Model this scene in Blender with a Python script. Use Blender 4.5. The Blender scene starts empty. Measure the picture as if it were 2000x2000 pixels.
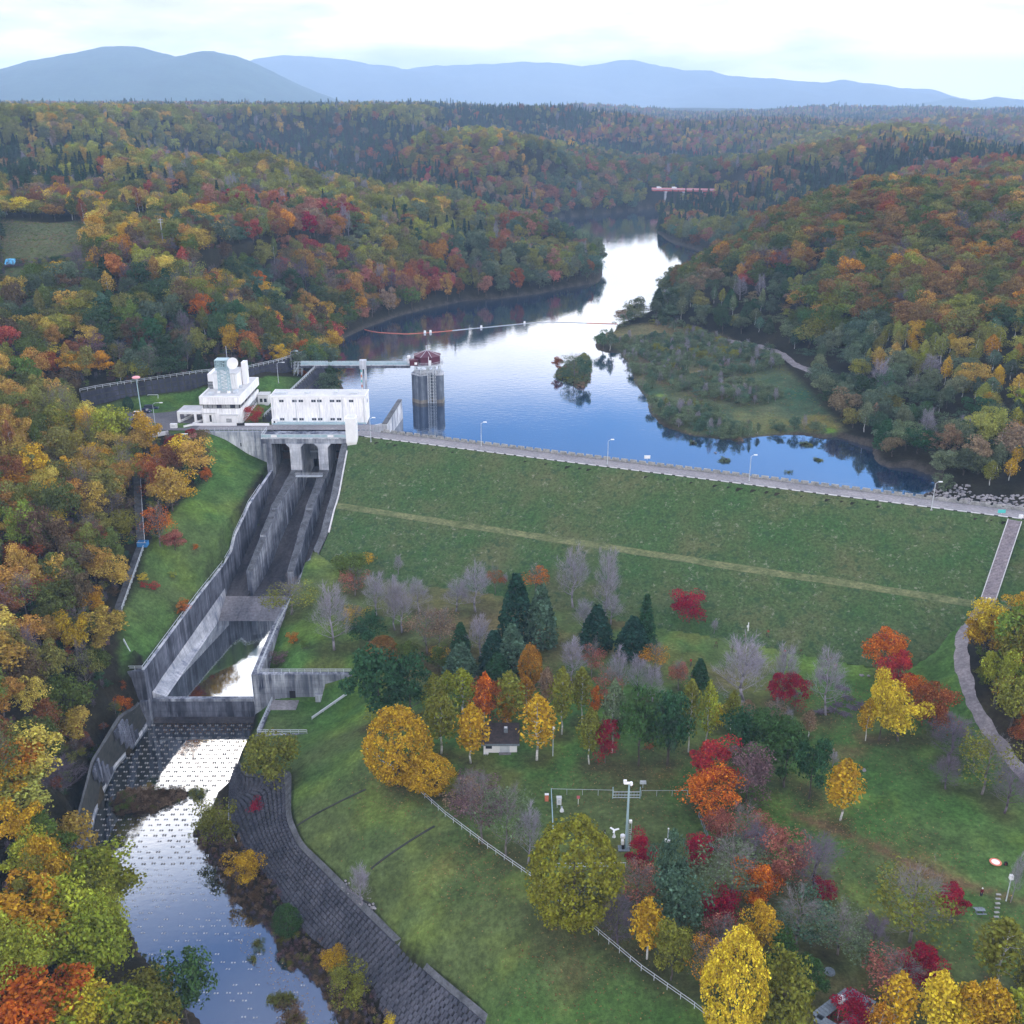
import bpy, bmesh, math, random
import numpy as np
from mathutils import Vector, Matrix
random.seed(7); rng = np.random.default_rng(7)
R = math.radians
scene = bpy.context.scene
col = scene.collection

# ------------------------------------------------------------------ camera
CZ, F = 100.0, 2000.0                      # camera height above the dam crest (z = 0), focal length in photo pixels
PITCH = math.atan(795 / 2000)
cd = bpy.data.cameras.new('camera'); cam = bpy.data.objects.new('camera', cd); col.objects.link(cam)
cam.location = (0, 0, CZ); cam.rotation_euler = (math.pi / 2 - PITCH, 0, 0)
cd.sensor_width = 36; cd.lens = 36; cd.clip_start = 1; cd.clip_end = 60000
scene.camera = cam

# ------------------------------------------------------------------ light, sky, exposure
scene.view_settings.view_transform = 'Standard'; scene.view_settings.look = 'None'
scene.view_settings.gamma = 1; scene.view_settings.exposure = 1.0
scene.cycles.use_denoising = True; HAZE_D = .00013
scene.cycles.max_bounces = 5; scene.cycles.diffuse_bounces = 2; scene.cycles.glossy_bounces = 3
scene.cycles.transmission_bounces = 3; scene.cycles.volume_bounces = 2; scene.cycles.transparent_max_bounces = 6
SUN_EL, SUN_AZ = R(12), R(55)              # behind the cloud, ahead of the camera and slightly right
wd = bpy.data.worlds.new('World'); scene.world = wd; wd.use_nodes = True
nt = wd.node_tree; nt.nodes.clear()
def N(t, typ, **kw):
    n = t.nodes.new(typ)
    for k, v in kw.items():
        if k.startswith('i_'):
            n.inputs[k[2:]].default_value = v
        else: setattr(n, k, v)
    return n
def ramp(t, fac, stops, interp='LINEAR'):
    n = t.nodes.new('ShaderNodeValToRGB'); cr = n.color_ramp; cr.interpolation = interp
    while len(cr.elements) < len(stops): cr.elements.new(0.5)
    for e, (p, c) in zip(cr.elements, stops):
        e.position = p; e.color = (c, c, c, 1) if isinstance(c, (int, float)) else (*c, 1)
    t.links.new(fac, n.inputs[0]); return n.outputs[0]
def mathn(t, op, a, b=0.0, c=None, clamp=False):
    n = t.nodes.new('ShaderNodeMath'); n.operation = op; n.use_clamp = clamp
    for i, v in enumerate((a, b) if c is None else (a, b, c)):
        if isinstance(v, (int, float)): n.inputs[i].default_value = v
        else: t.links.new(v, n.inputs[i])
    return n.outputs[0]
def mix(t, f, a, b, mode='MIX'):
    n = t.nodes.new('ShaderNodeMix'); n.data_type = 'RGBA'; n.blend_type = mode
    for s, v in ((n.inputs[0], f), (n.inputs[6], a), (n.inputs[7], b)):
        if isinstance(v, (int, float)): s.default_value = v
        elif isinstance(v, tuple): s.default_value = (*v, 1) if len(v) == 3 else v
        else: t.links.new(v, s)
    return n.outputs[2]
sky = N(nt, 'ShaderNodeTexSky', sky_type='NISHITA', sun_disc=False, sun_elevation=SUN_EL, sun_rotation=SUN_AZ)
tc = N(nt, 'ShaderNodeTexCoord'); sep = N(nt, 'ShaderNodeSeparateXYZ'); nt.links.new(tc.outputs['Generated'], sep.inputs[0])
el = mathn(nt, 'MULTIPLY', mathn(nt, 'ARCSINE', sep.outputs['Z']), 57.2958)     # elevation in degrees
mp = N(nt, 'ShaderNodeMapping'); mp.inputs['Scale'].default_value = (1.6, 1.6, 7.0); nt.links.new(tc.outputs['Generated'], mp.inputs[0])
n1 = N(nt, 'ShaderNodeTexNoise', i_Scale=2.2, i_Detail=7.0, i_Roughness=0.55); nt.links.new(mp.outputs[0], n1.inputs[0])
n2 = N(nt, 'ShaderNodeTexNoise', i_Scale=1.1, i_Detail=3.0); nt.links.new(mp.outputs[0], n2.inputs[0])
elw = mathn(nt, 'ADD', el, mathn(nt, 'MULTIPLY', mathn(nt, 'SUBTRACT', n1.outputs[0], 0.5), 4.5))
# cloud banks: a low bright deck, a clear blue band, a second deck, thin blue overhead
bank = ramp(nt, mathn(nt, 'DIVIDE', elw, 90.0), [(0.0, 1.0), (0.135, 1.0), (0.18, 0.05), (0.23, 0.07), (0.275, 1.0), (0.385, 0.95), (0.415, 0.55), (0.445, 0.16), (0.475, 0.03), (0.75, 0.15), (1.0, 0.35)])
lum = ramp(nt, n1.outputs[0], [(0.36, (5.6, 5.6, 6.0)), (0.47, (8.4, 8.0, 7.9)), (0.58, (13.4, 12.0, 10.8))])
cld = mix(nt, bank, sky.outputs[0], lum)
bg = N(nt, 'ShaderNodeBackground', i_Strength=0.1); nt.links.new(cld, bg.inputs[0])
# sky colour a little deeper blue where it is clear
skyt = mix(nt, 1.0, sky.outputs[0], (0.20, 0.74, 1.62), 'MULTIPLY')
hi = ramp(nt, mathn(nt, 'DIVIDE', el, 90.0), [(.0, 1.25), (.03, 1.12), (.05, .95), (.085, 1.6), (.20, 1.5), (.28, 2.4), (1.0, 2.2)])
lum = mix(nt, 1.0, lum, hi, 'MULTIPLY')
cld = mix(nt, bank, skyt, lum); nt.links.new(cld, bg.inputs[0])
wo = N(nt, 'ShaderNodeOutputWorld'); nt.links.new(bg.outputs[0], wo.inputs[0])
sl = bpy.data.lights.new('sun', 'SUN'); sl.energy = 0.7; sl.angle = R(40); sl.color = (1.0, 0.93, 0.84)
so = bpy.data.objects.new('sun', sl); col.objects.link(so)
sd = Vector((math.sin(SUN_AZ) * math.cos(SUN_EL), math.cos(SUN_AZ) * math.cos(SUN_EL), math.sin(SUN_EL)))
so.rotation_euler = sd.to_track_quat('Z', 'Y').to_euler()

# ------------------------------------------------------------------ helpers
SP, CP = math.sin(PITCH), math.cos(PITCH)
K = 2000 / 1932
def ray(px, py):
    v = 1000 - py * K
    return (px * K - 1000, F * CP + v * SP, -F * SP + v * CP)
def at(px, py, z):
    a, f, u = ray(px, py); t = (z - CZ) / u
    return (a * t, f * t, z)
def atY(px, py, Y, drop=0):
    a, f, u = ray(px, py); t = Y / f
    return (a * t, Y, CZ + u * t - drop)
def a2(px, py, z): return at(px / K, py / K, z)

def tag(o, label=None, cat=None, group=None, kind=None):
    if label: o['label'] = label
    if cat: o['category'] = cat
    if group: o['group'] = group
    if kind: o['kind'] = kind
    return o
def thing(name, label, cat, loc=(0, 0, 0), rz=0, group=None):
    o = bpy.data.objects.new(name, None); col.objects.link(o)
    o.location = loc; o.rotation_euler = (0, 0, rz); o.empty_display_size = .5
    return tag(o, label, cat, group)
class MB:
    def __init__(s): s.v = []; s.f = []
    def quad(s, *p):
        n = len(s.v); s.v += [tuple(q) for q in p]; s.f.append(tuple(range(n, n + len(p)))); return s
    def hull8(s, lo, hi):                       # two rings of equal length, bottom and top
        n = len(s.v); k = len(lo); s.v += [tuple(q) for q in lo] + [tuple(q) for q in hi]
        s.f.append(tuple(range(n + k - 1, n - 1, -1))); s.f.append(tuple(range(n + k, n + 2 * k)))
        for i in range(k):
            j = (i + 1) % k; s.f.append((n + i, n + j, n + k + j, n + k + i))
        return s
    def box(s, x0, x1, y0, y1, z0, z1, tx=0, ty=0):
        return s.hull8([(x0, y0, z0), (x1, y0, z0), (x1, y1, z0), (x0, y1, z0)],
                       [(x0 + tx, y0 + ty, z1), (x1 - tx, y0 + ty, z1), (x1 - tx, y1 - ty, z1), (x0 + tx, y1 - ty, z1)])
    def beam(s, a, b, w, h=None, up=(0, 0, 1)):
        a = Vector(a); b = Vector(b); d = (b - a)
        if d.length < 1e-6: return s
        d.normalize(); u = Vector(up)
        if abs(d.dot(u)) > .98: u = Vector((1, 0, 0))
        r = d.cross(u).normalized() * (w / 2); q = r.cross(d).normalized() * ((h or w) / 2)
        lo = [a - r - q, a + r - q, a + r + q, a - r + q]; hi = [p + (b - a) for p in lo]
        return s.hull8(lo, hi)
    def tube(s, a, b, r0, r1=None, n=6):
        a = Vector(a); b = Vector(b); d = (b - a)
        if d.length < 1e-6: return s
        d.normalize(); u = Vector((0, 0, 1)) if abs(d.z) < .95 else Vector((1, 0, 0))
        r = d.cross(u).normalized(); q = d.cross(r)
        r1 = r0 if r1 is None else r1
        c = [(math.cos(2 * math.pi * i / n), math.sin(2 * math.pi * i / n)) for i in range(n)]
        return s.hull8([a + (r * x + q * y) * r0 for x, y in c], [b + (r * x + q * y) * r1 for x, y in c])
    def lathe(s, c, prof, n=12):
        k0 = len(s.v); c = Vector(c)
        for r, z in prof:
            for i in range(n):
                a = 2 * math.pi * i / n; s.v.append((c.x + r * math.cos(a), c.y + r * math.sin(a), c.z + z))
        for j in range(len(prof) - 1):
            for i in range(n):
                i2 = (i + 1) % n
                s.f.append((k0 + j * n + i, k0 + j * n + i2, k0 + (j + 1) * n + i2, k0 + (j + 1) * n + i))
        s.f.append(tuple(range(k0 + n - 1, k0 - 1, -1))); m = k0 + (len(prof) - 1) * n; s.f.append(tuple(range(m, m + n)))
        return s
    def grid(s, P):                              # P: rows of points
        n = len(s.v); r = len(P); c = len(P[0])
        for row in P: s.v += [tuple(q) for q in row]
        for i in range(r - 1):
            for j in range(c - 1):
                s.f.append((n + i * c + j, n + i * c + j + 1, n + (i + 1) * c + j + 1, n + (i + 1) * c + j))
        return s
    def mesh(s, name, m, smooth=False):
        me = bpy.data.meshes.new(name); me.from_pydata(s.v, [], s.f); me.validate()
        if m: me.materials.append(m)
        bm = bmesh.new(); bm.from_mesh(me); bmesh.ops.recalc_face_normals(bm, faces=bm.faces); bm.to_mesh(me); bm.free()
        if smooth: me.polygons.foreach_set('use_smooth', [True] * len(me.polygons))
        return me
    def build(s, name, m, parent=None, smooth=False, loc=None):
        return link(name, s.mesh(name, m, smooth), parent, loc)
def link(name, me, parent=None, loc=None, rz=0, sc=None):
    o = bpy.data.objects.new(name, me); col.objects.link(o)
    if loc is not None: o.location = loc
    if rz: o.rotation_euler = (0, 0, rz)
    if sc is not None: o.scale = sc
    if parent is not None: o.parent = parent
    return o
def copy_tree(o, parent=None):
    c = o.copy(); col.objects.link(c); c.parent = parent
    for ch in list(o.children): copy_tree(ch, c)
    return c

# ------------------------------------------------------------------ materials
def newmat(name, rough=.9, spec=.2):
    m = bpy.data.materials.new(name); m.use_nodes = True; t = m.node_tree
    b = t.nodes['Principled BSDF']; b.inputs['Roughness'].default_value = rough
    b.inputs['Specular IOR Level'].default_value = spec
    return m, t, b
def pos(t): return N(t, 'ShaderNodeNewGeometry').outputs['Position']
def noise(t, vec, scale, detail=4, rough=.6, sv=None):
    if sv is not None:
        m = N(t, 'ShaderNodeMapping'); m.inputs['Scale'].default_value = sv; t.links.new(vec, m.inputs[0]); vec = m.outputs[0]
    n = N(t, 'ShaderNodeTexNoise', i_Scale=scale, i_Detail=detail, i_Roughness=rough); t.links.new(vec, n.inputs[0]); return n.outputs[0]
def bump(t, b, h, dist=.05, strength=.6):
    n = N(t, 'ShaderNodeBump', i_Distance=dist, i_Strength=strength); t.links.new(h, n.inputs['Height']); t.links.new(n.outputs[0], b.inputs['Normal'])
def mottled(name, c0, c1, scale=.6, sv=None, rough=.9, spec=.2, bd=0.0, fine=None, metallic=0, fk=(.62, 1.3)):
    m, t, b = newmat(name, rough, spec); p = pos(t)
    n = noise(t, p, scale, 5, .65, sv); c = ramp(t, n, [(.3, c0), (.7, c1)])
    if fine:
        f = noise(t, p, fine, 3, .7); c = mix(t, 1.0, c, ramp(t, f, [(.25, fk[0]), (.75, fk[1])]), 'MULTIPLY')
    t.links.new(c, b.inputs['Base Color'])
    if bd: bump(t, b, noise(t, p, fine or 3, 4), bd)
    b.inputs['Metallic'].default_value = metallic
    return m
def stained(name, base, dark, vs=.55, amount=(.42, .62), topdark=None):
    """concrete with vertical rain streaks and pour joints"""
    m, t, b = newmat(name, .92, .15); p = pos(t)
    s1 = noise(t, p, 1.0, 5, .7, (vs, vs, .035)); s2 = noise(t, p, .18, 4, .6)
    gt4 = noise(t, p, .11, 3, .6); c = mix(t, mathn(t, 'MULTIPLY', ramp(t, s1, [(amount[0], 1), (amount[1], 0)]), ramp(t, gt4, [(.32, .35), (.6, 1)])), base, dark)
    c = mix(t, ramp(t, s2, [(.4, .55), (.62, 0)]), c, dark)
    s3 = noise(t, p, 2.6, 4, .7, (1, 1, .1)); c = mix(t, 1.0, c, ramp(t, s3, [(.3, .75), (.7, 1.18)]), 'MULTIPLY')
    sp = N(t, 'ShaderNodeSeparateXYZ'); t.links.new(p, sp.inputs[0])
    z = mathn(t, 'FRACT', mathn(t, 'DIVIDE', sp.outputs[2], 1.8)); j = mathn(t, 'LESS_THAN', z, .05)
    c = mix(t, mathn(t, 'MULTIPLY', j, .35), c, dark)
    t.links.new(c, b.inputs['Base Color']); bump(t, b, s1, .03)
    return m
M = {}
M['conc'] = stained('weathered_concrete', (.50, .54, .60), (.035, .045, .08))
M['conc_tower'] = stained('tower_concrete', (.21, .25, .30), (.06, .075, .11))
M['conc_light'] = stained('pale_concrete', (.66, .69, .73), (.14, .17, .24), .4, (.38, .5))
M['conc_dark'] = stained('dark_stained_concrete', (.20, .22, .28), (.025, .03, .045), .6, (.44, .60))
M['conc_top'] = mottled('mossy_concrete_top', (.05, .055, .06), (.16, .17, .19), .5, fine=2.5, bd=.04)
M['floor_conc'] = mottled('chute_floor_concrete', (.018, .02, .03), (.12, .115, .125), .16, (1, .3, 1), fine=1.2, bd=.03)
M['apron'] = mottled('apron_concrete', (.13, .13, .15), (.30, .29, .30), .15, (1, .3, 1), fine=1.4, bd=.03)
M['white'] = mottled('white_paint', (.74, .76, .78), (.86, .87, .88), .15, fine=.9, rough=.6, fk=(.95, 1.03))
M['white_wall'] = stained('rain_streaked_white_wall', (.88, .89, .90), (.76, .78, .80), .5, (.36, .48))
M['white_roof'] = mottled('pale_roof_membrane', (.50, .52, .53), (.66, .67, .67), .25, fine=1.1, fk=(.85, 1.08))
M['glass'] = mottled('window_glass', (.02, .025, .04), (.05, .06, .09), .8, rough=.12, spec=.6)
M['curtain'] = mottled('curtained_glass', (.16, .18, .20), (.42, .44, .45), .9, rough=.2, spec=.5)
M['dark'] = mottled('dark_opening', (.012, .012, .016), (.03, .028, .03), .4)
M['brown_gate'] = mottled('rusty_steel_gate', (.05, .035, .03), (.11, .06, .045), .3, (1, 1, .3), fine=2)
M['steel'] = mottled('pale_galvanised_steel', (.40, .45, .50), (.58, .63, .68), .7, rough=.5, spec=.5)
M['teal_steel'] = mottled('blue_green_painted_steel', (.28, .42, .48), (.42, .56, .60), .5, rough=.5)
M['blue_steel'] = mottled('blue_painted_steel', (.03, .16, .42), (.05, .25, .55), .8, rough=.5)
M['asphalt'] = mottled('asphalt', (.10, .10, .115), (.17, .17, .185), .12, fine=1.5, bd=.01)
M['crest_road'] = mottled('crest_road_asphalt', (.20, .20, .215), (.30, .29, .30), .12, fine=1.2)
M['kerb'] = mottled('white_kerb_concrete', (.45, .46, .47), (.68, .68, .68), .7)
M['parapet'] = mottled('mossy_parapet_concrete', (.16, .17, .17), (.38, .38, .37), .8, fine=2.5, bd=.03)
M['maroon'] = mottled('maroon_roof_metal', (.075, .016, .035), (.11, .026, .05), .5, rough=.5)
M['red_paint'] = mottled('faded_red_girder_paint', (.42, .09, .10), (.55, .16, .17), .3, rough=.6)
M['red_paving'] = mottled('red_paving', (.30, .08, .08), (.42, .14, .13), .6, fine=2)
M['brown_roof'] = mottled('dark_shingle_roof', (.03, .028, .028), (.08, .06, .055), .7, fine=2.5)
M['block'] = mottled('revetment_block_concrete', (.035, .04, .055), (.10, .105, .13), .3, fine=1.8, bd=.04)
M['joint'] = mottled('mossy_joint_soil', (.025, .03, .03), (.06, .06, .055), .8)
M['stone'] = mottled('wet_river_block', (.12, .12, .12), (.42, .41, .40), .9, fine=3)
M['rock'] = mottled('broken_rock', (.17, .17, .19), (.42, .40, .40), .45, fine=1.5, bd=.1)
M['gravel_path'] = mottled('gravel_path', (.15, .14, .155), (.29, .27, .28), .45, fine=1.6, bd=.03)
M['tread'] = mottled('timber_step', (.20, .18, .20), (.36, .32, .34), .9, fine=2)
M['paintdark'] = mottled('navy_car_paint', (.012, .02, .07), (.02, .03, .10), .5, rough=.3, spec=.6)
M['rubber'] = mottled('rubber', (.01, .01, .012), (.02, .02, .02), 3)
M['orange_paint'] = mottled('orange_plastic', (.60, .16, .10), (.72, .24, .14), .8, rough=.5)
M['pink'] = mottled('pink_lamp_cover', (.70, .30, .34), (.80, .42, .45), .8, rough=.5)
M['green_sign'] = mottled('turquoise_sign_board', (.08, .50, .48), (.10, .55, .52), 2, rough=.5)
M['tarp'] = mottled('light_blue_tarpaulin', (.10, .45, .75), (.14, .55, .85), .8, rough=.5)
M['slate'] = mottled('weathered_board_roof', (.13, .17, .20), (.24, .28, .31), .8, fine=3)
M['wood'] = mottled('dark_timber', (.03, .025, .03), (.08, .06, .06), 1.2)
M['skin'] = mottled('skin', (.45, .28, .2), (.5, .32, .24), 3)
M['maroon_cloth'] = mottled('dark_red_jacket', (.10, .01, .02), (.16, .02, .03), 4)
M['navy_cloth'] = mottled('navy_trousers', (.015, .02, .05), (.03, .035, .07), 4)
M['black_hair'] = mottled('black_hair', (.01, .01, .01), (.02, .02, .02), 4)

M['stone_glint'] = mottled('ripple_glint_block', (.35, .37, .40), (.60, .62, .64), .9)  # pale colour paints in the bright ripples over the submerged blocks
def water_mat(name, deep, r0=.10, wave=.02, wscale=.35):
    m = bpy.data.materials.new(name); m.use_nodes = True; t = m.node_tree; t.nodes.clear()
    d = N(t, 'ShaderNodeBsdfDiffuse'); d.inputs[0].default_value = (*deep, 1)
    g = N(t, 'ShaderNodeBsdfGlossy', i_Roughness=.035); g.inputs[0].default_value = (.93, .97, 1, 1)
    lw = N(t, 'ShaderNodeLayerWeight', i_Blend=.5)
    f = mathn(t, 'ADD', mathn(t, 'MULTIPLY', mathn(t, 'POWER', lw.outputs['Facing'], 3.0), 1.0), r0, clamp=True)
    p = pos(t); w = noise(t, p, wscale, 3, .6, (1, 1.6, 1)); w2 = noise(t, p, wscale * .12, 2, .5)
    bn = N(t, 'ShaderNodeBump', i_Distance=wave, i_Strength=1.0); t.links.new(mathn(t, 'MULTIPLY', w, w2), bn.inputs['Height'])
    t.links.new(bn.outputs[0], g.inputs['Normal'])
    x = N(t, 'ShaderNodeMixShader'); t.links.new(f, x.inputs[0]); t.links.new(d.outputs[0], x.inputs[1]); t.links.new(g.outputs[0], x.inputs[2])
    o = N(t, 'ShaderNodeOutputMaterial'); t.links.new(x.outputs[0], o.inputs[0]); return m
M['lake'] = water_mat('lake_water', (.006, .024, .065), .10, .05, .35)
M['pool'] = water_mat('pool_water', (.010, .016, .02), .36, .012, .6)
# ------------------------------------------------------------------ the lie of the land
WL, PL, BL = -8.0, -42.0, -36.3                    # reservoir, river pool and stilling basin levels
E0 = np.array((-48.8, 317.7)); AX = np.array((.9305, -.3664)); NX = np.array((-.3664, -.9305))
def damsd(x, y): dx = x - E0[0]; dy = y - E0[1]; return dx * AX[0] + dy * AX[1], dx * NX[0] + dy * NX[1]
def damxy(s, d, z=0): return (E0[0] + AX[0] * s + NX[0] * d, E0[1] + AX[1] * s + NX[1] * d, z)
PROF = [(-60, -24), (-7.2, -.25), (-6.8, 0), (0, 0), (.6, -.1), (25.4, -13), (29, -13.5), (46.5, -21.6), (54, -25)]
def damz(d): return np.interp(d, [a for a, b in PROF], [b for a, b in PROF])

cp = []
def c(px, py, z): cp.append(at(px, py, z))
def w(x, y, z): cp.append((x, y, z))
def far(px, py, Y, drop=12): cp.append(atY(px, py, Y, drop))
# park and its lower slopes
for a in [(800,1085,-21.6),(1240,1160,-21.7),(1640,1225,-21.7),(1100,1130,-21.7),(700,1120,-22.6),(600,1150,-24),(560,1240,-26.2),(660,1262,-26.6),
          (800,1200,-22.3),(1000,1300,-22.6),(1300,1300,-22.2),(1500,1300,-22),(1600,1400,-22.3),(1700,1500,-22),(1250,1450,-22.8),(950,1430,-23),
          (800,1350,-23),(720,1400,-23.2),(765,1472,-23.2),(840,1540,-23.2),(1000,1655,-23.3),(1110,1745,-23.4),(1310,1900,-23.5),(1500,1750,-23.3),
          (1500,1600,-23),(1700,1700,-22.6),(1900,1650,-22.3),(1900,1800,-22.8),(1700,1900,-23.3),(1500,1930,-23.5),(1850,1550,-21.6),(1800,1450,-21.8),
          (1690,1330,-21.9),(1250,1620,-23),(1100,1600,-23.1)]: c(*a)
# grass bank from the park down to the revetment, revetment, water's edge
for a in [(690,1340,-29),(600,1330,-33),(510,1345,-34.2),(560,1380,-34.2),(500,1380,-34.2)]: c(*a)
REVT = [(540,1462),(542,1548),(564,1598),(596,1629),(659,1693),(726,1759),(816,1845),(906,1921),(960,1975)]
REVB = [(437,1478),(434,1548),(461,1598),(501,1647),(537,1705),(582,1764),(628,1796),(677,1845),(735,1926),(780,1990)]
w(-58.8,198,-36); w(-59.6,205,-37.5); w(-61,211,-39.5); w(-40,205,-32.5); w(-42,217,-27)
REVT = [(450,1442)] + [(462,1470)] + REVT
for q in REVT[2:]: c(*q, -33)
for q in REVB: c(*q, -40.2)
for q in [(357,1571),(389,1615),(434,1696),(488,1732),(520,1764),(524,1805),(583,1840),(614,1876),(632,1917),(660,1975)]: c(*q, -42.0)
for q in [(640,1560),(700,1650),(800,1770),(950,1900)]: c(*q, -29)
# beyond the bottom edge of the picture
w(-12, 85, -42.4); w(10, 60, -42); w(-35, 90, -42.6); w(25, 80, -33); w(50, 80, -24); w(90, 85, -23); w(40, 50, -32); w(100, 40, -24); w(0, 30, -43)
w(-60, 80, -42.3); w(-90, 80, -30); w(-120, 90, -22); w(-60, 20, -40)
# left bank
LBW = [(276,1367),(248,1407),(216,1443),(192,1491),(176,1535),(167,1579),(166,1627),(200,1700),(240,1750),(262,1800),(318,1874),(386,1932),(440,1990)]
for q in LBW: c(*q, -42)
LBT = [(256,1339),(228,1355),(176,1439),(155,1519),(144,1559),(130,1640)]
for q in LBT: c(*q, -33.5)
for a in [(160,1720,-34),(180,1800,-34),(230,1900,-35),(120,1500,-29),(100,1600,-29),(80,1750,-29),(100,1900,-30),(0,1900,-24),(0,1700,-22),(0,1500,-19),
          (100,1400,-24),(200,1310,-29),(240,1275,-28),(0,1300,-14),(120,1250,-19),(0,1150,-9),(120,1100,-12),(0,1000,-3),(130,960,-5),(0,870,2),(100,880,0),
          (222,1155,-18),(270,1030,-12),(258,885,-4),(250,1240,-25.5),(262,1262,-27),(300,1180,-24),(350,1100,-22),(400,1040,-17.5),(440,985,-13.4),
          (480,930,-11.5),(330,1000,-11),(400,930,-8.5),(350,900,-4.5),(440,880,-6.5)]: c(*a)
w(-101, 325, -.4); w(-95, 324, -3); w(-88, 324, -8); w(-81, 324, -11.5); w(-104, 318, -1)
for q in [(-158,280,8),(-200,260,15),(-240,200,6),(-160,180,-14),(-200,120,-14),(-175,325,13),(-220,330,24),(-190,300,17),(-150,305,3),(-140,250,-2)]: w(*q)
# parking terrace
for q in [(-110,328,0),(-125,330,0),(-105,345,0),(-105,360,0),(-115,362,0),(-138,346,0),(-130,335,0),(-95,365,.4),(-90,345,0),(-140,330,0),(-120,318,-1),(-84,345,.6),(-82,365,2),(-78,392,5),(-88,385,4),(-84,400,6),(-150,340,0)]: w(*q)
# the wooded bluff behind the terrace
RW = [(-149,343.5),(-145,347),(-139,352),(-114,369),(-100,374),(-90,388),(-83,404)]      # line of the retaining wall behind the car park
for x, y in RW[:5]: w(x - 3, y + 4, 8.2)
for q in [(-110,400,18),(-160,400,22),(-210,400,26),(-85,425,14),(-260,420,34),(-130,440,31),(-180,450,37),(-230,470,40),(-90,455,20),(-120,480,36),(-270,480,42),(-200,520,42),(-300,560,44),(-150,540,39),(-220,600,43),(-320,700,46),(-72,430,2),(-68,462,6)]: w(*q)
# wooded peninsula between the main lake and the far arm
for q in [(-100,540,26),(-60,560,16),(-30,640,14),(-90,620,26),(-10,700,17),(-50,720,22),(20,730,12),(50,745,5),(-120,700,33),(-60,800,22),(-180,800,40),(-10,800,12),(-100,900,36),(-60,960,33),(-150,1050,42)]: w(*q)
for a in [(650,365,850),(750,400,770),(850,440,720),(960,462,715),(1050,480,725)]: far(*a, 13)
# left plateau and horizon ridge
for a in [(0,330,760),(200,300,880),(400,320,820),(560,330,900),(700,300,1050),(800,270,1300),(860,300,1150),(600,240,1450),(300,250,1200),(0,240,1300),
          (420,205,1750),(0,180,1950),(200,182,2050),(330,178,2100),(500,178,2000),(560,190,1900),(640,200,2100),(720,205,2300),(800,220,2500),(-300,180,2000),(-600,170,2200),(-200,300,1000)]: far(*a)
for a in [(1000,290,1160),(940,300,1120),(900,235,1800),(1000,228,2600),(1100,255,1750),(1060,330,1110),(1150,355,1200),(1190,300,1500),(1250,290,1650),(1350,270,1900),(1400,255,2200),(1300,228,3000),(1500,232,2800)]: far(*a)
# right: promontory, oak hill, plateau
for a in [(1290,415,985),(1350,395,1010),(1400,370,1040),(1450,330,1090),(1500,295,1150),(1420,320,1250),(1560,280,1250),(1650,262,1400),(1760,258,1500),(1932,262,1450),(1932,240,2300),(1700,240,2300),(2200,240,2300),(2500,250,1600),(1480,260,1800)]: far(*a)
for a in [(1400,455,560),(1455,430,575),(1540,385,610),(1620,360,640),(1700,345,660),(1800,335,680),(1932,330,700),(2150,330,720),(2400,400,600)]: far(*a)
for q in [(160,640,26),(200,760,20),(260,860,30),(180,860,6),(330,800,42),(420,900,44),(600,1000,46)]: w(*q)
for a in [(1600,520,480),(1800,500,480),(1932,600,385),(1700,620,405),(1932,750,325),(1500,560,475),(2150,650,340)]: far(*a, 11)
for q in [(165,520,20),(215,560,36),(270,560,44)]: w(*q)
TRK = [(1316,630),(1345,638),(1400,647),(1450,660),(1500,690),(1545,712),(1575,728)]
for q in TRK: c(*q, -5.2)
for a in [(1360,760,-7),(1300,700,-6.8),(1450,740,-6.6),(1420,800,-7.2),(1250,700,-7.5),(1300,790,-7.4),(1180,640,-7.4),(1250,625,-6.5),(1500,790,-7.3),(1380,690,-6.3),(1600,790,-5.5),(1700,800,-3.5),(1800,860,-4),(1932,850,0)]: c(*a)
# right abutment and path
PATH = [(1863,1138,-13.3),(1840,1160,-13.9),(1818,1190,-14.8),(1812,1225,-15.6),(1816,1270,-16.4),(1832,1320,-17.2),(1860,1370,-18),(1900,1420,-18.8),(1940,1470,-19.6),(2000,1540,-20.5)]
for q in PATH: c(*q)
for a in [(1760,1280,-20.5),(1740,1230,-20.6),(1800,1380,-20.8),(1870,1470,-21.2)]: c(*a)
w(150,215,-5); w(138,222,-8); w(150,240,0.2); w(190,228,1.2); w(240,215,3); w(130,205,-7); w(125,180,-12); w(150,180,-6); w(130,150,-15); w(170,150,-8); w(115,130,-20); w(220,120,-4); w(220,180,4); w(150,262,-3.5); w(200,262,1); w(260,260,10); w(185,300,3); w(300,350,30)
# distant ground
w(-3500,2600,110); w(-3500,6000,80); w(0,6500,72); w(3500,6000,72); w(3500,2600,70); w(0,4200,66); w(-1800,3500,95); w(1600,4000,62); w(-3000,900,60); w(3000,900,60); w(900,600,55); w(-900,500,60); w(-600,300,30); w(600,300,35); w(-500,100,-5); w(500,80,5); w(0,-100,-30); w(-400,-100,-20); w(400,-100,-15)

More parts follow.
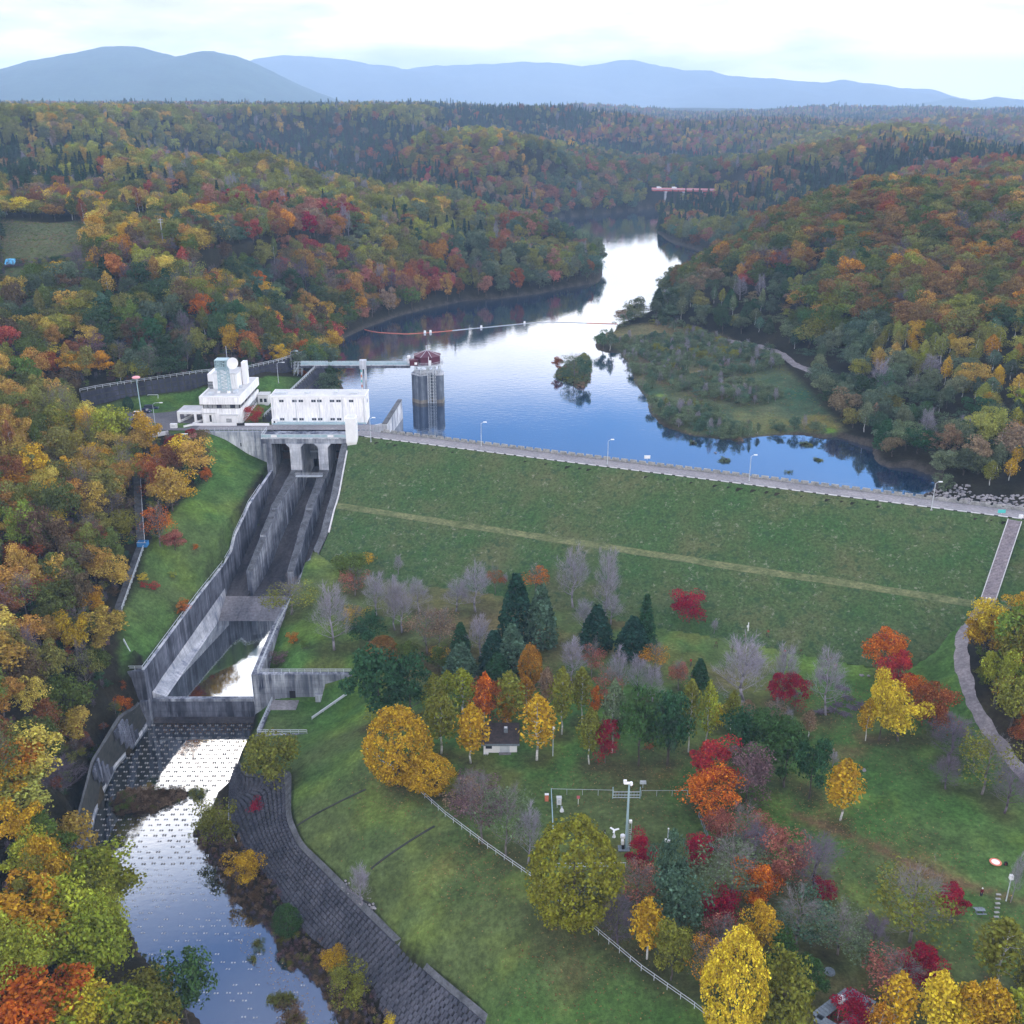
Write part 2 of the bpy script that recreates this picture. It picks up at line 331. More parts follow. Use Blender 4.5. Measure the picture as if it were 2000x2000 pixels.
CP_ = np.array(cp); CX = CP_[:, :2]; Cz = CP_[:, 2]
_, ui = np.unique(np.round(CX / 2.5), axis=0, return_index=True); CX = CX[ui]; Cz = Cz[ui]
D = np.sqrt(((CX[:, None] - CX[None]) ** 2).sum(-1)); n_ = len(CX)
A_ = np.zeros((n_ + 3, n_ + 3)); A_[:n_, :n_] = -D - np.eye(n_) * .6; A_[:n_, n_] = 1; A_[:n_, n_ + 1:] = CX / 1000; A_[n_, :n_] = 1; A_[n_ + 1:, :n_] = (CX / 1000).T
WT = np.linalg.solve(A_, np.concatenate([Cz, [0, 0, 0]]))
def rbf(x, y):
    out = np.full(x.shape, WT[n_])
    out = out + WT[n_ + 1] * x / 1000 + WT[n_ + 2] * y / 1000
    for i in range(n_): out -= WT[i] * np.sqrt((x - CX[i, 0]) ** 2 + (y - CX[i, 1]) ** 2 + .5)
    return out
# value noise for ravines
LAT = rng.random((256, 256))
def vn(x, y, s, o=0):
    u = x / s + o * 17.3; v = y / s + o * 9.7
    i = np.floor(u).astype(int); j = np.floor(v).astype(int); a = u - i; b = v - j
    a = a * a * (3 - 2 * a); b = b * b * (3 - 2 * b); g = lambda p, q: LAT[p % 256, q % 256]
    return (g(i, j) * (1 - a) + g(i + 1, j) * a) * (1 - b) + (g(i, j + 1) * (1 - a) + g(i + 1, j + 1) * a) * b
def fbm(x, y, s, n=4, o=0): return sum((vn(x, y, s / 2 ** k, o + k) - .5) * .5 ** k for k in range(n)) * 1.07
def poly_sd(x, y, P):
    """signed distance, negative inside"""
    P = np.asarray(P)[:, :2]; d = np.full(x.shape, 1e18); ins = np.zeros(x.shape, bool)
    for i in range(len(P)):
        ax, ay = P[i]; bx, by = P[(i + 1) % len(P)]; ex, ey = bx - ax, by - ay
        t = np.clip(((x - ax) * ex + (y - ay) * ey) / (ex * ex + ey * ey + 1e-9), 0, 1)
        d = np.minimum(d, (x - ax - t * ex) ** 2 + (y - ay - t * ey) ** 2)
        cr = ((ay > y) != (by > y)) & (x < (bx - ax) * (y - ay) / (by - ay + 1e-12) + ax); ins ^= cr
    d = np.sqrt(d); return np.where(ins, -d, d)
def line_d(x, y, P):
    d = np.full(x.shape, 1e18)
    for (ax, ay), (bx, by) in zip(P[:-1], P[1:]):
        ex, ey = bx - ax, by - ay
        t = np.clip(((x - ax) * ex + (y - ay) * ey) / (ex * ex + ey * ey + 1e-9), 0, 1)
        d = np.minimum(d, (x - ax - t * ex) ** 2 + (y - ay - t * ey) ** 2)
    return np.sqrt(d)
q8 = lambda L: [a2(px, py, WL)[:2] for px, py in L]
LAKE = [(-78,328),(-77,338),(-66,397)] + q8([(640,700),(668,662)]) + q8([(712,641),(777,617),(831,603),(904,588),(976,583),(1049,574),(1121,559),(1168,552),(1176,538)]) \
     + [(66,765),(45,800),(15,840),(-12,900),(-22,945),(-5,985)] + q8([(1060,433),(1100,425),(1150,420),(1190,417),(1240,411),(1286,404),(1302,401)]) \
     + q8([(1318,404),(1300,412),(1287,420),(1284,431),(1284,455),(1305,470),(1362,488),(1414,505),(1440,520),(1400,530)]) \
     + q8([(1357,540),(1331,561),(1295,581),(1289,608),(1267,618),(1224,631),(1205,636),(1202,654),(1168,659),(1163,680),(1183,689),(1211,690),(1233,721),(1239,749),
           (1264,782),(1267,805),(1292,833),(1345,851),(1423,860),(1510,851),(1562,848),(1609,856),(1637,853),(1666,862),(1707,874),(1712,903),(1742,914),(1775,912),(1800,920),(1831,931),(1826,957),(1796,970)]) \
     + [damxy(140, -10)[:2], damxy(90, 10)[:2], damxy(10, 10)[:2]]
ISLES = [q8([(1081,736),(1100,745),(1118,752),(1128,758),(1143,758),(1152,744),(1156,722),(1154,700),(1140,690),(1120,705),(1092,720)])]
for px, py, r in [(1415,900,2.2),(1597,899,1.7),(1539,922,1.1),(1396,885,1.0),(1353,866,1.8),(1572,869,2.2),(1440,860,2.2)]:
    x, y, _ = a2(px, py, WL); ISLES.append([(x + r * math.cos(k), y + r * math.sin(k)) for k in np.linspace(0, 5.6, 7)])
PISL = []                                               # reed islands in the river pool
for L in [[(100+240/2.147,1500+150/2.147),(100+300/2.147,1500+100/2.147),(100+400/2.147,1500+85/2.147),(100+570/2.147,1500+88/2.147),(100+560/2.147,1500+135/2.147),(100+430/2.147,1500+190/2.147),(100+280/2.147,1500+200/2.147)],
          [(370,1542),(385,1538),(402,1545),(400,1562),(380,1565),(370,1556)],
          [(520,1952),(540,1940),(575,1942),(578,1965),(550,1970),(525,1968)],[(552,1975),(590,1970),(598,2000),(560,2003)],
          [(495,1838),(512,1834),(515,1856),(498,1858)],[(488,1870),(498,1868),(500,1884),(490,1884)]]:
    PISL.append([a2(px, py, PL)[:2] for px, py in L])
# spillway plan
def LWX(y): return np.interp(y, [150,217,252,269,277,291,315,340], [-88.8,-88.8,-85.3,-83.2,-82,-79.8,-78,-78])   # inner face of the left wall
def RWX(y): return np.interp(y, [150,214,236,252,264,279,295,320,340], [-62.6,-62.6,-62.2,-61,-59.8,-56.5,-55.6,-55,-55])
YW = 217.6                                              # downstream face of the end sill
CHAN = [(LWX(y) - .6, y) for y in (YW - 1,230,252,269,277,291,315,334)] + [(RWX(y) + .6, y) for y in (334,320,295,279,264,252,236,YW - 1)]
POOL = [(-88.6, YW)] + [at(px, py, -42)[:2] for px, py in LBW] + [(-60,60),(5,60)] + [at(px, py, -41.7)[:2] for px, py in reversed([(400,1500),(390,1545),(357,1571),(389,1615),(434,1696),(488,1732),(520,1764),(524,1805),(583,1840),(614,1876),(632,1917),(660,1975)])] + [(-63,192),(-63.4,215),(-62.6,215),(-62.6, YW)]
TERR = [(-58.4, 214.5), (-58.6, 199.7), (-45, 199.7), (-45, 214)]
def height(x, y):
    h = rbf(x, y)
    far_ = np.clip((y - 480) / 500, 0, 1) * (1 - .35 * np.clip((y - 1500) / 1500, 0, 1))
    h = h + fbm(x, y, 260, 4, 3) * (46 + 46 * np.clip((-x + y * .02 - 20) / 100, 0, 1) * np.clip((y - 650) / 250, 0, 1)) * far_ + fbm(x, y, 60, 3, 5) * 7 * np.clip((y - 380) / 150, 0, 1) * (y < 1600)
    h = h + fbm(x, y, 620, 2, 12) * 42 * np.clip((y - 1250) / 500, 0, 1) * (1 - .5 * np.clip((y - 2200) / 1500, 0, 1))
    h = h + fbm(x, y, 22, 3, 8) * .5
    sd = poly_sd(x, y, LAKE); fl = (x > 40) & (y < 520) & (y > 255)          # flat delta
    bank = WL + np.where(fl, np.clip(sd, 0, 4) * .22, np.clip(sd, 0, 60) * .55 + .2)
    vb = np.clip(1 - np.hypot((x - 205) / 75, (y - 1195) / 75), 0, 1); h = np.where(vb > 0, np.minimum(h, WL + 1.5 + (1 - np.clip(vb * 2, 0, 1)) * 25), h)
    up = damsd(x, y)[1] < -5; h0 = h
    h = np.where(sd > 0, np.where(fl, np.maximum(h, np.minimum(bank, WL + .7)), np.maximum(np.minimum(h, bank + 60 * (sd > 55)), np.minimum(bank, WL + 1.5))), h)
    h = np.where(sd <= 0, np.minimum(h, WL - np.clip(-sd * .45, .1, 7)), h); h = np.where(up, h, h0)
    for I in ISLES:
        m = (np.abs(x - I[0][0]) < 60) & (np.abs(y - I[0][1]) < 60)
        if m.any(): s2 = poly_sd(x[m], y[m], I); h[m] = np.maximum(h[m], np.where(s2 < 0, WL + np.clip(-s2 * .6, 0, .8), h[m]))
    near = (y < 340) & (y > 30) & (x < 20) & (x > -140)
    if near.any():
        X, Y = x[near], y[near]; H = h[near]
        sp_ = poly_sd(X, Y, POOL); H = np.where(sp_ < 0, np.minimum(H, PL - np.clip(-sp_ * .5, .1, .9)), np.where(sp_ < 4, np.maximum(H, PL + .15), H))
        for I in PISL:
            s2 = poly_sd(X, Y, I); H = np.where(s2 < 0, PL + np.clip(-s2 * .5, .05, .45), H)
        RV = [at(*q, -33)[:2] for q in REVT] + [at(*q, -40.2)[:2] for q in reversed(REVB)]
        H = np.where(poly_sd(X, Y, RV) < -.5, H - .7, H)
        RV = [at(*q, -33.5)[:2] for q in [(262,1330)] + LBT] + [at(*q, -41.9)[:2] for q in reversed([(277,1362)] + LBW[1:7])]
        H = np.where(poly_sd(X, Y, RV) < .3, np.minimum(H, -33.5) - 1.2, H)
        st = poly_sd(X, Y, TERR); H = np.where(st < 0, -34.2, H)
        sc_ = poly_sd(X, Y, CHAN); H = np.where(sc_ < 0, np.minimum(H, -46), H)
        h[near] = H
    s, d = damsd(x, y)
    ind = (s > -7) & (s < 250) & (d > -60) & (d < 52) & (x > RWX(y) + .3)
    dz = damz(d) + np.where(s > 170, 0, 0)
    h = np.where(ind & (dz > h - 2) , np.where(d < -7, np.maximum(h, dz), np.where((s < 198), np.minimum(np.maximum(h, dz), dz - .5), h)), h)
    h = np.where(ind & (s < 240) & (d > -8) & (d < 2), -.6, h)
    # bench of the upper terrace in front of and under the buildings
    b = (x > -104) & (x < -47) & (y > 325) & (y < 342); h = np.where(b, -1.0 - 12 * (x > -79), h)
    h = np.where((x > -81) & (x < -52) & (y > 310) & (y < 336), np.minimum(h, -24), h)
    return h
def axis_pts(a, b, step, lo, hi, g):
    m = list(np.arange(a, b + .01, step)); s = step; v = a
    L = []
    while v > lo: s *= g; v -= s; L.append(v)
    s = step; v = m[-1]; H = []
    while v < hi: s *= g; v += s; H.append(v)
    return np.array(L[::-1] + m + H)
GX = axis_pts(-150, 140, 1.25, -4200, 4200, 1.045); GY = axis_pts(95, 360, 1.25, -120, 6600, 1.018)
XX, YY = np.meshgrid(GX, GY); ZZ = height(XX.ravel(), YY.ravel()).reshape(XX.shape)
def hz(x, y):
    x = np.asarray(x, float); y = np.asarray(y, float)
    i = np.clip(np.searchsorted(GX, x) - 1, 0, len(GX) - 2); j = np.clip(np.searchsorted(GY, y) - 1, 0, len(GY) - 2)
    a = np.clip((x - GX[i]) / (GX[i + 1] - GX[i]), 0, 1); b = np.clip((y - GY[j]) / (GY[j + 1] - GY[j]), 0, 1)
    return (ZZ[j, i] * (1 - a) + ZZ[j, i + 1] * a) * (1 - b) + (ZZ[j + 1, i] * (1 - a) + ZZ[j + 1, i + 1] * a) * b
def surf(x, y):
    """ground, water or dam surface"""
    h = hz(x, y); s, d = damsd(np.asarray(x, float), np.asarray(y, float))
    m = (s > -7) & (s < 198) & (d > -8) & (d < 50) & (x > RWX(y)); return np.where(m, np.maximum(h, damz(d)), h)
def ground(px, py):
    """where the sight line through a photo pixel first meets the land"""
    a, f, u = ray(px, py); Y = np.exp(np.linspace(math.log(95), math.log(6400), 2600)); t = Y / f
    x = a * t; z = CZ + u * t; k = np.nonzero(z <= surf(x, Y))[0]
    if len(k) == 0: i = len(Y) - 1
    else: i = k[0]
    return (float(x[i]), float(Y[i]), float(surf(x[i], Y[i])))
def to_px(x, y, z):
    dz = z - CZ; dep = y * CP - dz * SP; up = y * SP + dz * CP
    return (1000 + F * x / dep) / K, (1000 - F * up / dep) / K, dep

# ---- ground cover colours
def blob(x, y, P, soft): return np.clip(.5 - poly_sd(x, y, P) / soft, 0, 1)
gp = lambda L: [ground(px, py)[:2] for px, py in L]
PARK = gp([(700,1060),(800,1085),(1240,1160),(1640,1225),(1730,1200),(1830,1145)]) + [at(*q)[:2] for q in PATH[1:]] + [(60,95),(30,80),(0,95)] + [at(906,1921,-33)[:2], at(659,1693,-33)[:2], at(564,1598,-33)[:2], at(542,1500,-33)[:2], (-61.4,195), (-61.4,262), (-52,280)]
LGRASS = gp([(230,1262),(232,1160),(275,1040),(300,1020),(330,960),(400,900),(392,860),(336,852),(385,818),(520,895),(440,1010),(275,1262)])
BENCH = [(-152,339),(-139,350),(-114,367),(-98,372),(-78,398),(-74,398),(-80,338),(-79,326),(-102,326),(-124,316),(-136,328)]
DELTA = q8([(1168,659),(1290,640),(1330,655),(1400,668),(1500,700),(1570,760),(1600,800),(1650,850),(1609,856),(1562,848),(1423,860),(1345,851),(1267,805),(1239,749),(1211,690)])
CLEAR = [gp([(0,415),(150,418),(190,455),(150,490),(0,500)]), gp([(0,505),(150,492),(165,520),(60,545),(0,560)]), gp([(305,385),(330,368),(385,372),(372,392),(320,400)]), gp([(235,440),(262,405),(300,400),(280,430),(250,450)])]
def cover(x, y, z):
    n = x.size; C = np.empty((n, 3)); C[:] = (.020, .019, .012)
    C += fbm(x, y, 9, 3, 2)[:, None] * np.array((.02, .016, .008))
    def put(m, c): nonlocal C; C = C * (1 - m[:, None]) + np.asarray(c) * m[:, None]
    v = fbm(x, y, 30, 4, 11); v2 = fbm(x, y, 7, 3, 13)
    near = (y < 520)
    grass = np.array((.058, .130, .030)); g2 = np.array((.085, .118, .040)); g3 = np.array((.100, .180, .032))
    gcol = grass + (g2 - grass) * np.clip(v * 2.2 + .35, 0, 1)[:, None] + (g3 - grass) * np.clip(v2 * 2.5, 0, 1)[:, None]
    m = blob(x, y, PARK, 1.5) * near; C = C * (1 - m[:, None]) + gcol * m[:, None]
    m = blob(x, y, LGRASS, 2) * near; C = C * (1 - m[:, None]) + gcol * 1.0 * m[:, None]
    m = blob(x, y, BENCH, 1) * near; C = C * (1 - m[:, None]) + gcol * m[:, None]
    # fallen leaves under the trees of the park
    lit = np.array((.13, .085, .045))
    for px, py, r, k in [(1000,1250,26,.75),(850,1150,20,.7),(1250,1270,17,.6),(1580,1370,13,.9),(1600,1420,11,.9),(950,1440,12,.6),(1180,1480,14,.55),(1400,1290,12,.5),(600,1230,8,.6),(1540,1500,8,.5),(1560,1560,7,.7),
                         (1650,1600,6,.75),(1740,1640,6,.75),(1800,1660,5,.6),(1090,1800,9,.55),(900,1600,6,.5),(1480,1850,10,.5),(1880,1760,8,.6),(1650,1900,10,.6),(780,1270,12,.6),(1300,1400,12,.5),(1520,1640,6,.5),(1200,1700,9,.4)]:
        gx, gy, _ = at(px, py, -22.5); d = np.hypot(x - gx, y - gy)
        m = np.clip((r * .8 - d) / (r * .7) + v2 * 2.2 + v, 0, 1) * k * .62 * near; put(m, lit)
    TR = [at(px, py, -22.5)[:2] for px, py in [(1500,1535),(1560,1560),(1650,1595),(1740,1640),(1800,1662),(1932,1700)]]
    m = np.clip((1.3 - line_d(x, y, TR)) / 1.2 + v2 * .8, 0, .8) * near; put(m, (.15, .085, .05))
    # delta
    m = blob(x, y, DELTA, 4) * near; dc = np.array((.105, .115, .055)) + v[:, None] * np.array((.12, .05, .02)); C = C * (1 - m[:, None]) + dc * m[:, None]
    for px, py, r, cc in [(1360,690,9,(.16,.085,.06)),(1230,680,9,(.13,.11,.06)),(1250,720,5,(.16,.13,.06)),(1450,800,14,(.13,.14,.05)),(1540,800,10,(.18,.16,.04)),(1565,815,3,(.10,.22,.02)),(1245,745,3,(.16,.24,.05)),(1390,830,1.6,(.10,.26,.02)),(1225,718,2,(.16,.24,.05))]:
        gx, gy, _ = at(px, py, -7); d = np.hypot((x - gx), (y - gy) * .8); put(np.clip((r - d) / (r * .5) + v2, 0, 1) * .9, cc)
    for P, cc in zip(CLEAR, [(.085, .100, .040), (.085, .110, .045), (.11, .085, .05), (.08, .08, .045)]):
        put(blob(x, y, P, 8), cc)
    # drawn-down lake margin, gravelly
    sd = poly_sd(x, y, LAKE); m = np.clip((2.2 - sd) / 1.8, 0, 1) * (sd > -4) * np.clip((-5 - z) / 1.2, 0, 1) * (z > -11); put(m * .85, (.075, .065, .055))
    put(np.clip((z < -41.3) & (y < 230) & (x < 20), 0, 1) * .8, (.055, .045, .03))
    far_ = np.clip((y - 2300) / 1500, 0, 1); put(far_ * .6, (.05, .06, .035))
    return np.clip(C, .004, 1)
NV = XX.size
CC = cover(XX.ravel(), YY.ravel(), ZZ.ravel())
m, t, b = newmat('ground_cover', .95, .08)
at_ = N(t, 'ShaderNodeAttribute', attribute_name='cover'); p = pos(t)
f1 = noise(t, p, 1.1, 5, .75); f2 = noise(t, p, .22, 3, .6)
cc_ = mix(t, 1.0, at_.outputs['Color'], ramp(t, f1, [(.25, .45), (.5, .95), (.75, 1.65)]), 'MULTIPLY')
cc_ = mix(t, 1.0, cc_, ramp(t, f2, [(.3, .72), (.7, 1.25)]), 'MULTIPLY')
t.links.new(cc_, b.inputs['Base Color']); bump(t, b, f1, .35, .8); M['ground'] = m
def grid_mesh(name, X, Y, Z, mat, colr=None):
    r, c_ = X.shape; me = bpy.data.meshes.new(name)
    v = np.stack([X.ravel(), Y.ravel(), Z.ravel()], 1).astype(np.float32)
    i = np.arange(r - 1)[:, None] * c_ + np.arange(c_ - 1)[None]; i = i.ravel()
    f = np.stack([i, i + 1, i + c_ + 1, i + c_], 1).astype(np.int32)
    me.vertices.add(len(v)); me.vertices.foreach_set('co', v.ravel()); me.loops.add(f.size); me.loops.foreach_set('vertex_index', f.ravel())
    me.polygons.add(len(f)); me.polygons.foreach_set('loop_start', np.arange(0, f.size, 4, dtype=np.int32)); me.polygons.foreach_set('loop_total', np.full(len(f), 4, np.int32))
    me.polygons.foreach_set('use_smooth', np.ones(len(f), bool)); me.update(calc_edges=True); me.materials.append(mat)
    if colr is not None:
        a = me.color_attributes.new('cover', 'FLOAT_COLOR', 'POINT'); cc = np.ones((len(v), 4), np.float32); cc[:, :3] = colr; a.data.foreach_set('color', cc.ravel())
    return link(name, me)
tag(grid_mesh('ground', XX, YY, ZZ, M['ground'], CC), kind='structure')
def sheet(name, P, z, mat):
    mb = MB(); mb.quad(*[(x, y, z) for x, y in P]); o = mb.build(name, mat); return tag(o, kind='structure')
# water surfaces
lx = [p_[0] for p_ in LAKE]
sheet('reservoir_water', [(-86, 342.5), (-54, 342.5), (-50, 324), (20, 294), (110, 253), (330, 255), (330, 1400), (-140, 1400), (-140, 420)], WL, M['lake'])
sheet('river_pool_water', [(-110, 40), (20, 40), (20, 150), (-58, 210), (-58, YW + .5), (-110, YW + .5)], PL, M['pool'])
sheet('stilling_basin_water', [(LWX(YW) - .3, YW + .6), (RWX(YW) + .3, YW + .6), (-60.0, 262), (LWX(258) - .3, 262)], BL, M['pool'])
# far mountains
def mountain(name, sil, Y, depth, colr, amp, seed, base=60):
    m_ = mottled(name + '_woods', tuple(np.array(colr) * .7), tuple(np.array(colr) * 1.4), .004, fine=.03)
    xs = []; zs = []
    for px, py in sil: a = atY(px, py, Y); xs.append(a[0]); zs.append(a[2])
    X1 = np.linspace(xs[0], xs[-1], 220); Zs = np.interp(X1, xs, zs) + fbm(X1, X1 * 0 + seed, Y * .035, 4, seed) * Y * .0012; V1 = np.concatenate([np.linspace(-1, 0, 30), np.linspace(.04, 1, 22)])
    Xg, Vg = np.meshgrid(X1, V1); Yg = Y + Vg * depth
    Xg = Xg * (1 + 0 * Vg); pr = np.where(Vg < 0, 1 - np.abs(Vg) ** 1.25, 1 - np.abs(Vg) ** 1.5)
    nz = fbm(Xg, Yg, 1500, 5, seed) * amp * np.clip(np.abs(Vg) * 3, 0, 1) * pr
    ridge = -np.abs(fbm(Xg, Yg * .35, 900, 4, seed + 4)) * amp * 1.1 * np.clip(np.abs(Vg) * 2.5, 0, 1) * pr
    Zg = base - 30 + (Zs[None] - base + 30) * pr + nz + ridge + fbm(Xg, Yg, 120, 3, seed + 9) * 14 * pr
    return tag(grid_mesh(name, Xg, Yg, Zg, m_), kind='structure')
mountain('left_mountain', [(-700,150),(-450,140),(-250,158),(-100,150),(0,136),(50,118),(95,108),(160,95),(200,86),(262,87),(330,108),(350,103),(395,94),(430,102),(480,118),(520,140),(570,168),(620,188),(680,200),(760,212),(840,220)], 7400, 1700, (.045, .085, .06), 45, 21)
mountain('far_range', [(200,160),(400,140),(490,108),(520,104),(600,106),(665,113),(700,122),(765,131),(800,125),(900,121),(1000,117),(1100,124),(1165,115),(1200,113),(1240,124),(1290,132),(1340,132),(1370,142),(1450,148),(1560,155),(1590,148),(1640,158),(1700,166),(1760,170),(1800,183),(1900,205),(2100,215),(2500,205)], 12500, 2200, (.07, .08, .07), 260, 31)
mountain('right_peak', [(1280,222),(1400,212),(1480,205),(1560,206),(1620,203),(1660,197),(1720,198),(1795,184),(1850,198),(1932,215),(2050,222),(2300,225)], 8600, 1100, (.05, .08, .06), 60, 41)
mountain('right_far_hill', [(1500,222),(1700,208),(1830,190),(1880,181),(1932,190),(2000,196),(2200,180),(2600,185)], 9800, 1100, (.06, .08, .06), 70, 51)
mountain('mid_low_hills', [(700,225),(800,212),(900,205),(980,200),(1080,206),(1180,212),(1300,208),(1420,214),(1560,220)], 7600, 800, (.05, .07, .06), 40, 61)
# ------------------------------------------------------------------ earth dam, crest road, parapet, steps, paths
m, t, b = newmat('dam_grass', .95, .08); p = pos(t)
sv = N(t, 'ShaderNodeVectorRotate', rotation_type='Z_AXIS'); sv.inputs['Angle'].default_value = math.atan2(.3664, .9305); t.links.new(p, sv.inputs[0])
n1_ = noise(t, p, .07, 4, .6); n2_ = noise(t, p, 1.3, 5, .75); n3_ = noise(t, sv.outputs[0], .45, 3, .7, (1, .13, 1)); n4_ = noise(t, p, .9, 3, .8); n5_ = noise(t, sv.outputs[0], .35, 3, .7, (.16, 1, 1))
c_ = ramp(t, n1_, [(.33, (.048, .108, .034)), (.5, (.068, .112, .040)), (.66, (.098, .118, .050))])
c_ = mix(t, 1.0, c_, ramp(t, n2_, [(.28, .40), (.5, .95), (.72, 1.5)]), 'MULTIPLY')
spk = mathn(t, 'MULTIPLY', ramp(t, n4_, [(.56, 0), (.64, 1)]), ramp(t, n3_, [(.51, 0), (.60, 1)]))
spk2 = mathn(t, 'MULTIPLY', ramp(t, n4_, [(.56, 0), (.64, 1)]), ramp(t, n5_, [(.56, 0), (.64, 1)]))
c_ = mix(t, mathn(t, 'MULTIPLY', mathn(t, 'MAXIMUM', spk, spk2), .5), c_, (.34, .33, .26))
c_ = mix(t, ramp(t, noise(t, p, .5, 3), [(.56, 0), (.66, .75)]), c_, (.030, .070, .032))
t.links.new(c_, b.inputs['Base Color']); bump(t, b, n2_, .4, .9); M['dam'] = m
M['berm'] = mottled('dry_berm_grass', (.055, .085, .028), (.19, .20, .09), .35, (1, 1, 1), fine=1.2, fk=(.45, 1.5))
dd = [0, .3, .6] + list(np.linspace(1.6, 25.4, 20)) + [25.9, 27, 28.4, 29] + list(np.linspace(30, 46.5, 14)) + [48.5, 50.5]
G = []
for d in dd:
    s0 = -4.5
    for _ in range(6): x, y, _z = damxy(s0, d); s0 += (RWX(y) + 2.25 - x) / .9305
    row = []
    for k in range(151):
        s = s0 + (201 - s0) * k / 150; x, y, _z = damxy(s, d)
        row.append((x, y, float(damz(d)) + float(fbm(np.array([x]), np.array([y]), 14, 3, 7)[0]) * .35 * (d > 1)))
    G.append(row)
dam = MB().grid(G).build('earth_dam', M['dam'], smooth=True); tag(dam, 'long grassy face of the earth dam below the crest road, with a berm halfway', 'dam')
B_ = [[(G[i][k][0], G[i][k][1], G[i][k][2] + .05) for k in range(151)] for i in (23, 24, 25, 26)]
MB().grid(B_).build('berm', M['berm'], dam, smooth=True)
P_ = [[damxy(s, d, .05) for s in np.linspace(-4, 260, 60)] for d in (-6.4, -.6)]
tag(MB().grid(P_).build('road', M['crest_road']), kind='structure'); road = bpy.data.objects['road']
kb = MB().box(0, 2.3, -.18, .18, 0, .16).mesh('kerb_stone', M['kerb']); ang = math.atan2(AX[1], AX[0])
for i in range(74):
    link('kerb_stone', kb, road, damxy(1 + i * 3.3, -.35, .02), ang)
dk = MB()
pw = thing('parapet', 'low mossy concrete parapet of separate blocks along the lake side of the crest road', 'parapet')
mb = MB(); mb.beam(damxy(3.5, -6.8, .2), damxy(262, -6.8, .2), .5, .42); mb.build('base_wall', M['parapet'], pw)
pb = MB().box(0, 2.15, -.28, .28, 0, .62, .06, .04).mesh('block', M['parapet'])
for i in range(92): link('block', pb, pw, damxy(4.5 + i * 2.78, -6.8, .41), ang + random.uniform(-.01, .01))
# steps down the dam face
st = thing('stairway', 'long straight flight of steps running down the right end of the dam', 'stairs')
A = Vector((131.2, 246.4, 0)); Bq = Vector((116.9, 224.3, -13)); ns = 56; tm = MB().box(-1.55, 1.55, -.22, .22, -.25, .05).mesh('step', M['tread'])
ra = math.atan2(Bq.y - A.y, Bq.x - A.x) + math.pi / 2
A = Vector(damxy(193.0, 1.2, -.2)); Bq = Vector(damxy(187.8, 25.6, -12.9)); ra = math.atan2(Bq.y - A.y, Bq.x - A.x) + math.pi / 2
MB().beam(A + Vector((0, 0, -.12)), Bq + Vector((0, 0, -.12)), 3.0, .35).build('ramp_bed', M['conc_top'], st)
for i in range(ns): link('step', tm, st, A.lerp(Bq, (i + .5) / ns) + Vector((0, 0, .18)), ra)
sdv = Vector((math.cos(ra), math.sin(ra), 0)) * 1.62
for sg in (-1, 1): MB().beam(A + sdv * sg + Vector((0, 0, .1)), Bq + sdv * sg + Vector((0, 0, .1)), .18, .5).build('side_kerb', M['kerb'], st)
def ribbon(name, pts, wd, mat, lift=.06, kind='structure', n=90, wob=.0):
    P = np.array(pts); L = np.concatenate([[0], np.cumsum(np.hypot(*(P[1:, :2] - P[:-1, :2]).T))]); u = np.linspace(0, L[-1], n)
    x = np.interp(u, L, P[:, 0]); y = np.interp(u, L, P[:, 1]); k = np.ones(5) / 5
    xs = np.convolve(np.pad(x, 2, 'edge'), k, 'valid'); ys = np.convolve(np.pad(y, 2, 'edge'), k, 'valid')
    tx = np.gradient(xs); ty = np.gradient(ys); l = np.hypot(tx, ty); nx, ny = -ty / l, tx / l; rows = []
    for q in np.linspace(-1, 1, 5):
        w_ = wd / 2 * (1 + wob * fbm(xs, ys, 3, 2, int(q * 3) + 9)) * q
        X = xs + nx * w_; Y = ys + ny * w_; rows.append([(a, b_, float(surf(a, b_)) + lift) for a, b_ in zip(X, Y)])
    o = MB().grid(rows).build(name, mat, smooth=True); return tag(o, kind=kind) if kind else o
ribbon('path', [at(*q)[:2] for q in PATH], 2.6, M['gravel_path'], .12, wob=.5)
ribbon('lakeside_track', [at(*q, -5.2)[:2] for q in TRK], 3.2, M['gravel_path'], .15, wob=.4)
ribbon('bluff_road', [ground(*q)[:2] for q in [(0, 503), (50, 500), (100, 492), (150, 478)]], 4, M['wood'], .5)
# broken rock at the right end of the lake
rk = [MB().lathe((0, 0, 0), [(.3, -.5), (.95, -.25), (1.0, .2), (.5, .6)], 6).mesh('stone', M['rock']) for _ in range(4)]
for me in rk:
    for v in me.vertices: v.co = Vector((v.co.x * random.uniform(.7, 1.2), v.co.y * random.uniform(.6, 1.2), v.co.z * random.uniform(.7, 1.2)))
rb = thing('riprap', 'pale broken rock heaped at the lake edge beside the right end of the dam', 'rocks', at(1790, 935, -5)); nr = 0
for _ in range(900):
    px, py = random.uniform(1745, 1932), random.uniform(915, 968)
    x, y, z = ground(px, py); s, d = damsd(x, y)
    if z < WL - .5 or d > -8.5 or z > 1.5 or (px < 1800 and py < 925) or py < 915 or (px > 1830 and py < 935) or nr > 230: continue
    k = random.choice([.25, .35, .5, .65]); o = link('stone', random.choice(rk), rb, Vector((x, y, z)) - Vector(rb.location), random.random() * 6, (k, k, k)); nr += 1

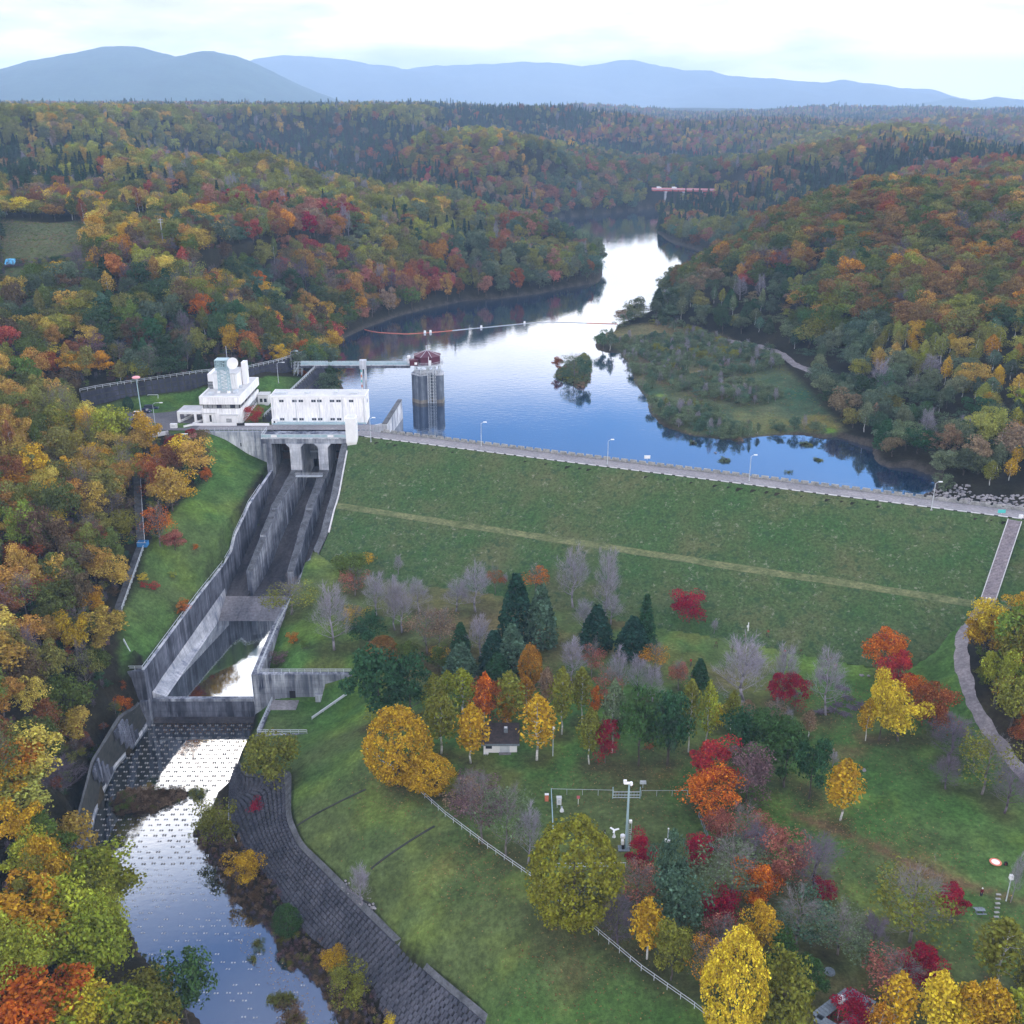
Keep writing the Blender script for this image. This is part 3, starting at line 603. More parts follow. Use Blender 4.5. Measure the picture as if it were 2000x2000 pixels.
# ------------------------------------------------------------------ spillway
sp = thing('spillway', 'stained concrete spillway with three gate bays above a chute and a stilling basin', 'spillway', (-68, 322, 0))
OFF = Vector((68, -322, 0))
def part(mb, name, mat, parent=sp, off=OFF, smooth=False):
    o = mb.build(name, mat, parent, smooth)
    if off is not None: o.location = off
    return o
def wall(mb, P, th, side):
    """P: (x, y, ztop, zbot) along the inner face; side -1 puts the thickness to the left"""
    for a, b_ in zip(P[:-1], P[1:]):
        mb.hull8([(a[0], a[1], a[3]), (a[0] + side * th, a[1], a[3]), (b_[0] + side * th, b_[1], b_[3]), (b_[0], b_[1], b_[3])],
                 [(a[0], a[1], a[2]), (a[0] + side * th, a[1], a[2]), (b_[0] + side * th, b_[1], b_[2]), (b_[0], b_[1], b_[2])])
    return mb
LT = [(334, -1.5), (315.5, -1.5)], [(315.5, -10.8), (303, -12), (291, -13.2), (287, -15.2), (279, -18.4), (275.5, -22), (269, -23.6), (252, -24.6), (235, -25.8), (216, -27)]
def zf(y): return float(np.interp(y, [200, 251, 257, 264, 320, 335], [-41, -39.5, -36.9, -34.4, -12.3, -12]))
MB_ = MB(); wall(MB_, [(LWX(y), y, z, zf(y) - 3) for y, z in LT[1]], 1.0, -1); part(MB_, 'side_wall', M['conc_dark'])
MB_ = MB(); wall(MB_, [(LWX(y) - .08, y, z + .16, z) for y, z in LT[1]], .7, -1)
part(MB_, 'coping', M['conc_light'])
MB_ = MB(); MB_.hull8([(LWX(218), 218, -41), (LWX(268), 268, -39), (LWX(256) + 1.4, 256, -37), (LWX(218) + 3.3, 218.6, -37)],
                      [(LWX(218) + .02, 218, -34.3), (LWX(268) + .02, 268, -30.3), (LWX(256) + 1.3, 256, -36.2), (LWX(218) + 3.1, 218.6, -36.2)]); part(MB_, 'wall_footing', M['conc_light'])
RT = [(y, float(damz(damsd(RWX(y) + 1.5, y)[1])) + .35) for y in (318, 312, 306, 300, 295, 291, 287, 283, 279, 274, 270)]
RT = [(318.5, -1.4)] + RT[1:] + [(266, -22.3), (264, -23.4), (252, -24.6), (236, -25.6), (214.6, -27)]
MB_ = MB(); wall(MB_, [(RWX(y), y, z, zf(y) - 3 if y > 218 else -43) for y, z in RT], 1.9, 1); part(MB_, 'side_wall', M['conc'])
MB_ = MB(); wall(MB_, [(RWX(y) + .05, y, z + .02, z - .1) for y, z in RT[:11]], 2.0, 1); part(MB_, 'moss_cap', M['conc_top'])
MB_ = MB()
for (y0, z0), (y1, z1) in zip(RT[1:8], RT[2:9]): MB_.beam((RWX(y0) + 2.35, y0, z0 + .1), (RWX(y1) + 2.35, y1, z1 + .1), .4, .5)
part(MB_, 'coping', M['kerb'])
# left wall end, wing and pool side
MB().build
MB_ = MB(); MB_.box(-96, LWX(216) + .01, 215.4, 216.8, -43, -27.05); part(MB_, 'wing_wall', M['conc_dark'])
MB_ = MB(); MB_.box(-90.6, -88.75, 214.6, 219, -44, -35); part(MB_, 'buttress', M['conc'])
# facade to the right of the basin, terrace wall
MB_ = MB(); MB_.box(-62.6, -38.5, 214.0, 215.3, -43.5, -27.05); part(MB_, 'wing_wall', M['conc'])
MB_ = MB(); MB_.box(-53.8, -52.4, 213.94, 214.05, -34.2, -31.6); part(MB_, 'door_opening', M['dark'])
MB_ = MB(); MB_.box(-58, -51.6, 209.6, 213.98, -34.4, -34.05); part(MB_, 'doorstep_slab', M['apron'])
MB_ = MB(); MB_.box(-47.5, -45.2, 213.1, 213.98, -34.2, -32.4); part(MB_, 'side_pier', M['conc'])
MB_ = MB(); wall(MB_, [(-58.3, 214, -34.1, -43), (-58.7, 199.4, -34.1, -44)], .7, 1); part(MB_, 'terrace_wall', M['conc'])
MB_ = MB(); MB_.box(-58.7, -46.9, 199.1, 199.8, -41, -34.09); part(MB_, 'terrace_wall', M['conc'])
MB_ = MB(); MB_.quad((-63.4, 214.9, -42.5), (-58.35, 214.9, -36), (-58.75, 199.3, -36), (-63.2, 192, -42.5)); part(MB_, 'slope_lining', M['conc'])
# divider walls
D1 = [(316, -72.1, -68.6), (304, -73.4, -70.8), (294, -74.6, -72.4), (283, -75.6, -73.7), (270, -77.2, -75.3)]
D2 = [(316, -62.9, -59.8), (304, -63.2, -60.7), (294, -63.7, -61.4), (283, -64.4, -62.2), (270, -65.3, -63.4)]
DZ = [(316, -10.9), (304, -13.4), (294, -16.2), (283, -20.6), (270, -26.0)]
# chute floor and apron slabs
def X(y, k): return LWX(y) + (RWX(y) - LWX(y)) * k / 4
def dvx(Dd, y, s_): return float(np.interp(y, [q[0] for q in Dd][::-1], [q[s_] for q in Dd][::-1]))
def bay(y, j, e): return ((LWX(y), dvx(D1, y, 1)), (dvx(D1, y, 2), dvx(D2, y, 1)), (dvx(D2, y, 2), RWX(y)))[j][e]
def zb_(y, j): return zf(y) - (4.2 * min(1, max(0, (y - 270) / 12)) if j == 1 else 0)
ys = [335, 325, 315, 305, 296, 287, 278, 268]
for i in range(7):
    y1, y0 = ys[i], ys[i + 1]
    for j in range(3):
        e = .03 - .3; MB_ = MB().hull8([(bay(y0, j, 0) + e, y0 + .03, zb_(y0, j) - 1), (bay(y0, j, 1) - e, y0 + .03, zb_(y0, j) - 1), (bay(y1, j, 1) - e, y1 - .03, zb_(y1, j) - 1), (bay(y1, j, 0) + e, y1 - .03, zb_(y1, j) - 1)],
                                  [(bay(y0, j, 0) + e, y0 + .03, zb_(y0, j)), (bay(y0, j, 1) - e, y0 + .03, zb_(y0, j)), (bay(y1, j, 1) - e, y1 - .03, zb_(y1, j)), (bay(y1, j, 0) + e, y1 - .03, zb_(y1, j))])
        part(MB_, 'floor_slab', M['floor_conc'])
for y1, y0 in ((268, 262.5), (262.5, 253)):
    for j in range(4):
        MB_ = MB().hull8([(X(y0, j) + .05, y0, zf(y0) - 1.5), (X(y0, j + 1) - .05, y0, zf(y0) - 1.5), (X(y1, j + 1) - .05, y1 - .08, zf(y1) - 1.5), (X(y1, j) + .05, y1 - .08, zf(y1) - 1.5)],
                         [(X(y0, j) + .05, y0, zf(y0)), (X(y0, j + 1) - .05, y0, zf(y0)), (X(y1, j + 1) - .05, y1 - .08, zf(y1) - .06 * (j % 2)), (X(y1, j) + .05, y1 - .08, zf(y1) - .06 * (j % 2))])
        part(MB_, 'apron_slab', M['apron'])
MB_ = MB().box(LWX(230) - 1, RWX(230) + 1, 216, 256, -44, -41); part(MB_, 'basin_floor', M['floor_conc'])
MB_ = MB().hull8([(-88.8, YW - .6, -44), (-62.6, YW - .6, -44), (-62.6, YW + 2, -44), (-88.8, YW + 2, -44)],
                 [(-88.8, YW, -36.75), (-62.6, YW, -36.75), (-62.6, YW + 1, -36.75), (-88.8, YW + 1, -36.75)]); part(MB_, 'end_sill', M['conc_dark'])
MB_ = MB().box(-88.8, -62.6, YW - .1, YW + 1.15, -36.76, -36.1); part(MB_, 'sill_cap', M['conc'])
for Dd in (D1, D2):
    MB_ = MB(); tp = MB()
    for i in range(4):
        (y0, a0, b0), (y1, a1, b1) = Dd[i], Dd[i + 1]; z0, z1 = DZ[i][1], DZ[i + 1][1]; z1b = z1 + (.7 if i in (1, 2) else 0)
        MB_.hull8([(a0, y0, zf(y0) - 7), (b0, y0, zf(y0) - 7), (b1, y1, zf(y1) - 7), (a1, y1, zf(y1) - 7)], [(a0, y0, z0), (b0, y0, z0), (b1, y1, z1b), (a1, y1, z1b)])
        tp.hull8([(a0 + .08, y0, z0), (b0 - .08, y0, z0), (b1 - .08, y1, z1b), (a1 + .08, y1, z1b)], [(a0 + .08, y0, z0 + .05), (b0 - .08, y0, z0 + .05), (b1 - .08, y1, z1b + .05), (a1 + .08, y1, z1b + .05)])
    w_ = part(MB_, 'divider_wall', M['conc']); o = tp.build('mossy_top', M['conc_top'], w_)
# piers, bridge deck, gates
def arch_pier(x0, x1, y0, y1, cl, cr):
    mb = MB().box(x0, x1, y0, y1, -20, -3.2)
    mb.hull8([(x0, y0, -3.2), (x1, y0, -3.2), (x1, y1, -3.2), (x0, y1, -3.2)], [(x0 - cl, y0, -2.0), (x1 + cr, y0, -2.0), (x1 + cr, y1, -2.0), (x0 - cl, y1, -2.0)]); return mb
part(arch_pier(-72.1, -68.6, 316, 336, 1.1, 1.1), 'pier', M['conc_light']); part(arch_pier(-62.9, -59.8, 316, 336, 1.1, 1.1), 'pier', M['conc_light'])
part(MB().box(-79.9, -78, 316.2, 336, -24, -2), 'abutment', M['conc']); part(MB().box(-55, -52.9, 318.6, 336, -16, -2), 'abutment', M['conc'])
part(MB().box(-81.2, -52.9, 316.6, 325, -2, -.35), 'bridge_deck', M['conc']); part(MB().box(-81.2, -52.9, 316.3, 317.0, -.34, .02), 'deck_edge', M['conc_light'])
part(MB().box(-101.6, -78.9, 324.2, 325.4, -24, -.35), 'wing_wall', M['conc_light'])
part(MB().box(-90.2, -89.8, 324.1, 324.25, -5.4, -4.2), 'drain_hole', M['dark'])
for x0, x1, g in ((-78, -72.1, 'brown_gate'), (-68.6, -62.9, 'conc'), (-59.8, -55, 'brown_gate')):
    gt = part(MB().box(x0 + .02, x1 - .02, 331, 331.6, -12, -1.9), 'gate', M[g])
    MB().box(x0 + .05, x1 - .05, 330.4, 331, -9.5, -9.0).build('gate_rib', M['steel' if g == 'conc' else 'dark'], gt)
    MB().box(x0 + .05, x1 - .05, 330.4, 331, -5.4, -5.0).build('gate_rib', M['steel' if g == 'conc' else 'dark'], gt)
fb = part(MB().beam((-69.8, 311.5, -11.4), (-61.2, 311.5, -11.4), 1.0, .25), 'footbridge', M['steel'])
for z in (-10.4, -10.9):
    for y in (311.05, 311.95): MB().beam((-70, y, z), (-61, y, z), .07).build('handrail', M['steel'], fb)
# railings
def railing(name, pts, label, cat='railing', parent=None, off=None, mat='steel', h=1.1, gap=2.0, rails=(1.0, .55), pw_=.09, rw=.08, group=None, follow=False):
    base = Vector(pts[0]); r = thing(name, label, cat, base, group=group) if parent is None else None
    if parent is not None:
        r = bpy.data.objects.new(name, None); col.objects.link(r); r.parent = parent; r.location = base + off
    pm = MB().beam((0, 0, -.1), (0, 0, h), pw_).mesh('post', M[mat]); V = [Vector(p_) - base for p_ in pts]
    for k in rails:
        mb = MB()
        for a, b_ in zip(V[:-1], V[1:]): mb.beam(a + Vector((0, 0, h * k)), b_ + Vector((0, 0, h * k)), rw)
        mb.build('rail', M[mat], r)
    for a, b_ in zip(V[:-1], V[1:]):
        n = max(1, round((b_ - a).length / gap))
        for i in range(n + (b_ is V[-1])): link('post', pm, r, a.lerp(b_, i / n))
    return r
railing('railing', [(-101.4, 324.6, -.3), (-81.2, 324.6, -.3)], 'pale steel railing on top of the stained wing wall left of the gate bays', gap=1.5, rails=(1, .5, .12))
br = railing('railing', [(-81.1, 325, .0), (-81.1, 316.5, .0), (-53.2, 316.5, .0)], 'pale panelled railing along the front of the spillway bridge', gap=2.1, rails=(1, .12), rw=.12)
MB().box(0.05, 27.6, -8.47, -8.42, .2, 1.0).build('mesh_panel', M['teal_steel'], br)
for x in (3.2, 21.5): MB().box(x, x + 1.9, -8.62, -8.5, .2, .95).build('notice_board', M['white'], br)
railing('railing', [(LWX(y) - .6, y, z + .1) for y, z in LT[1][1:]], 'thin pale railing following the top of the left spillway wall', gap=3.0, rails=(1,), pw_=.07, rw=.1, h=.9)
railing('railing', [(RWX(y) + 1.4, y, z) for y, z in RT[-5:]], 'pale steel railing along the right edge of the stilling basin', gap=2.2, rw=.11, rails=(1, .5), h=1.0)
railing('railing', [(-61, 214.6, -27), (-38.6, 214.6, -27)], 'long pale railing above the stained wall with the dark door', gap=1.9, rw=.11)
railing('railing', [(-58.0, 213.5, -34.1), (-58.4, 199.5, -34.1), (-47, 199.5, -34.1)], 'pale railing round the grassy corner terrace beside the river pool', gap=1.8, rw=.12)
railing('railing', [(-99, 216, -27), (-89.2, 216, -27)], 'short pale railing left of the stilling basin corner', gap=1.8, rw=.11)
railing('railing', [a[:2] + (float(surf(*a[:2])),) for a in (at(588, 1350, -33), at(655, 1322, -31.5))], 'low pale barrier set diagonally in the grass below the stained wall', gap=3, rw=.25, h=.7)
railing('railing', [a[:2] + (float(surf(*a[:2])),) for a in (at(232, 1200, -21), at(268, 1222, -22))], 'short pale barrier in the grass left of the spillway wall', gap=2, rw=.22, h=.8)
pts = []
for px, py in [(690, 1405), (765, 1472), (840, 1540), (920, 1598), (1000, 1655), (1110, 1745), (1210, 1825), (1310, 1900), (1380, 1950)]:
    x, y, z = at(px, py, -23.2); pts.append((x, y, float(surf(x, y))))
railing('park_fence', pts, 'long two-rail pale fence running diagonally between the park and the river slope', 'fence', gap=2.3, rw=.07, h=1.2, pw_=.08)

# ------------------------------------------------------------------ block revetments
def smooth_line(P, n):
    P = np.array(P); L = np.concatenate([[0], np.cumsum(np.hypot(*(P[1:, :2] - P[:-1, :2]).T))]); u = np.linspace(0, L[-1], n)
    return np.stack([np.interp(u, L, P[:, k]) for k in range(3)], 1), L[-1]
def revet(name, label, top, bot, nr_, mat_b, size, cap):
    T, Ln = smooth_line(top, 400); Bm, _ = smooth_line(bot, 400)
    k = np.ones(21) / 21
    for A_ in (T, Bm):
        for c3 in range(2): A_[:, c3] = np.convolve(np.pad(A_[:, c3], 10, 'reflect', reflect_type='odd'), k, 'valid')
    o = thing(name, label, 'revetment', tuple(T[200])); O = Vector(T[200])
    g = [[Vector(T[i] + (Bm[i] - T[i]) * v) + Vector((0, 0, .25)) - O for i in range(0, 400, 3)] for v in np.linspace(0, 1.0, 8)]
    MB().grid(g).build('bedding', M['joint'], o, smooth=True)
    tp = [[Vector(T[i] + (T[i] - Bm[i]) * v) + Vector((0, 0, .45 + .3 * v)) - O for i in range(0, 400, 3)] for v in (-.03, .10)]
    MB().grid(tp).build('top_strip', M['conc_top'], o)
    me = MB().box(-size * .42, size * .42, -.41, .41, 0, .34, .1, .1).mesh('block', mat_b)
    nc = int(Ln / size); cells = []
    for r in range(nr_):
        for c4 in range(nc):
            f = (c4 + .5 * (r % 2)) / nc * 399; i = int(f)
            if i > 397: continue
            p0 = Vector(T[i] + (Bm[i] - T[i]) * ((r + .5) / nr_)); al = Vector(T[i + 1] - T[i]) + Vector(Bm[i + 1] - Bm[i]); dn = Vector(Bm[i] - T[i])
            cells.append((p0, al.normalized(), dn / nr_, (to_px(*p0)[2])))
    cells.sort(key=lambda q: q[3]); bulk = MB()
    for k_, (p0, al, dn, _) in enumerate(cells):
        nz_ = al.cross(dn).normalized(); nz_ = nz_ if nz_.z > 0 else -nz_; yv = nz_.cross(al)
        Mx = Matrix((al, yv * dn.length * 1.0, nz_)).transposed().to_4x4(); Mx.translation = p0 - O + nz_ * (.26 + random.uniform(-.03, .05))
        if k_ < 300: q = link('block', me, o); q.matrix_local = Mx
        elif k_ < cap:
            n0 = len(bulk.v); bulk.v += [tuple(Mx @ v.co) for v in me.vertices]; bulk.f += [tuple(n0 + j for j in pl.vertices) for pl in me.polygons]
    if bulk.v: tag(bulk.build('blockwork', mat_b, o), kind='stuff')
    return o
revet('river_revetment', 'broad sloping bank of dark concrete blocks curving along the right side of the river pool', [at(*q, -33) for q in REVT], [at(*q, -40.2) for q in REVB], 12, M['block'], 1.12, 2500)
revet('left_revetment', 'dark curved block bank on the left side of the river pool under the trees', [at(*q, -32.4) for q in [(262,1330)] + LBT], [at(*q, -40.9) for q in [(277,1362)] + LBW[1:7]], 7, M['conc_dark'], 1.9, 600)
o = thing('kerb_wall', 'pale curved kerb at the foot of the dark left bank', 'kerb', at(*LBW[1], -42)); mb = MB(); O = Vector(o.location)
L_, _ = smooth_line([at(*q, -41.8) for q in LBW[:7]], 40)
for a, b_ in zip(L_[:-1], L_[1:]): mb.beam(Vector(a) - O + Vector((.2, 0, .15)), Vector(b_) - O + Vector((.2, 0, .15)), .35, .7)
mb.build('kerb_run', M['conc_light'], o)
o = thing('kerb_wall', 'short pale kerb at the foot of the right bank near the spillway', 'kerb', at(437, 1478, -40)); mb = MB(); O = Vector(o.location)
L_, _ = smooth_line([at(*q, -40.6) for q in [(452,1440),(440,1478),(432,1520),(432,1560),(446,1590)]], 16)
for a, b_ in zip(L_[:-1], L_[1:]): mb.beam(Vector(a) - O, Vector(b_) - O, .3, .7)
mb.build('kerb_run', M['conc_light'], o)
# staggered stone blocks standing in the shallow pool
pb_ = tag(thing('stream_bed_blocks', 'rows of small stone blocks standing in the shallow water below the end sill', 'stone blocks', (-75, 190, PL)), group=None)
PPx = [q for q in POOL]; cells = []
for r in range(58):
    for c5 in range(32):
        x = -94 + c5 * 1.95 + (.97 if r % 2 else 0) + .25 * math.sin(r); y = 214.8 - r * 1.7
        x += (214 - y) * .15
        cells.append((x + random.uniform(-.15, .15), y + random.uniform(-.15, .15)))
ca = np.array(cells); ins = poly_sd(ca[:, 0], ca[:, 1], POOL) < -1.2
for I in PISL: ins &= poly_sd(ca[:, 0], ca[:, 1], I) > .3
ca = ca[ins]; order = np.argsort([-1 / to_px(x, y, PL)[2] for x, y in ca]); bm_ = MB().box(-.19, .19, -.25, .25, -.7, .16, .05, .05).mesh('stone_block', M['stone']); bulk = MB(); bulk2 = MB()
for k_, i in enumerate(order):
    x, y = ca[i]
    if y < 172 and random.random() < (172 - y) / 60: continue
    top = -.12 + .12 * min(1, max(0, (y - 150) / 50)) + random.uniform(-.1, .05)
    for dx in (-.25, .25):
        if y < 165 and k_ >= 0: bulk2.box(x + dx - .15, x + dx + .15, y - .16, y + .16, PL - .3, PL + .05, .03, .03)
        elif k_ < 400: link('stone_block', bm_, pb_, (x + 75 + dx, y - 190, top), random.uniform(-.2, .2))
        else: bulk.box(x + dx - .19, x + dx + .19, y - .25, y + .25, PL - .7, PL + top + .16, .05, .05)
q = bulk2.build('submerged_rows', M['stone_glint'], pb_); q.location = (75, -190, -PL); tag(q, kind='stuff')
q = bulk.build('block_rows', M['stone'], pb_); q.location = (75, -190, -PL); tag(q, kind='stuff')
# ------------------------------------------------------------------ vegetation
def leaf_mat(name, inst, transl=.25):
    m = bpy.data.materials.new(name); m.use_nodes = True; t = m.node_tree; t.nodes.clear()
    if inst: cc = N(t, 'ShaderNodeAttribute', attribute_name='tint', attribute_type='INSTANCER').outputs['Color']
    else: cc = N(t, 'ShaderNodeObjectInfo').outputs['Color']
    g = N(t, 'ShaderNodeNewGeometry'); r = g.outputs['Random Per Island']
    h = N(t, 'ShaderNodeHueSaturation'); t.links.new(cc, h.inputs['Color'])
    t.links.new(ramp(t, r, [(0, .485), (1, .515)]), h.inputs['Hue']); t.links.new(ramp(t, r, ([(0, .62), (.45, .98), (1, 1.38)] if inst else [(0, .50), (.35, .85), (.8, 1.12), (1, 1.6)])), h.inputs['Value'])
    n = noise(t, g.outputs['Position'], .45, 3, .6); c2 = mix(t, 1.0, h.outputs[0], ramp(t, n, [(.3, .68), (.7, 1.32)]), 'MULTIPLY')
    d = N(t, 'ShaderNodeBsdfDiffuse'); t.links.new(c2, d.inputs[0]); tr = N(t, 'ShaderNodeBsdfTranslucent'); t.links.new(c2, tr.inputs[0])
    x = N(t, 'ShaderNodeMixShader'); x.inputs[0].default_value = transl; t.links.new(d.outputs[0], x.inputs[1]); t.links.new(tr.outputs[0], x.inputs[2])
    o = N(t, 'ShaderNodeOutputMaterial'); t.links.new(x.outputs[0], o.inputs[0]); return m
M['leaf'] = leaf_mat('leaves', False); M['leaf_i'] = leaf_mat('forest_leaves', True)
M['bark'] = mottled('grey_brown_bark', (.05, .042, .036), (.13, .115, .10), 1.2, (1, 1, .3))
M['birch'] = mottled('white_birch_bark', (.30, .30, .29), (.72, .72, .70), 1.6, (1, 1, 1.5))
M['twig'] = mottled('pale_grey_twigs', (.15, .14, .17), (.34, .32, .38), .8); M['twig_mid'] = mottled('grey_brown_twigs', (.10, .09, .09), (.22, .20, .20), .8)
M['twig_dark'] = mottled('purple_grey_twigs', (.075, .06, .08), (.16, .135, .17), .8)

def leaf_cloud(C, Nn, size, rg, up=.35, elong=1.0, droop=0):
    """C: points (n,3), Nn: outward directions; returns quads"""
    n = len(C); s = size * rg.uniform(.6, 1.35, (n, 1))
    nn = Nn + rg.normal(0, .75, (n, 3)); nn[:, 2] += up; nn /= np.linalg.norm(nn, axis=1, keepdims=True) + 1e-9
    a = np.cross(nn, rg.normal(0, 1, (n, 3))); a /= np.linalg.norm(a, axis=1, keepdims=True) + 1e-9
    if droop: a[:, 2] -= droop; a /= np.linalg.norm(a, axis=1, keepdims=True)
    b_ = np.cross(nn, a); a = a * s * elong; b_ = b_ * s
    V = np.stack([C - a * .5 - b_ * .35, C + a * .1 - b_ * .5, C + a * .55 + b_ * .1, C - a * .1 + b_ * .5], 1).reshape(-1, 3)
    return V
def mesh_np(name, V, quads, mats, midx=None):
    me = bpy.data.meshes.new(name); me.vertices.add(len(V)); me.vertices.foreach_set('co', np.asarray(V, np.float32).ravel())
    ls = np.array([len(q) for q in quads], np.int32) if not isinstance(quads, np.ndarray) else np.full(len(quads), quads.shape[1], np.int32)
    fl = np.concatenate([np.asarray(q) for q in quads]).astype(np.int32) if not isinstance(quads, np.ndarray) else quads.ravel().astype(np.int32)
    me.loops.add(len(fl)); me.loops.foreach_set('vertex_index', fl); me.polygons.add(len(ls))
    me.polygons.foreach_set('loop_start', np.concatenate([[0], np.cumsum(ls)[:-1]]).astype(np.int32)); me.polygons.foreach_set('loop_total', ls)
    for m in mats: me.materials.append(m)
    if midx is not None: me.polygons.foreach_set('material_index', np.asarray(midx, np.int32))
    me.update(calc_edges=True); return me
def limbs(mb, rg, h, r, n_l, spread, start=.3, end=.9, lean=.0, sub=2, n=5):
    """a tapering trunk with limbs, returns limb tips"""
    top = Vector((lean * h, rg.normal(0, .02) * h, h)); K_ = 6; pr = None; tips = []; path = []
    for i in range(K_ + 1):
        f = i / K_; p_ = Vector((top.x * f + rg.normal(0, .012) * h, top.y * f + rg.normal(0, .012) * h, h * f - .3 * (i == 0)))
        if pr is not None: mb.tube(pr, p_, r * (1 - .85 * (i - 1) / K_), r * (1 - .85 * f), n)
        pr = p_; path.append(p_)
    for i in range(n_l):
        f = start + (end - start) * (i + rg.random()) / n_l; k = min(int(f * K_), K_ - 1); p0 = path[k].lerp(path[k + 1], f * K_ - k)
        a = i * 2.4 + rg.random() * .8; L = spread * h * (1 - .55 * (f - start) / (1 - start + 1e-6)) * rg.uniform(.75, 1.15)
        el_ = rg.uniform(.35, .95); p1 = p0 + Vector((math.cos(a) * math.cos(el_), math.sin(a) * math.cos(el_), math.sin(el_))) * L
        rr = r * .42 * (1 - .6 * f); mid = p0.lerp(p1, .5) + Vector((0, 0, -.04 * L)); mb.tube(p0, mid, rr, rr * .65, 4); mb.tube(mid, p1, rr * .65, rr * .2, 4); tips.append(p1)
        for j in range(sub):
            q0 = p0.lerp(p1, rg.uniform(.35, .8)); a2_ = a + rg.choice([-1, 1]) * rg.uniform(.4, 1.0); q1 = q0 + Vector((math.cos(a2_), math.sin(a2_), rg.uniform(.3, 1.1))) * L * .45
            mb.tube(q0, q1, rr * .4, rr * .1, 3); tips.append(q1)
    return tips, path
def crown_pts(kind, rg, n):
    """points and outward normals of a crown for a tree 1 unit tall, and about 1 unit wide for 'broad'"""
    if kind in ('broad', 'maple', 'scrub'):
        z0, cz, rz, rr = {'broad': (.22, .60, .38, .42), 'maple': (.08, .54, .46, .46), 'scrub': (.0, .48, .48, .55)}[kind]
        nl = int(rg.integers(15, 30)); sqz = rg.uniform(.8, 1.15); L = []
        for i in range(nl):
            u = rg.normal(0, 1, 3) * np.array((1, 1, sqz)) + np.array((rg.normal(0, .15), 0, 0)); u /= np.linalg.norm(u); f = rg.uniform(.40, .90)
            c0 = np.array((0, 0, cz)) + u * np.array((rr, rr, rz)) * f
            if c0[2] < z0 + .05: c0[2] = z0 + .05 + rg.random() * .1
            L.append((c0, rg.uniform(.09, .21)))
        P = []; Nn = []
        for c0, r0 in L:
            k = int(n / nl); u = rg.normal(0, 1, (k, 3)); u[:, 2] = np.abs(u[:, 2]) * np.where(rg.random(k) < .8, 1, -1); u /= np.linalg.norm(u, axis=1, keepdims=True)
            rad = r0 * rg.uniform(.62, 1.08, (k, 1)); P.append(c0 + u * rad * np.array((1, 1, .8))); Nn.append(u)
        return np.concatenate(P), np.concatenate(Nn)
    if kind == 'oval':
        nc = 520; uc = rg.normal(0, 1, (nc, 3)); uc /= np.linalg.norm(uc, axis=1, keepdims=True); k = rg.integers(0, nc, n); u = uc[k] + rg.normal(0, .065, (n, 3)); u /= np.linalg.norm(u, axis=1, keepdims=True); z = u[:, 2]
        w_ = .36 * np.where(z > 0, 1 - .30 * z, 1.0); lump = (.90 + .17 * rg.random(nc) ** 1.3)[k] * (1 + .05 * np.sin(u[:, 0] * 5 + 2) * np.sin(u[:, 1] * 6))
        rad = (1 - .16 * rg.random(n) ** 1.5) * lump; P = np.stack([u[:, 0] * w_ * rad, u[:, 1] * w_ * rad, .50 + z * .49 * rad], 1); P[:, 2] = np.maximum(P[:, 2], .05 + .04 * rg.random(n)); return P, u
    if kind == 'birch':
        z = rg.beta(1.7, 1.5, n); zz = .26 + .74 * z; w_ = .19 * np.clip(np.sin(np.clip((z * .92 + .10), 0, 1) * math.pi), .08, 1) ** .75
        nl = 30; a0 = rg.uniform(0, 6.28, nl); k = rg.integers(0, nl, n); a = a0[k] + rg.normal(0, .35, n); rad = w_ * np.sqrt(rg.uniform(.10, 1, n)) * (1 + .3 * np.sin(k * 1.7))
        P = np.stack([np.cos(a) * rad, np.sin(a) * rad, zz + .03 * np.sin(k * 2.1)], 1); return P, np.stack([np.cos(a), np.sin(a), .2 + 0 * a], 1)
    if kind == 'fir':
        lv = rg.integers(0, 15, n) / 15; z = .07 + .92 * lv; L = .23 * (1 - lv) ** .85 + .012; k = rg.integers(0, 11, n); a = k * .571 + lv * 40 + rg.normal(0, .10, n); f = rg.uniform(.2, 1, n) ** .7
        P = np.stack([np.cos(a) * L * f, np.sin(a) * L * f, z - .12 * L * f + rg.normal(0, .009, n)], 1); return P, np.stack([np.cos(a) * .5, np.sin(a) * .5, .9 + 0 * a], 1)
    if kind == 'pine':
        lv = rg.integers(0, 11, n) / 11; z = .08 + .88 * lv; L = .27 * np.clip(1.08 - lv ** 1.5, .06, 1); k = rg.integers(0, 8, n); a = k * .785 + lv * 37 + rg.normal(0, .22, n); f = rg.uniform(.35, 1, n) ** .6
        P = np.stack([np.cos(a) * L * f, np.sin(a) * L * f, z + .08 * L * f + rg.normal(0, .02, n)], 1); return P, np.stack([np.cos(a) * .6, np.sin(a) * .6, .8 + 0 * a], 1)
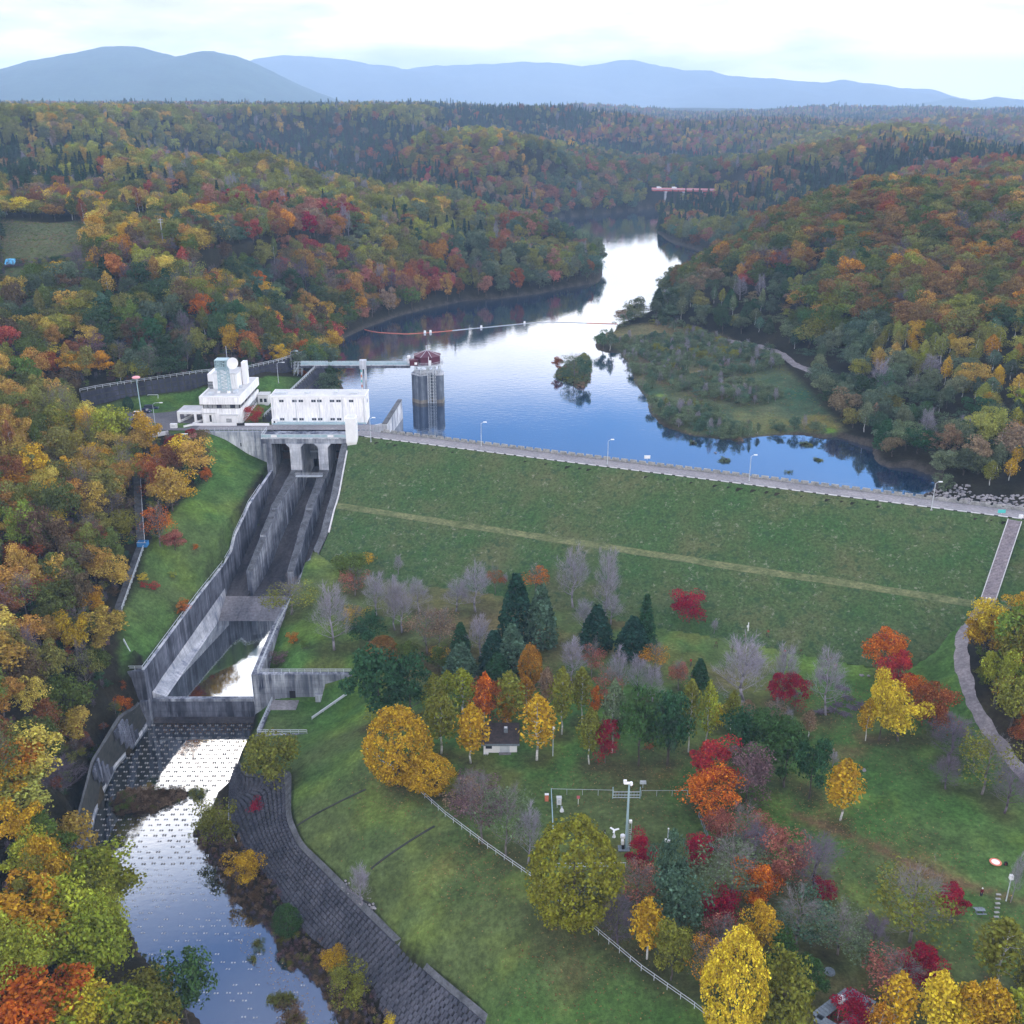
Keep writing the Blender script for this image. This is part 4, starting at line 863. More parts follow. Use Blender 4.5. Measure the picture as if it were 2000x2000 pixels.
def twig_mesh(rg, h, r, w_, nl, nt_, dark=False, upright=.6):
    """leafless tree: limbs and a haze of fine twigs"""
    mb = MB(); tips, path = limbs(mb, rg, h, r, nl, w_, .18, .95, sub=3, n=5)
    V = np.array(mb.v); Q = [tuple(f) for f in mb.f]
    tv = []
    for i in range(nt_):
        t0 = tips[rg.integers(0, len(tips))]; c0 = path[rg.integers(1, len(path))]; b_ = c0.lerp(t0, rg.uniform(.45, 1.05)); out = Vector((b_.x, b_.y, 0)); out = out.normalized() if out.length > .01 else Vector((1, 0, 0))
        d = (out * rg.uniform(.1, .8) + Vector((rg.normal(0, .4), rg.normal(0, .4), rg.uniform(.25, 1.2) * upright + .1))).normalized() * rg.uniform(.05, .13) * h
        s = Vector((-d.y, d.x, .2)).normalized() * .02; tv.append((b_ - s, b_ + s, b_ + d)); e = b_ + d * .5; d2 = (d + Vector((rg.normal(0, .5), rg.normal(0, .5), .3)) * d.length).normalized() * d.length * .6; tv.append((e - s * .7, e + s * .7, e + d2))
    n0 = len(V); V = np.concatenate([V, np.array([tuple(p_) for q in tv for p_ in q])]); Q += [(n0 + 3 * i, n0 + 3 * i + 1, n0 + 3 * i + 2) for i in range(len(tv))]
    return V, Q
# unit trees are 10 m tall
SPEC = {'broad': [(i_, 3200, .31) for i_ in (1, 2, 3, 4, 31, 32, 33, 34)], 'maple': [(5, 3600, .26), (6, 3600, .26), (35, 3600, .26), (36, 3600, .26)], 'oval': [(7, 9000, .20), (8, 9000, .20)],
        'birch': [(9, 1500, .30), (10, 1200, .28), (11, 1700, .30)], 'fir': [(12, 2400, .34), (13, 2000, .34)], 'pine': [(14, 2600, .36), (15, 2400, .36)], 'scrub': [(16, 1500, .34), (17, 1500, .34)],
        'sparse': [(18, 1500, .24), (19, 1500, .24)], 'bare': [(20, 0, 0), (21, 0, 0), (22, 0, 0)], 'darkbare': [(23, 0, 0), (24, 0, 0)]}
CROWN = {}; TRUNK = {}; RAW = {}
for kind, L in SPEC.items():
    for i, (seed, n, sz) in enumerate(L):
        rg = np.random.default_rng(seed * 11)
        if kind in ('bare', 'darkbare', 'sparse'):
            V, Q = twig_mesh(rg, 10, .17, .36 if kind != 'bare' else .30, 20, 1500 if kind != 'sparse' else 600, upright=1.0 if kind == 'bare' else .5)
            tm_ = 'twig_mid' if kind == 'sparse' else 'twig' if kind == 'bare' else 'twig_dark'
            tr = (V, Q, tm_)
            if kind == 'sparse':
                P, Nn = crown_pts('broad', rg, n * 2); k = rg.random(len(P)) < .5; LV = leaf_cloud(P[k] * 10, Nn[k], sz, rg)
            else: LV = None
        else:
            mb = MB(); hh = {'broad': 6.8, 'maple': 6, 'oval': 7, 'birch': 9.2, 'fir': 9.6, 'pine': 9.0, 'scrub': 4}[kind]
            limbs(mb, rg, hh, {'birch': .13, 'fir': .2, 'scrub': .09}.get(kind, .2), {'fir': 0, 'scrub': 5, 'birch': 13, 'pine': 5}.get(kind, 9), .38 if kind != 'birch' else .17, .25 if kind != 'birch' else .3, sub=1, lean=rg.normal(0, .02))
            tr = (np.array(mb.v), [tuple(f) for f in mb.f], 'birch' if kind == 'birch' else 'bark')
            P, Nn = crown_pts(kind, rg, n)
            LV = leaf_cloud(P * 10, Nn, sz, rg, up={'fir': .8, 'pine': .7}.get(kind, .35), elong={'fir': 1.7, 'pine': 1.5, 'birch': 1.2}.get(kind, 1.15), droop=.5 if kind == 'birch' else 0)
        key = (kind, i); TRUNK[key] = mesh_np('trunk', tr[0], tr[1], [M[tr[2]]])
        if LV is not None:
            q = np.arange(len(LV)).reshape(-1, 4); CROWN[key] = mesh_np('crown', LV, q, [M['leaf']])
        RAW[key] = (tr, LV)
def whole(key, keep=1.0):
    """one mesh for the far trees"""
    tr, LV = RAW[key]; V = tr[0]; Q = list(tr[1]); mi = [0] * len(Q)
    if LV is not None:
        n0 = len(V); V = np.concatenate([V, LV]); k = len(LV) // 4; Q += [tuple(n0 + 4 * i + j for j in range(4)) for i in range(k)]; mi += [1] * k
    return mesh_np('tree_whole', V, Q, [M[tr[2]], M['leaf_i']], mi)

# ---- palette: (r, g, b) of sunless leaf colour
PAL = {'olive': (.20, .21, .035), 'yellowgreen': (.28, .31, .035), 'gold': (.48, .30, .025), 'yellow': (.62, .47, .04), 'amber': (.44, .21, .022), 'orange': (.52, .14, .018), 'rust': (.28, .085, .03),
       'red': (.42, .035, .045), 'crimson': (.30, .012, .045), 'green': (.055, .115, .035), 'darkgreen': (.035, .095, .040), 'fir': (.022, .065, .042), 'bluegreen': (.080, .145, .090), 'willow': (.135, .185, .100),
       'tan': (.25, .17, .11), 'pinkrust': (.34, .12, .09), 'brown': (.13, .085, .05), 'mauve': (.16, .10, .11), 'limeg': (.20, .30, .05), 'oakgreen': (.105, .150, .030), 'oakrust': (.25, .125, .035)}
MIX = {'leftwood': [('olive', .30), ('gold', .20), ('yellow', .08), ('amber', .07), ('oakgreen', .18), ('rust', .07), ('brown', .10), ('red', .03), ('yellowgreen', .06), ('mauve', .05)],
       'lowleft': [('yellow', .25), ('gold', .22), ('yellowgreen', .28), ('olive', .12), ('orange', .06), ('green', .02)],
       'slope': [('darkgreen', .26), ('bluegreen', .16), ('oakgreen', .15), ('olive', .10), ('gold', .06), ('brown', .12), ('orange', .03), ('mauve', .08), ('red', .02)],
       'ridge': [('olive', .50), ('yellowgreen', .20), ('gold', .12), ('tan', .08), ('willow', .10)],
       'redbelt': [('rust', .16), ('crimson', .05), ('pinkrust', .20), ('amber', .12), ('olive', .16), ('red', .03), ('oakgreen', .12), ('mauve', .08), ('tan', .08)],
       'point': [('willow', .26), ('bluegreen', .18), ('olive', .22), ('pinkrust', .08), ('rust', .07), ('oakgreen', .12), ('tan', .07)],
       'darkfir': [('fir', .62), ('darkgreen', .16), ('olive', .08), ('tan', .08), ('rust', .06)],
       'plateau': [('fir', .26), ('olive', .22), ('tan', .16), ('gold', .10), ('pinkrust', .10), ('rust', .06), ('oakgreen', .10)],
       'oak': [('oakgreen', .28), ('oakrust', .23), ('olive', .20), ('amber', .10), ('rust', .04), ('green', .08), ('red', .02), ('mauve', .04)],
       'wet': [('bluegreen', .42), ('willow', .34), ('darkgreen', .10), ('olive', .08), ('tan', .06)],
       'yellowbirch': [('gold', .26), ('yellowgreen', .26), ('olive', .2), ('bluegreen', .2), ('amber', .08)],
       'righthill': [('oakrust', .14), ('tan', .16), ('olive', .24), ('pinkrust', .14), ('gold', .12), ('willow', .12), ('rust', .08)],
       'far': [('fir', .34), ('tan', .18), ('olive', .18), ('pinkrust', .14), ('mauve', .10), ('gold', .06)]}
MIXC = {k: (np.array([PAL[a] for a, b_ in L]), np.cumsum([b_ for a, b_ in L]) / sum(b_ for a, b_ in L), [a for a, b_ in L]) for k, L in MIX.items()}
ZONES = [(60,1000,'leftwood'),(150,1100,'leftwood'),(60,1250,'leftwood'),(180,980,'leftwood'),(100,1430,'leftwood'),(60,1560,'leftwood'),(60,1680,'lowleft'),(150,1720,'lowleft'),(60,1800,'lowleft'),(110,1880,'lowleft'),(220,1900,'lowleft'),(200,1850,'lowleft'),(60,700,'leftwood'),(120,850,'leftwood'),
         (260,620,'slope'),(400,620,'slope'),(520,560,'slope'),(150,560,'slope'),(350,480,'leftwood'),(450,430,'leftwood'),(60,480,'slope'),(560,650,'slope'),(620,640,'leftwood'),
         (560,420,'redbelt'),(600,480,'redbelt'),(650,540,'redbelt'),(700,570,'redbelt'),(560,360,'ridge'),(700,400,'ridge'),(800,440,'ridge'),(760,480,'ridge'),(640,370,'ridge'),(500,330,'ridge'),
         (820,520,'redbelt'),(900,520,'point'),(1000,500,'point'),(1080,500,'point'),(950,470,'point'),
         (120,330,'darkfir'),(300,320,'plateau'),(420,330,'ridge'),(200,260,'plateau'),(60,280,'darkfir'),(350,270,'ridge'),(500,260,'plateau'),(150,230,'darkfir'),(400,210,'plateau'),(600,290,'plateau'),(640,240,'darkfir'),(800,290,'redbelt'),(760,350,'redbelt'),(720,300,'darkfir'),
         (880,300,'righthill'),(860,350,'redbelt'),(930,350,'righthill'),(1000,370,'redbelt'),(1050,370,'point'),(1100,370,'point'),(950,250,'darkfir'),(1100,230,'darkfir'),(1150,290,'redbelt'),(1250,300,'redbelt'),(1000,300,'redbelt'),(1300,330,'point'),(1350,250,'far'),(1200,240,'far'),(1500,235,'far'),(1700,235,'far'),(500,190,'far'),(200,185,'darkfir'),(750,220,'darkfir'),
         (1290,420,'righthill'),(1400,370,'righthill'),(1480,330,'righthill'),(1560,290,'righthill'),(1450,400,'redbelt'),(1500,270,'plateau'),(1650,280,'plateau'),(1500,360,'righthill'),(1750,300,'darkfir'),(1850,300,'plateau'),(1900,260,'righthill'),(1320,470,'point'),
         (1500,440,'oak'),(1600,420,'oak'),(1700,400,'oak'),(1850,400,'oak'),(1600,540,'oak'),(1750,520,'oak'),(1900,550,'oak'),(1450,520,'oak'),(1800,650,'oak'),(1560,600,'oak'),
         (1350,560,'wet'),(1420,600,'wet'),(1300,600,'wet'),(1500,640,'wet'),(1600,700,'wet'),(1700,740,'wet'),(1650,820,'wet'),(1750,850,'wet'),(1850,880,'wet'),(1780,700,'yellowbirch'),(1880,740,'yellowbirch'),(1720,680,'yellowbirch'),(1900,820,'yellowbirch'),
         (1900,1200,'lowleft'),(1900,1350,'lowleft'),(1932,1100,'leftwood')]
zx = np.array([ground(a, b_)[:2] for a, b_, _ in ZONES]); zl = np.stack([zx[:, 0] / zx[:, 1], np.log(zx[:, 1]) * .95], 1); znames = [q[2] for q in ZONES]
def zone_of(x, y):
    u = x / y + fbm(x, y, 60, 3, 15) * .05; v = np.log(y) * .95 + fbm(x, y, 60, 3, 17) * .05; best = np.full(x.shape, 1e9); bi = np.zeros(x.shape, int)
    for i, (a, b_) in enumerate(zl):
        d = (u - a) ** 2 + (v - b_) ** 2; m = d < best; best[m] = d[m]; bi[m] = i
    return bi
# ---- where the woods stand
P_ALL = []
def scatter(y0, y1, gap, size):
    xs = np.arange(-.62 * y1 - 30, .62 * y1 + 30, gap); ys_ = np.arange(y0, y1, gap); X, Y = np.meshgrid(xs, ys_); X = X.ravel() + rng.uniform(-.45, .45, X.size) * gap; Y = Y.ravel() + rng.uniform(-.45, .45, Y.size) * gap
    k = (np.abs(X) < Y * .60 + 25) & (Y > y0); X, Y = X[k], Y[k]; return np.stack([X, Y, np.full(len(X), size)], 1)
S = [scatter(100, 330, 6.0, 1.08), scatter(330, 700, 7.0, 1.12), scatter(700, 1300, 8.4, 1.2), scatter(1300, 2400, 10, 1.2), scatter(2400, 4300, 17, 1.7)]
S = np.concatenate(S); X, Y = S[:, 0], S[:, 1]; Z = surf(X, Y)
sd = poly_sd(X, Y, LAKE); ok = (sd > 1.2) | (damsd(X, Y)[1] > 5); ok &= ~((Z < WL + .4) & (Y > 330))
near = Y < 520
def near_sd(P, big=1e3):
    o = np.full(X.shape, big); o[near] = poly_sd(X[near], Y[near], P); return o
s_, d_ = damsd(X, Y)
ok &= near_sd(PARK) > 1.5; ok &= near_sd(LGRASS) > 0; ok &= near_sd(BENCH) > 2.5; ok &= near_sd(CHAN) > 2.5; ok &= near_sd(POOL) > 3
ok &= ~((s_ > -12) & (s_ < 202) & (d_ > -22) & (d_ < 52)); ok &= ~((s_ > 150) & (s_ < 260) & (d_ > -45) & (d_ < 12)); ok &= near_sd([at(*q, -33)[:2] for q in REVT] + [at(*q, -40)[:2] for q in reversed(REVB)]) > 1
dl = np.full(X.shape, 1e3); dl[near] = line_d(X[near], Y[near], [at(*q)[:2] for q in PATH]); ok &= dl > 4.0
dl = np.full(X.shape, 1e3); dl[near] = line_d(X[near], Y[near], [at(*q, -5.2)[:2] for q in TRK]); ok &= dl > 3.5
ok &= ~((Y < 215) & (X > -62 + np.clip(172 - Y, 0, 80) * .27) & (X < 105)) ; ok &= near_sd(DELTA) > 1
dl = np.full(X.shape, 1e3); dl[near] = line_d(X[near], Y[near], RW); ok &= dl > 2.0
ST_ = [at(222, 1155, -18)[:2], at(270, 1030, -12)[:2], at(258, 885, -4)[:2]]; dl[near] = line_d(X[near], Y[near], ST_); ok &= (dl > 2.6)
ok &= ~((X > -146) & (X < -76) & (Y > 318) & (Y < 352))
for P in CLEAR: ok &= poly_sd(X, Y, P) > 1
ok &= near_sd(gp([(300,950),(340,890),(400,860),(400,815),(330,790),(250,800),(280,870)])) > 0
lb = near_sd([at(*q, -33.5)[:2] for q in LBT] + [at(*q, -42)[:2] for q in reversed(LBW[:7])]); ok &= lb > 1.5
S = S[ok]; X, Y, Z = S[:, 0], S[:, 1], Z[ok]
zi = zone_of(X, Y); zn = np.array(znames)[zi].astype(object)
rl = fbm(X, Y, 260, 4, 3) + rng.normal(0, .05, len(X)); q_ = (Y > 620) & ~np.isin(zn, ['oak', 'wet', 'yellowbirch', 'point'])
zn[q_ & (rl < -.13)] = 'darkfir'; zn[q_ & (rl > .17) & (Y < 1900)] = 'ridge'
# species and colour drift in patches through each wood
u1 = fbm(X, Y, 45, 2, 23) * 1.3 + .5; u = np.clip(u1 * .55 + rng.random(len(X)) * .62 - .085, 0, .9999); u = np.where(rng.random(len(X)) < .4, rng.random(len(X)), u)
TINT = np.zeros((len(X), 3)); CN = np.empty(len(X), object)
for z_, (cols_, cum, nm_) in MIXC.items():
    m_ = zn == z_; i = np.searchsorted(cum, u[m_]); i = np.clip(i, 0, len(nm_) - 1); TINT[m_] = cols_[i]; CN[m_] = np.array(nm_)[i]
TINT *= rng.uniform(.72, 1.22, (len(X), 1)); TINT = TINT * (1 + rng.normal(0, .05, TINT.shape)); L_um = TINT @ np.array((.35, .5, .15)); gr = L_um[:, None] * np.array((1.12, 1.02, .52)); kf = np.where((rng.random(len(X)) < .25) | (zn == 'lowleft'), 0, .30)[:, None]; TINT = TINT * (1 - kf) + gr * kf * .92
TINT = np.clip(TINT, .008, .8)
KEYS = sorted(RAW); KI = {k: i for i, k in enumerate(KEYS)}
def pick(cn, z_, r):
    if cn == 'fir': return ('fir', int(r * 20) % 2) if r < .7 else ('pine', int(r * 40) % 2)
    if cn == 'darkgreen': return ('pine', int(r * 20) % 2) if r < .5 else ('broad', int(r * 40) % 4)
    if cn == 'mauve': return ('darkbare', int(r * 20) % 2) if r < .6 else ('sparse', int(r * 20) % 2)
    if cn == 'tan' and r < .25: return ('bare', int(r * 40) % 3)
    if z_ in ('yellowbirch',) and r < .8: return ('birch', int(r * 40) % 3)
    if z_ in ('wet',): return ('birch', int(r * 50) % 3) if r < .18 else ('scrub', int(r * 20) % 2) if r < .6 else ('broad', int(r * 4000) % 8)
    if z_ in ('leftwood', 'slope') and r < .12: return ('birch', int(r * 50) % 3)
    if z_ in ('leftwood', 'slope') and r > .93: return ('sparse', int(r * 50) % 2)
    return ('broad', int(r * 4000) % 8) if r < .8 else ('maple', int(r * 2000) % 4)
rr_ = rng.random(len(X)); VK = [pick(a, b_, c_) for a, b_, c_ in zip(CN, zn, rr_)]
HT = S[:, 2] * rng.uniform(.75, 1.4, len(X)) * np.select([zn == 'wet', zn == 'lowleft', zn == 'oak', (zn == 'slope'), zn == 'leftwood', zn == 'yellowbirch'], [.85, 1.05, 1.1, 1.0, .95, .8], 1.1); WD = S[:, 2] * rng.uniform(.72, 1.38, len(X)) * np.select([zn == 'oak', zn == 'lowleft', zn == 'darkfir'], [1.3, 1.15, .95], 1.05)
isf = np.array([k[0] == 'fir' for k in VK]); HT = np.where(isf, HT * 1.25, HT); HT = np.where((X < -140) & (Y < 345), HT * 1.25, HT); WD = np.where((X < -60) & (Y < 200), WD * 1.15, WD)
inb = ~((X > 148) & (X < 268) & (Y > 1120) & (Y < 1250)); X, Y, Z, S, zi, zn, TINT, CN, HT, WD = X[inb], Y[inb], Z[inb], S[inb], zi[inb], zn[inb], TINT[inb], CN[inb], HT[inb], WD[inb]; VK = [v for v, k_ in zip(VK, inb) if k_]
PXX, PYY, DEP = to_px(X, Y, Z + 6); inframe = (PXX > -12) & (PXX < 1944) & (PYY > -20) & (PYY < 2010)
# ------------------------------------------------------------------ planted and single trees
W0 = {'broad': 8.8, 'maple': 10.5, 'oval': 7.4, 'birch': 4.0, 'fir': 4.9, 'pine': 5.8, 'scrub': 11, 'sparse': 8.5, 'bare': 6.8, 'darkbare': 7.6}
def ext_(k):
    A = []
    for i in range(len(SPEC[k])):
        tr, LV = RAW[(k, i)]; V = LV if (LV is not None and k != 'sparse') else tr[0]; A.append((np.percentile(np.hypot(V[:, 0], V[:, 1]), 93) * 2, np.percentile(V[:, 2], 99.5)))
    return np.mean(A, 0)
H0 = {}
for k in SPEC: a, b_ = ext_(k); W0[k] = float(a); H0[k] = float(b_)
print({k: (round(W0[k], 1), round(H0[k], 1)) for k in SPEC})
NM = {'broad': 'broadleaf_tree', 'maple': 'maple_tree', 'oval': 'dense_round_tree', 'birch': 'birch_tree', 'fir': 'fir_tree', 'pine': 'conifer_tree', 'scrub': 'bush', 'sparse': 'thin_leaved_tree', 'bare': 'bare_tree', 'darkbare': 'bare_purple_tree'}
NTREE = 0
def plant(kind, x, y, z, wid, hgt, tint, label, group=None, vi=None):
    global NTREE
    L = SPEC[kind]; key = (kind, (vi if vi is not None else random.randrange(len(L))) % len(L)); NTREE += 1
    nm = NM[kind]
    o = thing(nm, label, 'bush' if kind == 'scrub' else 'tree', (x, y, z), random.random() * 6.28, group)
    s = wid / W0[kind]; o.scale = (s, s * random.uniform(.93, 1.07), hgt / H0[kind])
    link('trunk', TRUNK[key], o)
    if key in CROWN: c1 = link('crown', CROWN[key], o); c1.color = (*tint, 1)
    return o
PAL['goldgreen'] = (.22, .22, .026)
CW = {'goldgreen': 'golden green', 'olive': 'olive green', 'yellowgreen': 'yellow-green', 'gold': 'golden', 'yellow': 'bright yellow', 'amber': 'amber', 'orange': 'orange', 'rust': 'rust-red', 'red': 'red', 'crimson': 'crimson', 'green': 'green', 'darkgreen': 'dark green', 'fir': 'dark', 'bluegreen': 'blue-green', 'willow': 'grey-green', 'tan': 'tan', 'pinkrust': 'pinkish rust', 'brown': 'brown', 'mauve': 'mauve-grey', 'limeg': 'lime green', 'oakgreen': 'deep green', 'oakrust': 'reddish brown'}
KW = {'broad': 'broadleaf tree', 'maple': 'spreading maple', 'oval': 'dense egg-shaped tree', 'birch': 'birch', 'fir': 'fir', 'pine': 'conifer', 'scrub': 'bush', 'sparse': 'thin-leaved tree', 'bare': 'leafless tree', 'darkbare': 'purplish leafless tree'}
z4 = lambda X, Y: (650 + X / 2.76, 1050 + Y / 2.76); z5 = lambda X, Y: (1300 + X / 2.76, 1100 + Y / 2.76)
z6 = lambda X, Y: (900 + X / 3.22, 1500 + Y / 3.22); z7 = lambda X, Y: (1400 + X / 3.22, 1500 + Y / 3.22)
z3 = lambda X, Y: (X / 3.864, 750 + Y / 3.864); z1 = lambda X, Y: (200 + X / 2.76, 650 + Y / 2.76); zb = lambda X, Y: (100 + X / 2.147, 1500 + Y / 2.147)
z2 = lambda X, Y: (100 + X / 2.972, 1100 + Y / 2.972); zl4 = lambda X, Y: (650 + X / 2.76, 400 + Y / 2.76); zr6 = lambda X, Y: (1500 + X / 3.864, 600 + Y / 3.864)
SC = {id(z4): 2.76, id(z5): 2.76, id(z6): 3.22, id(z7): 3.22, id(z3): 3.864, id(z1): 2.76, id(zb): 2.147, id(z2): 2.972, id(zl4): 2.76, id(zr6): 3.864}
LITTER_SHADE = []
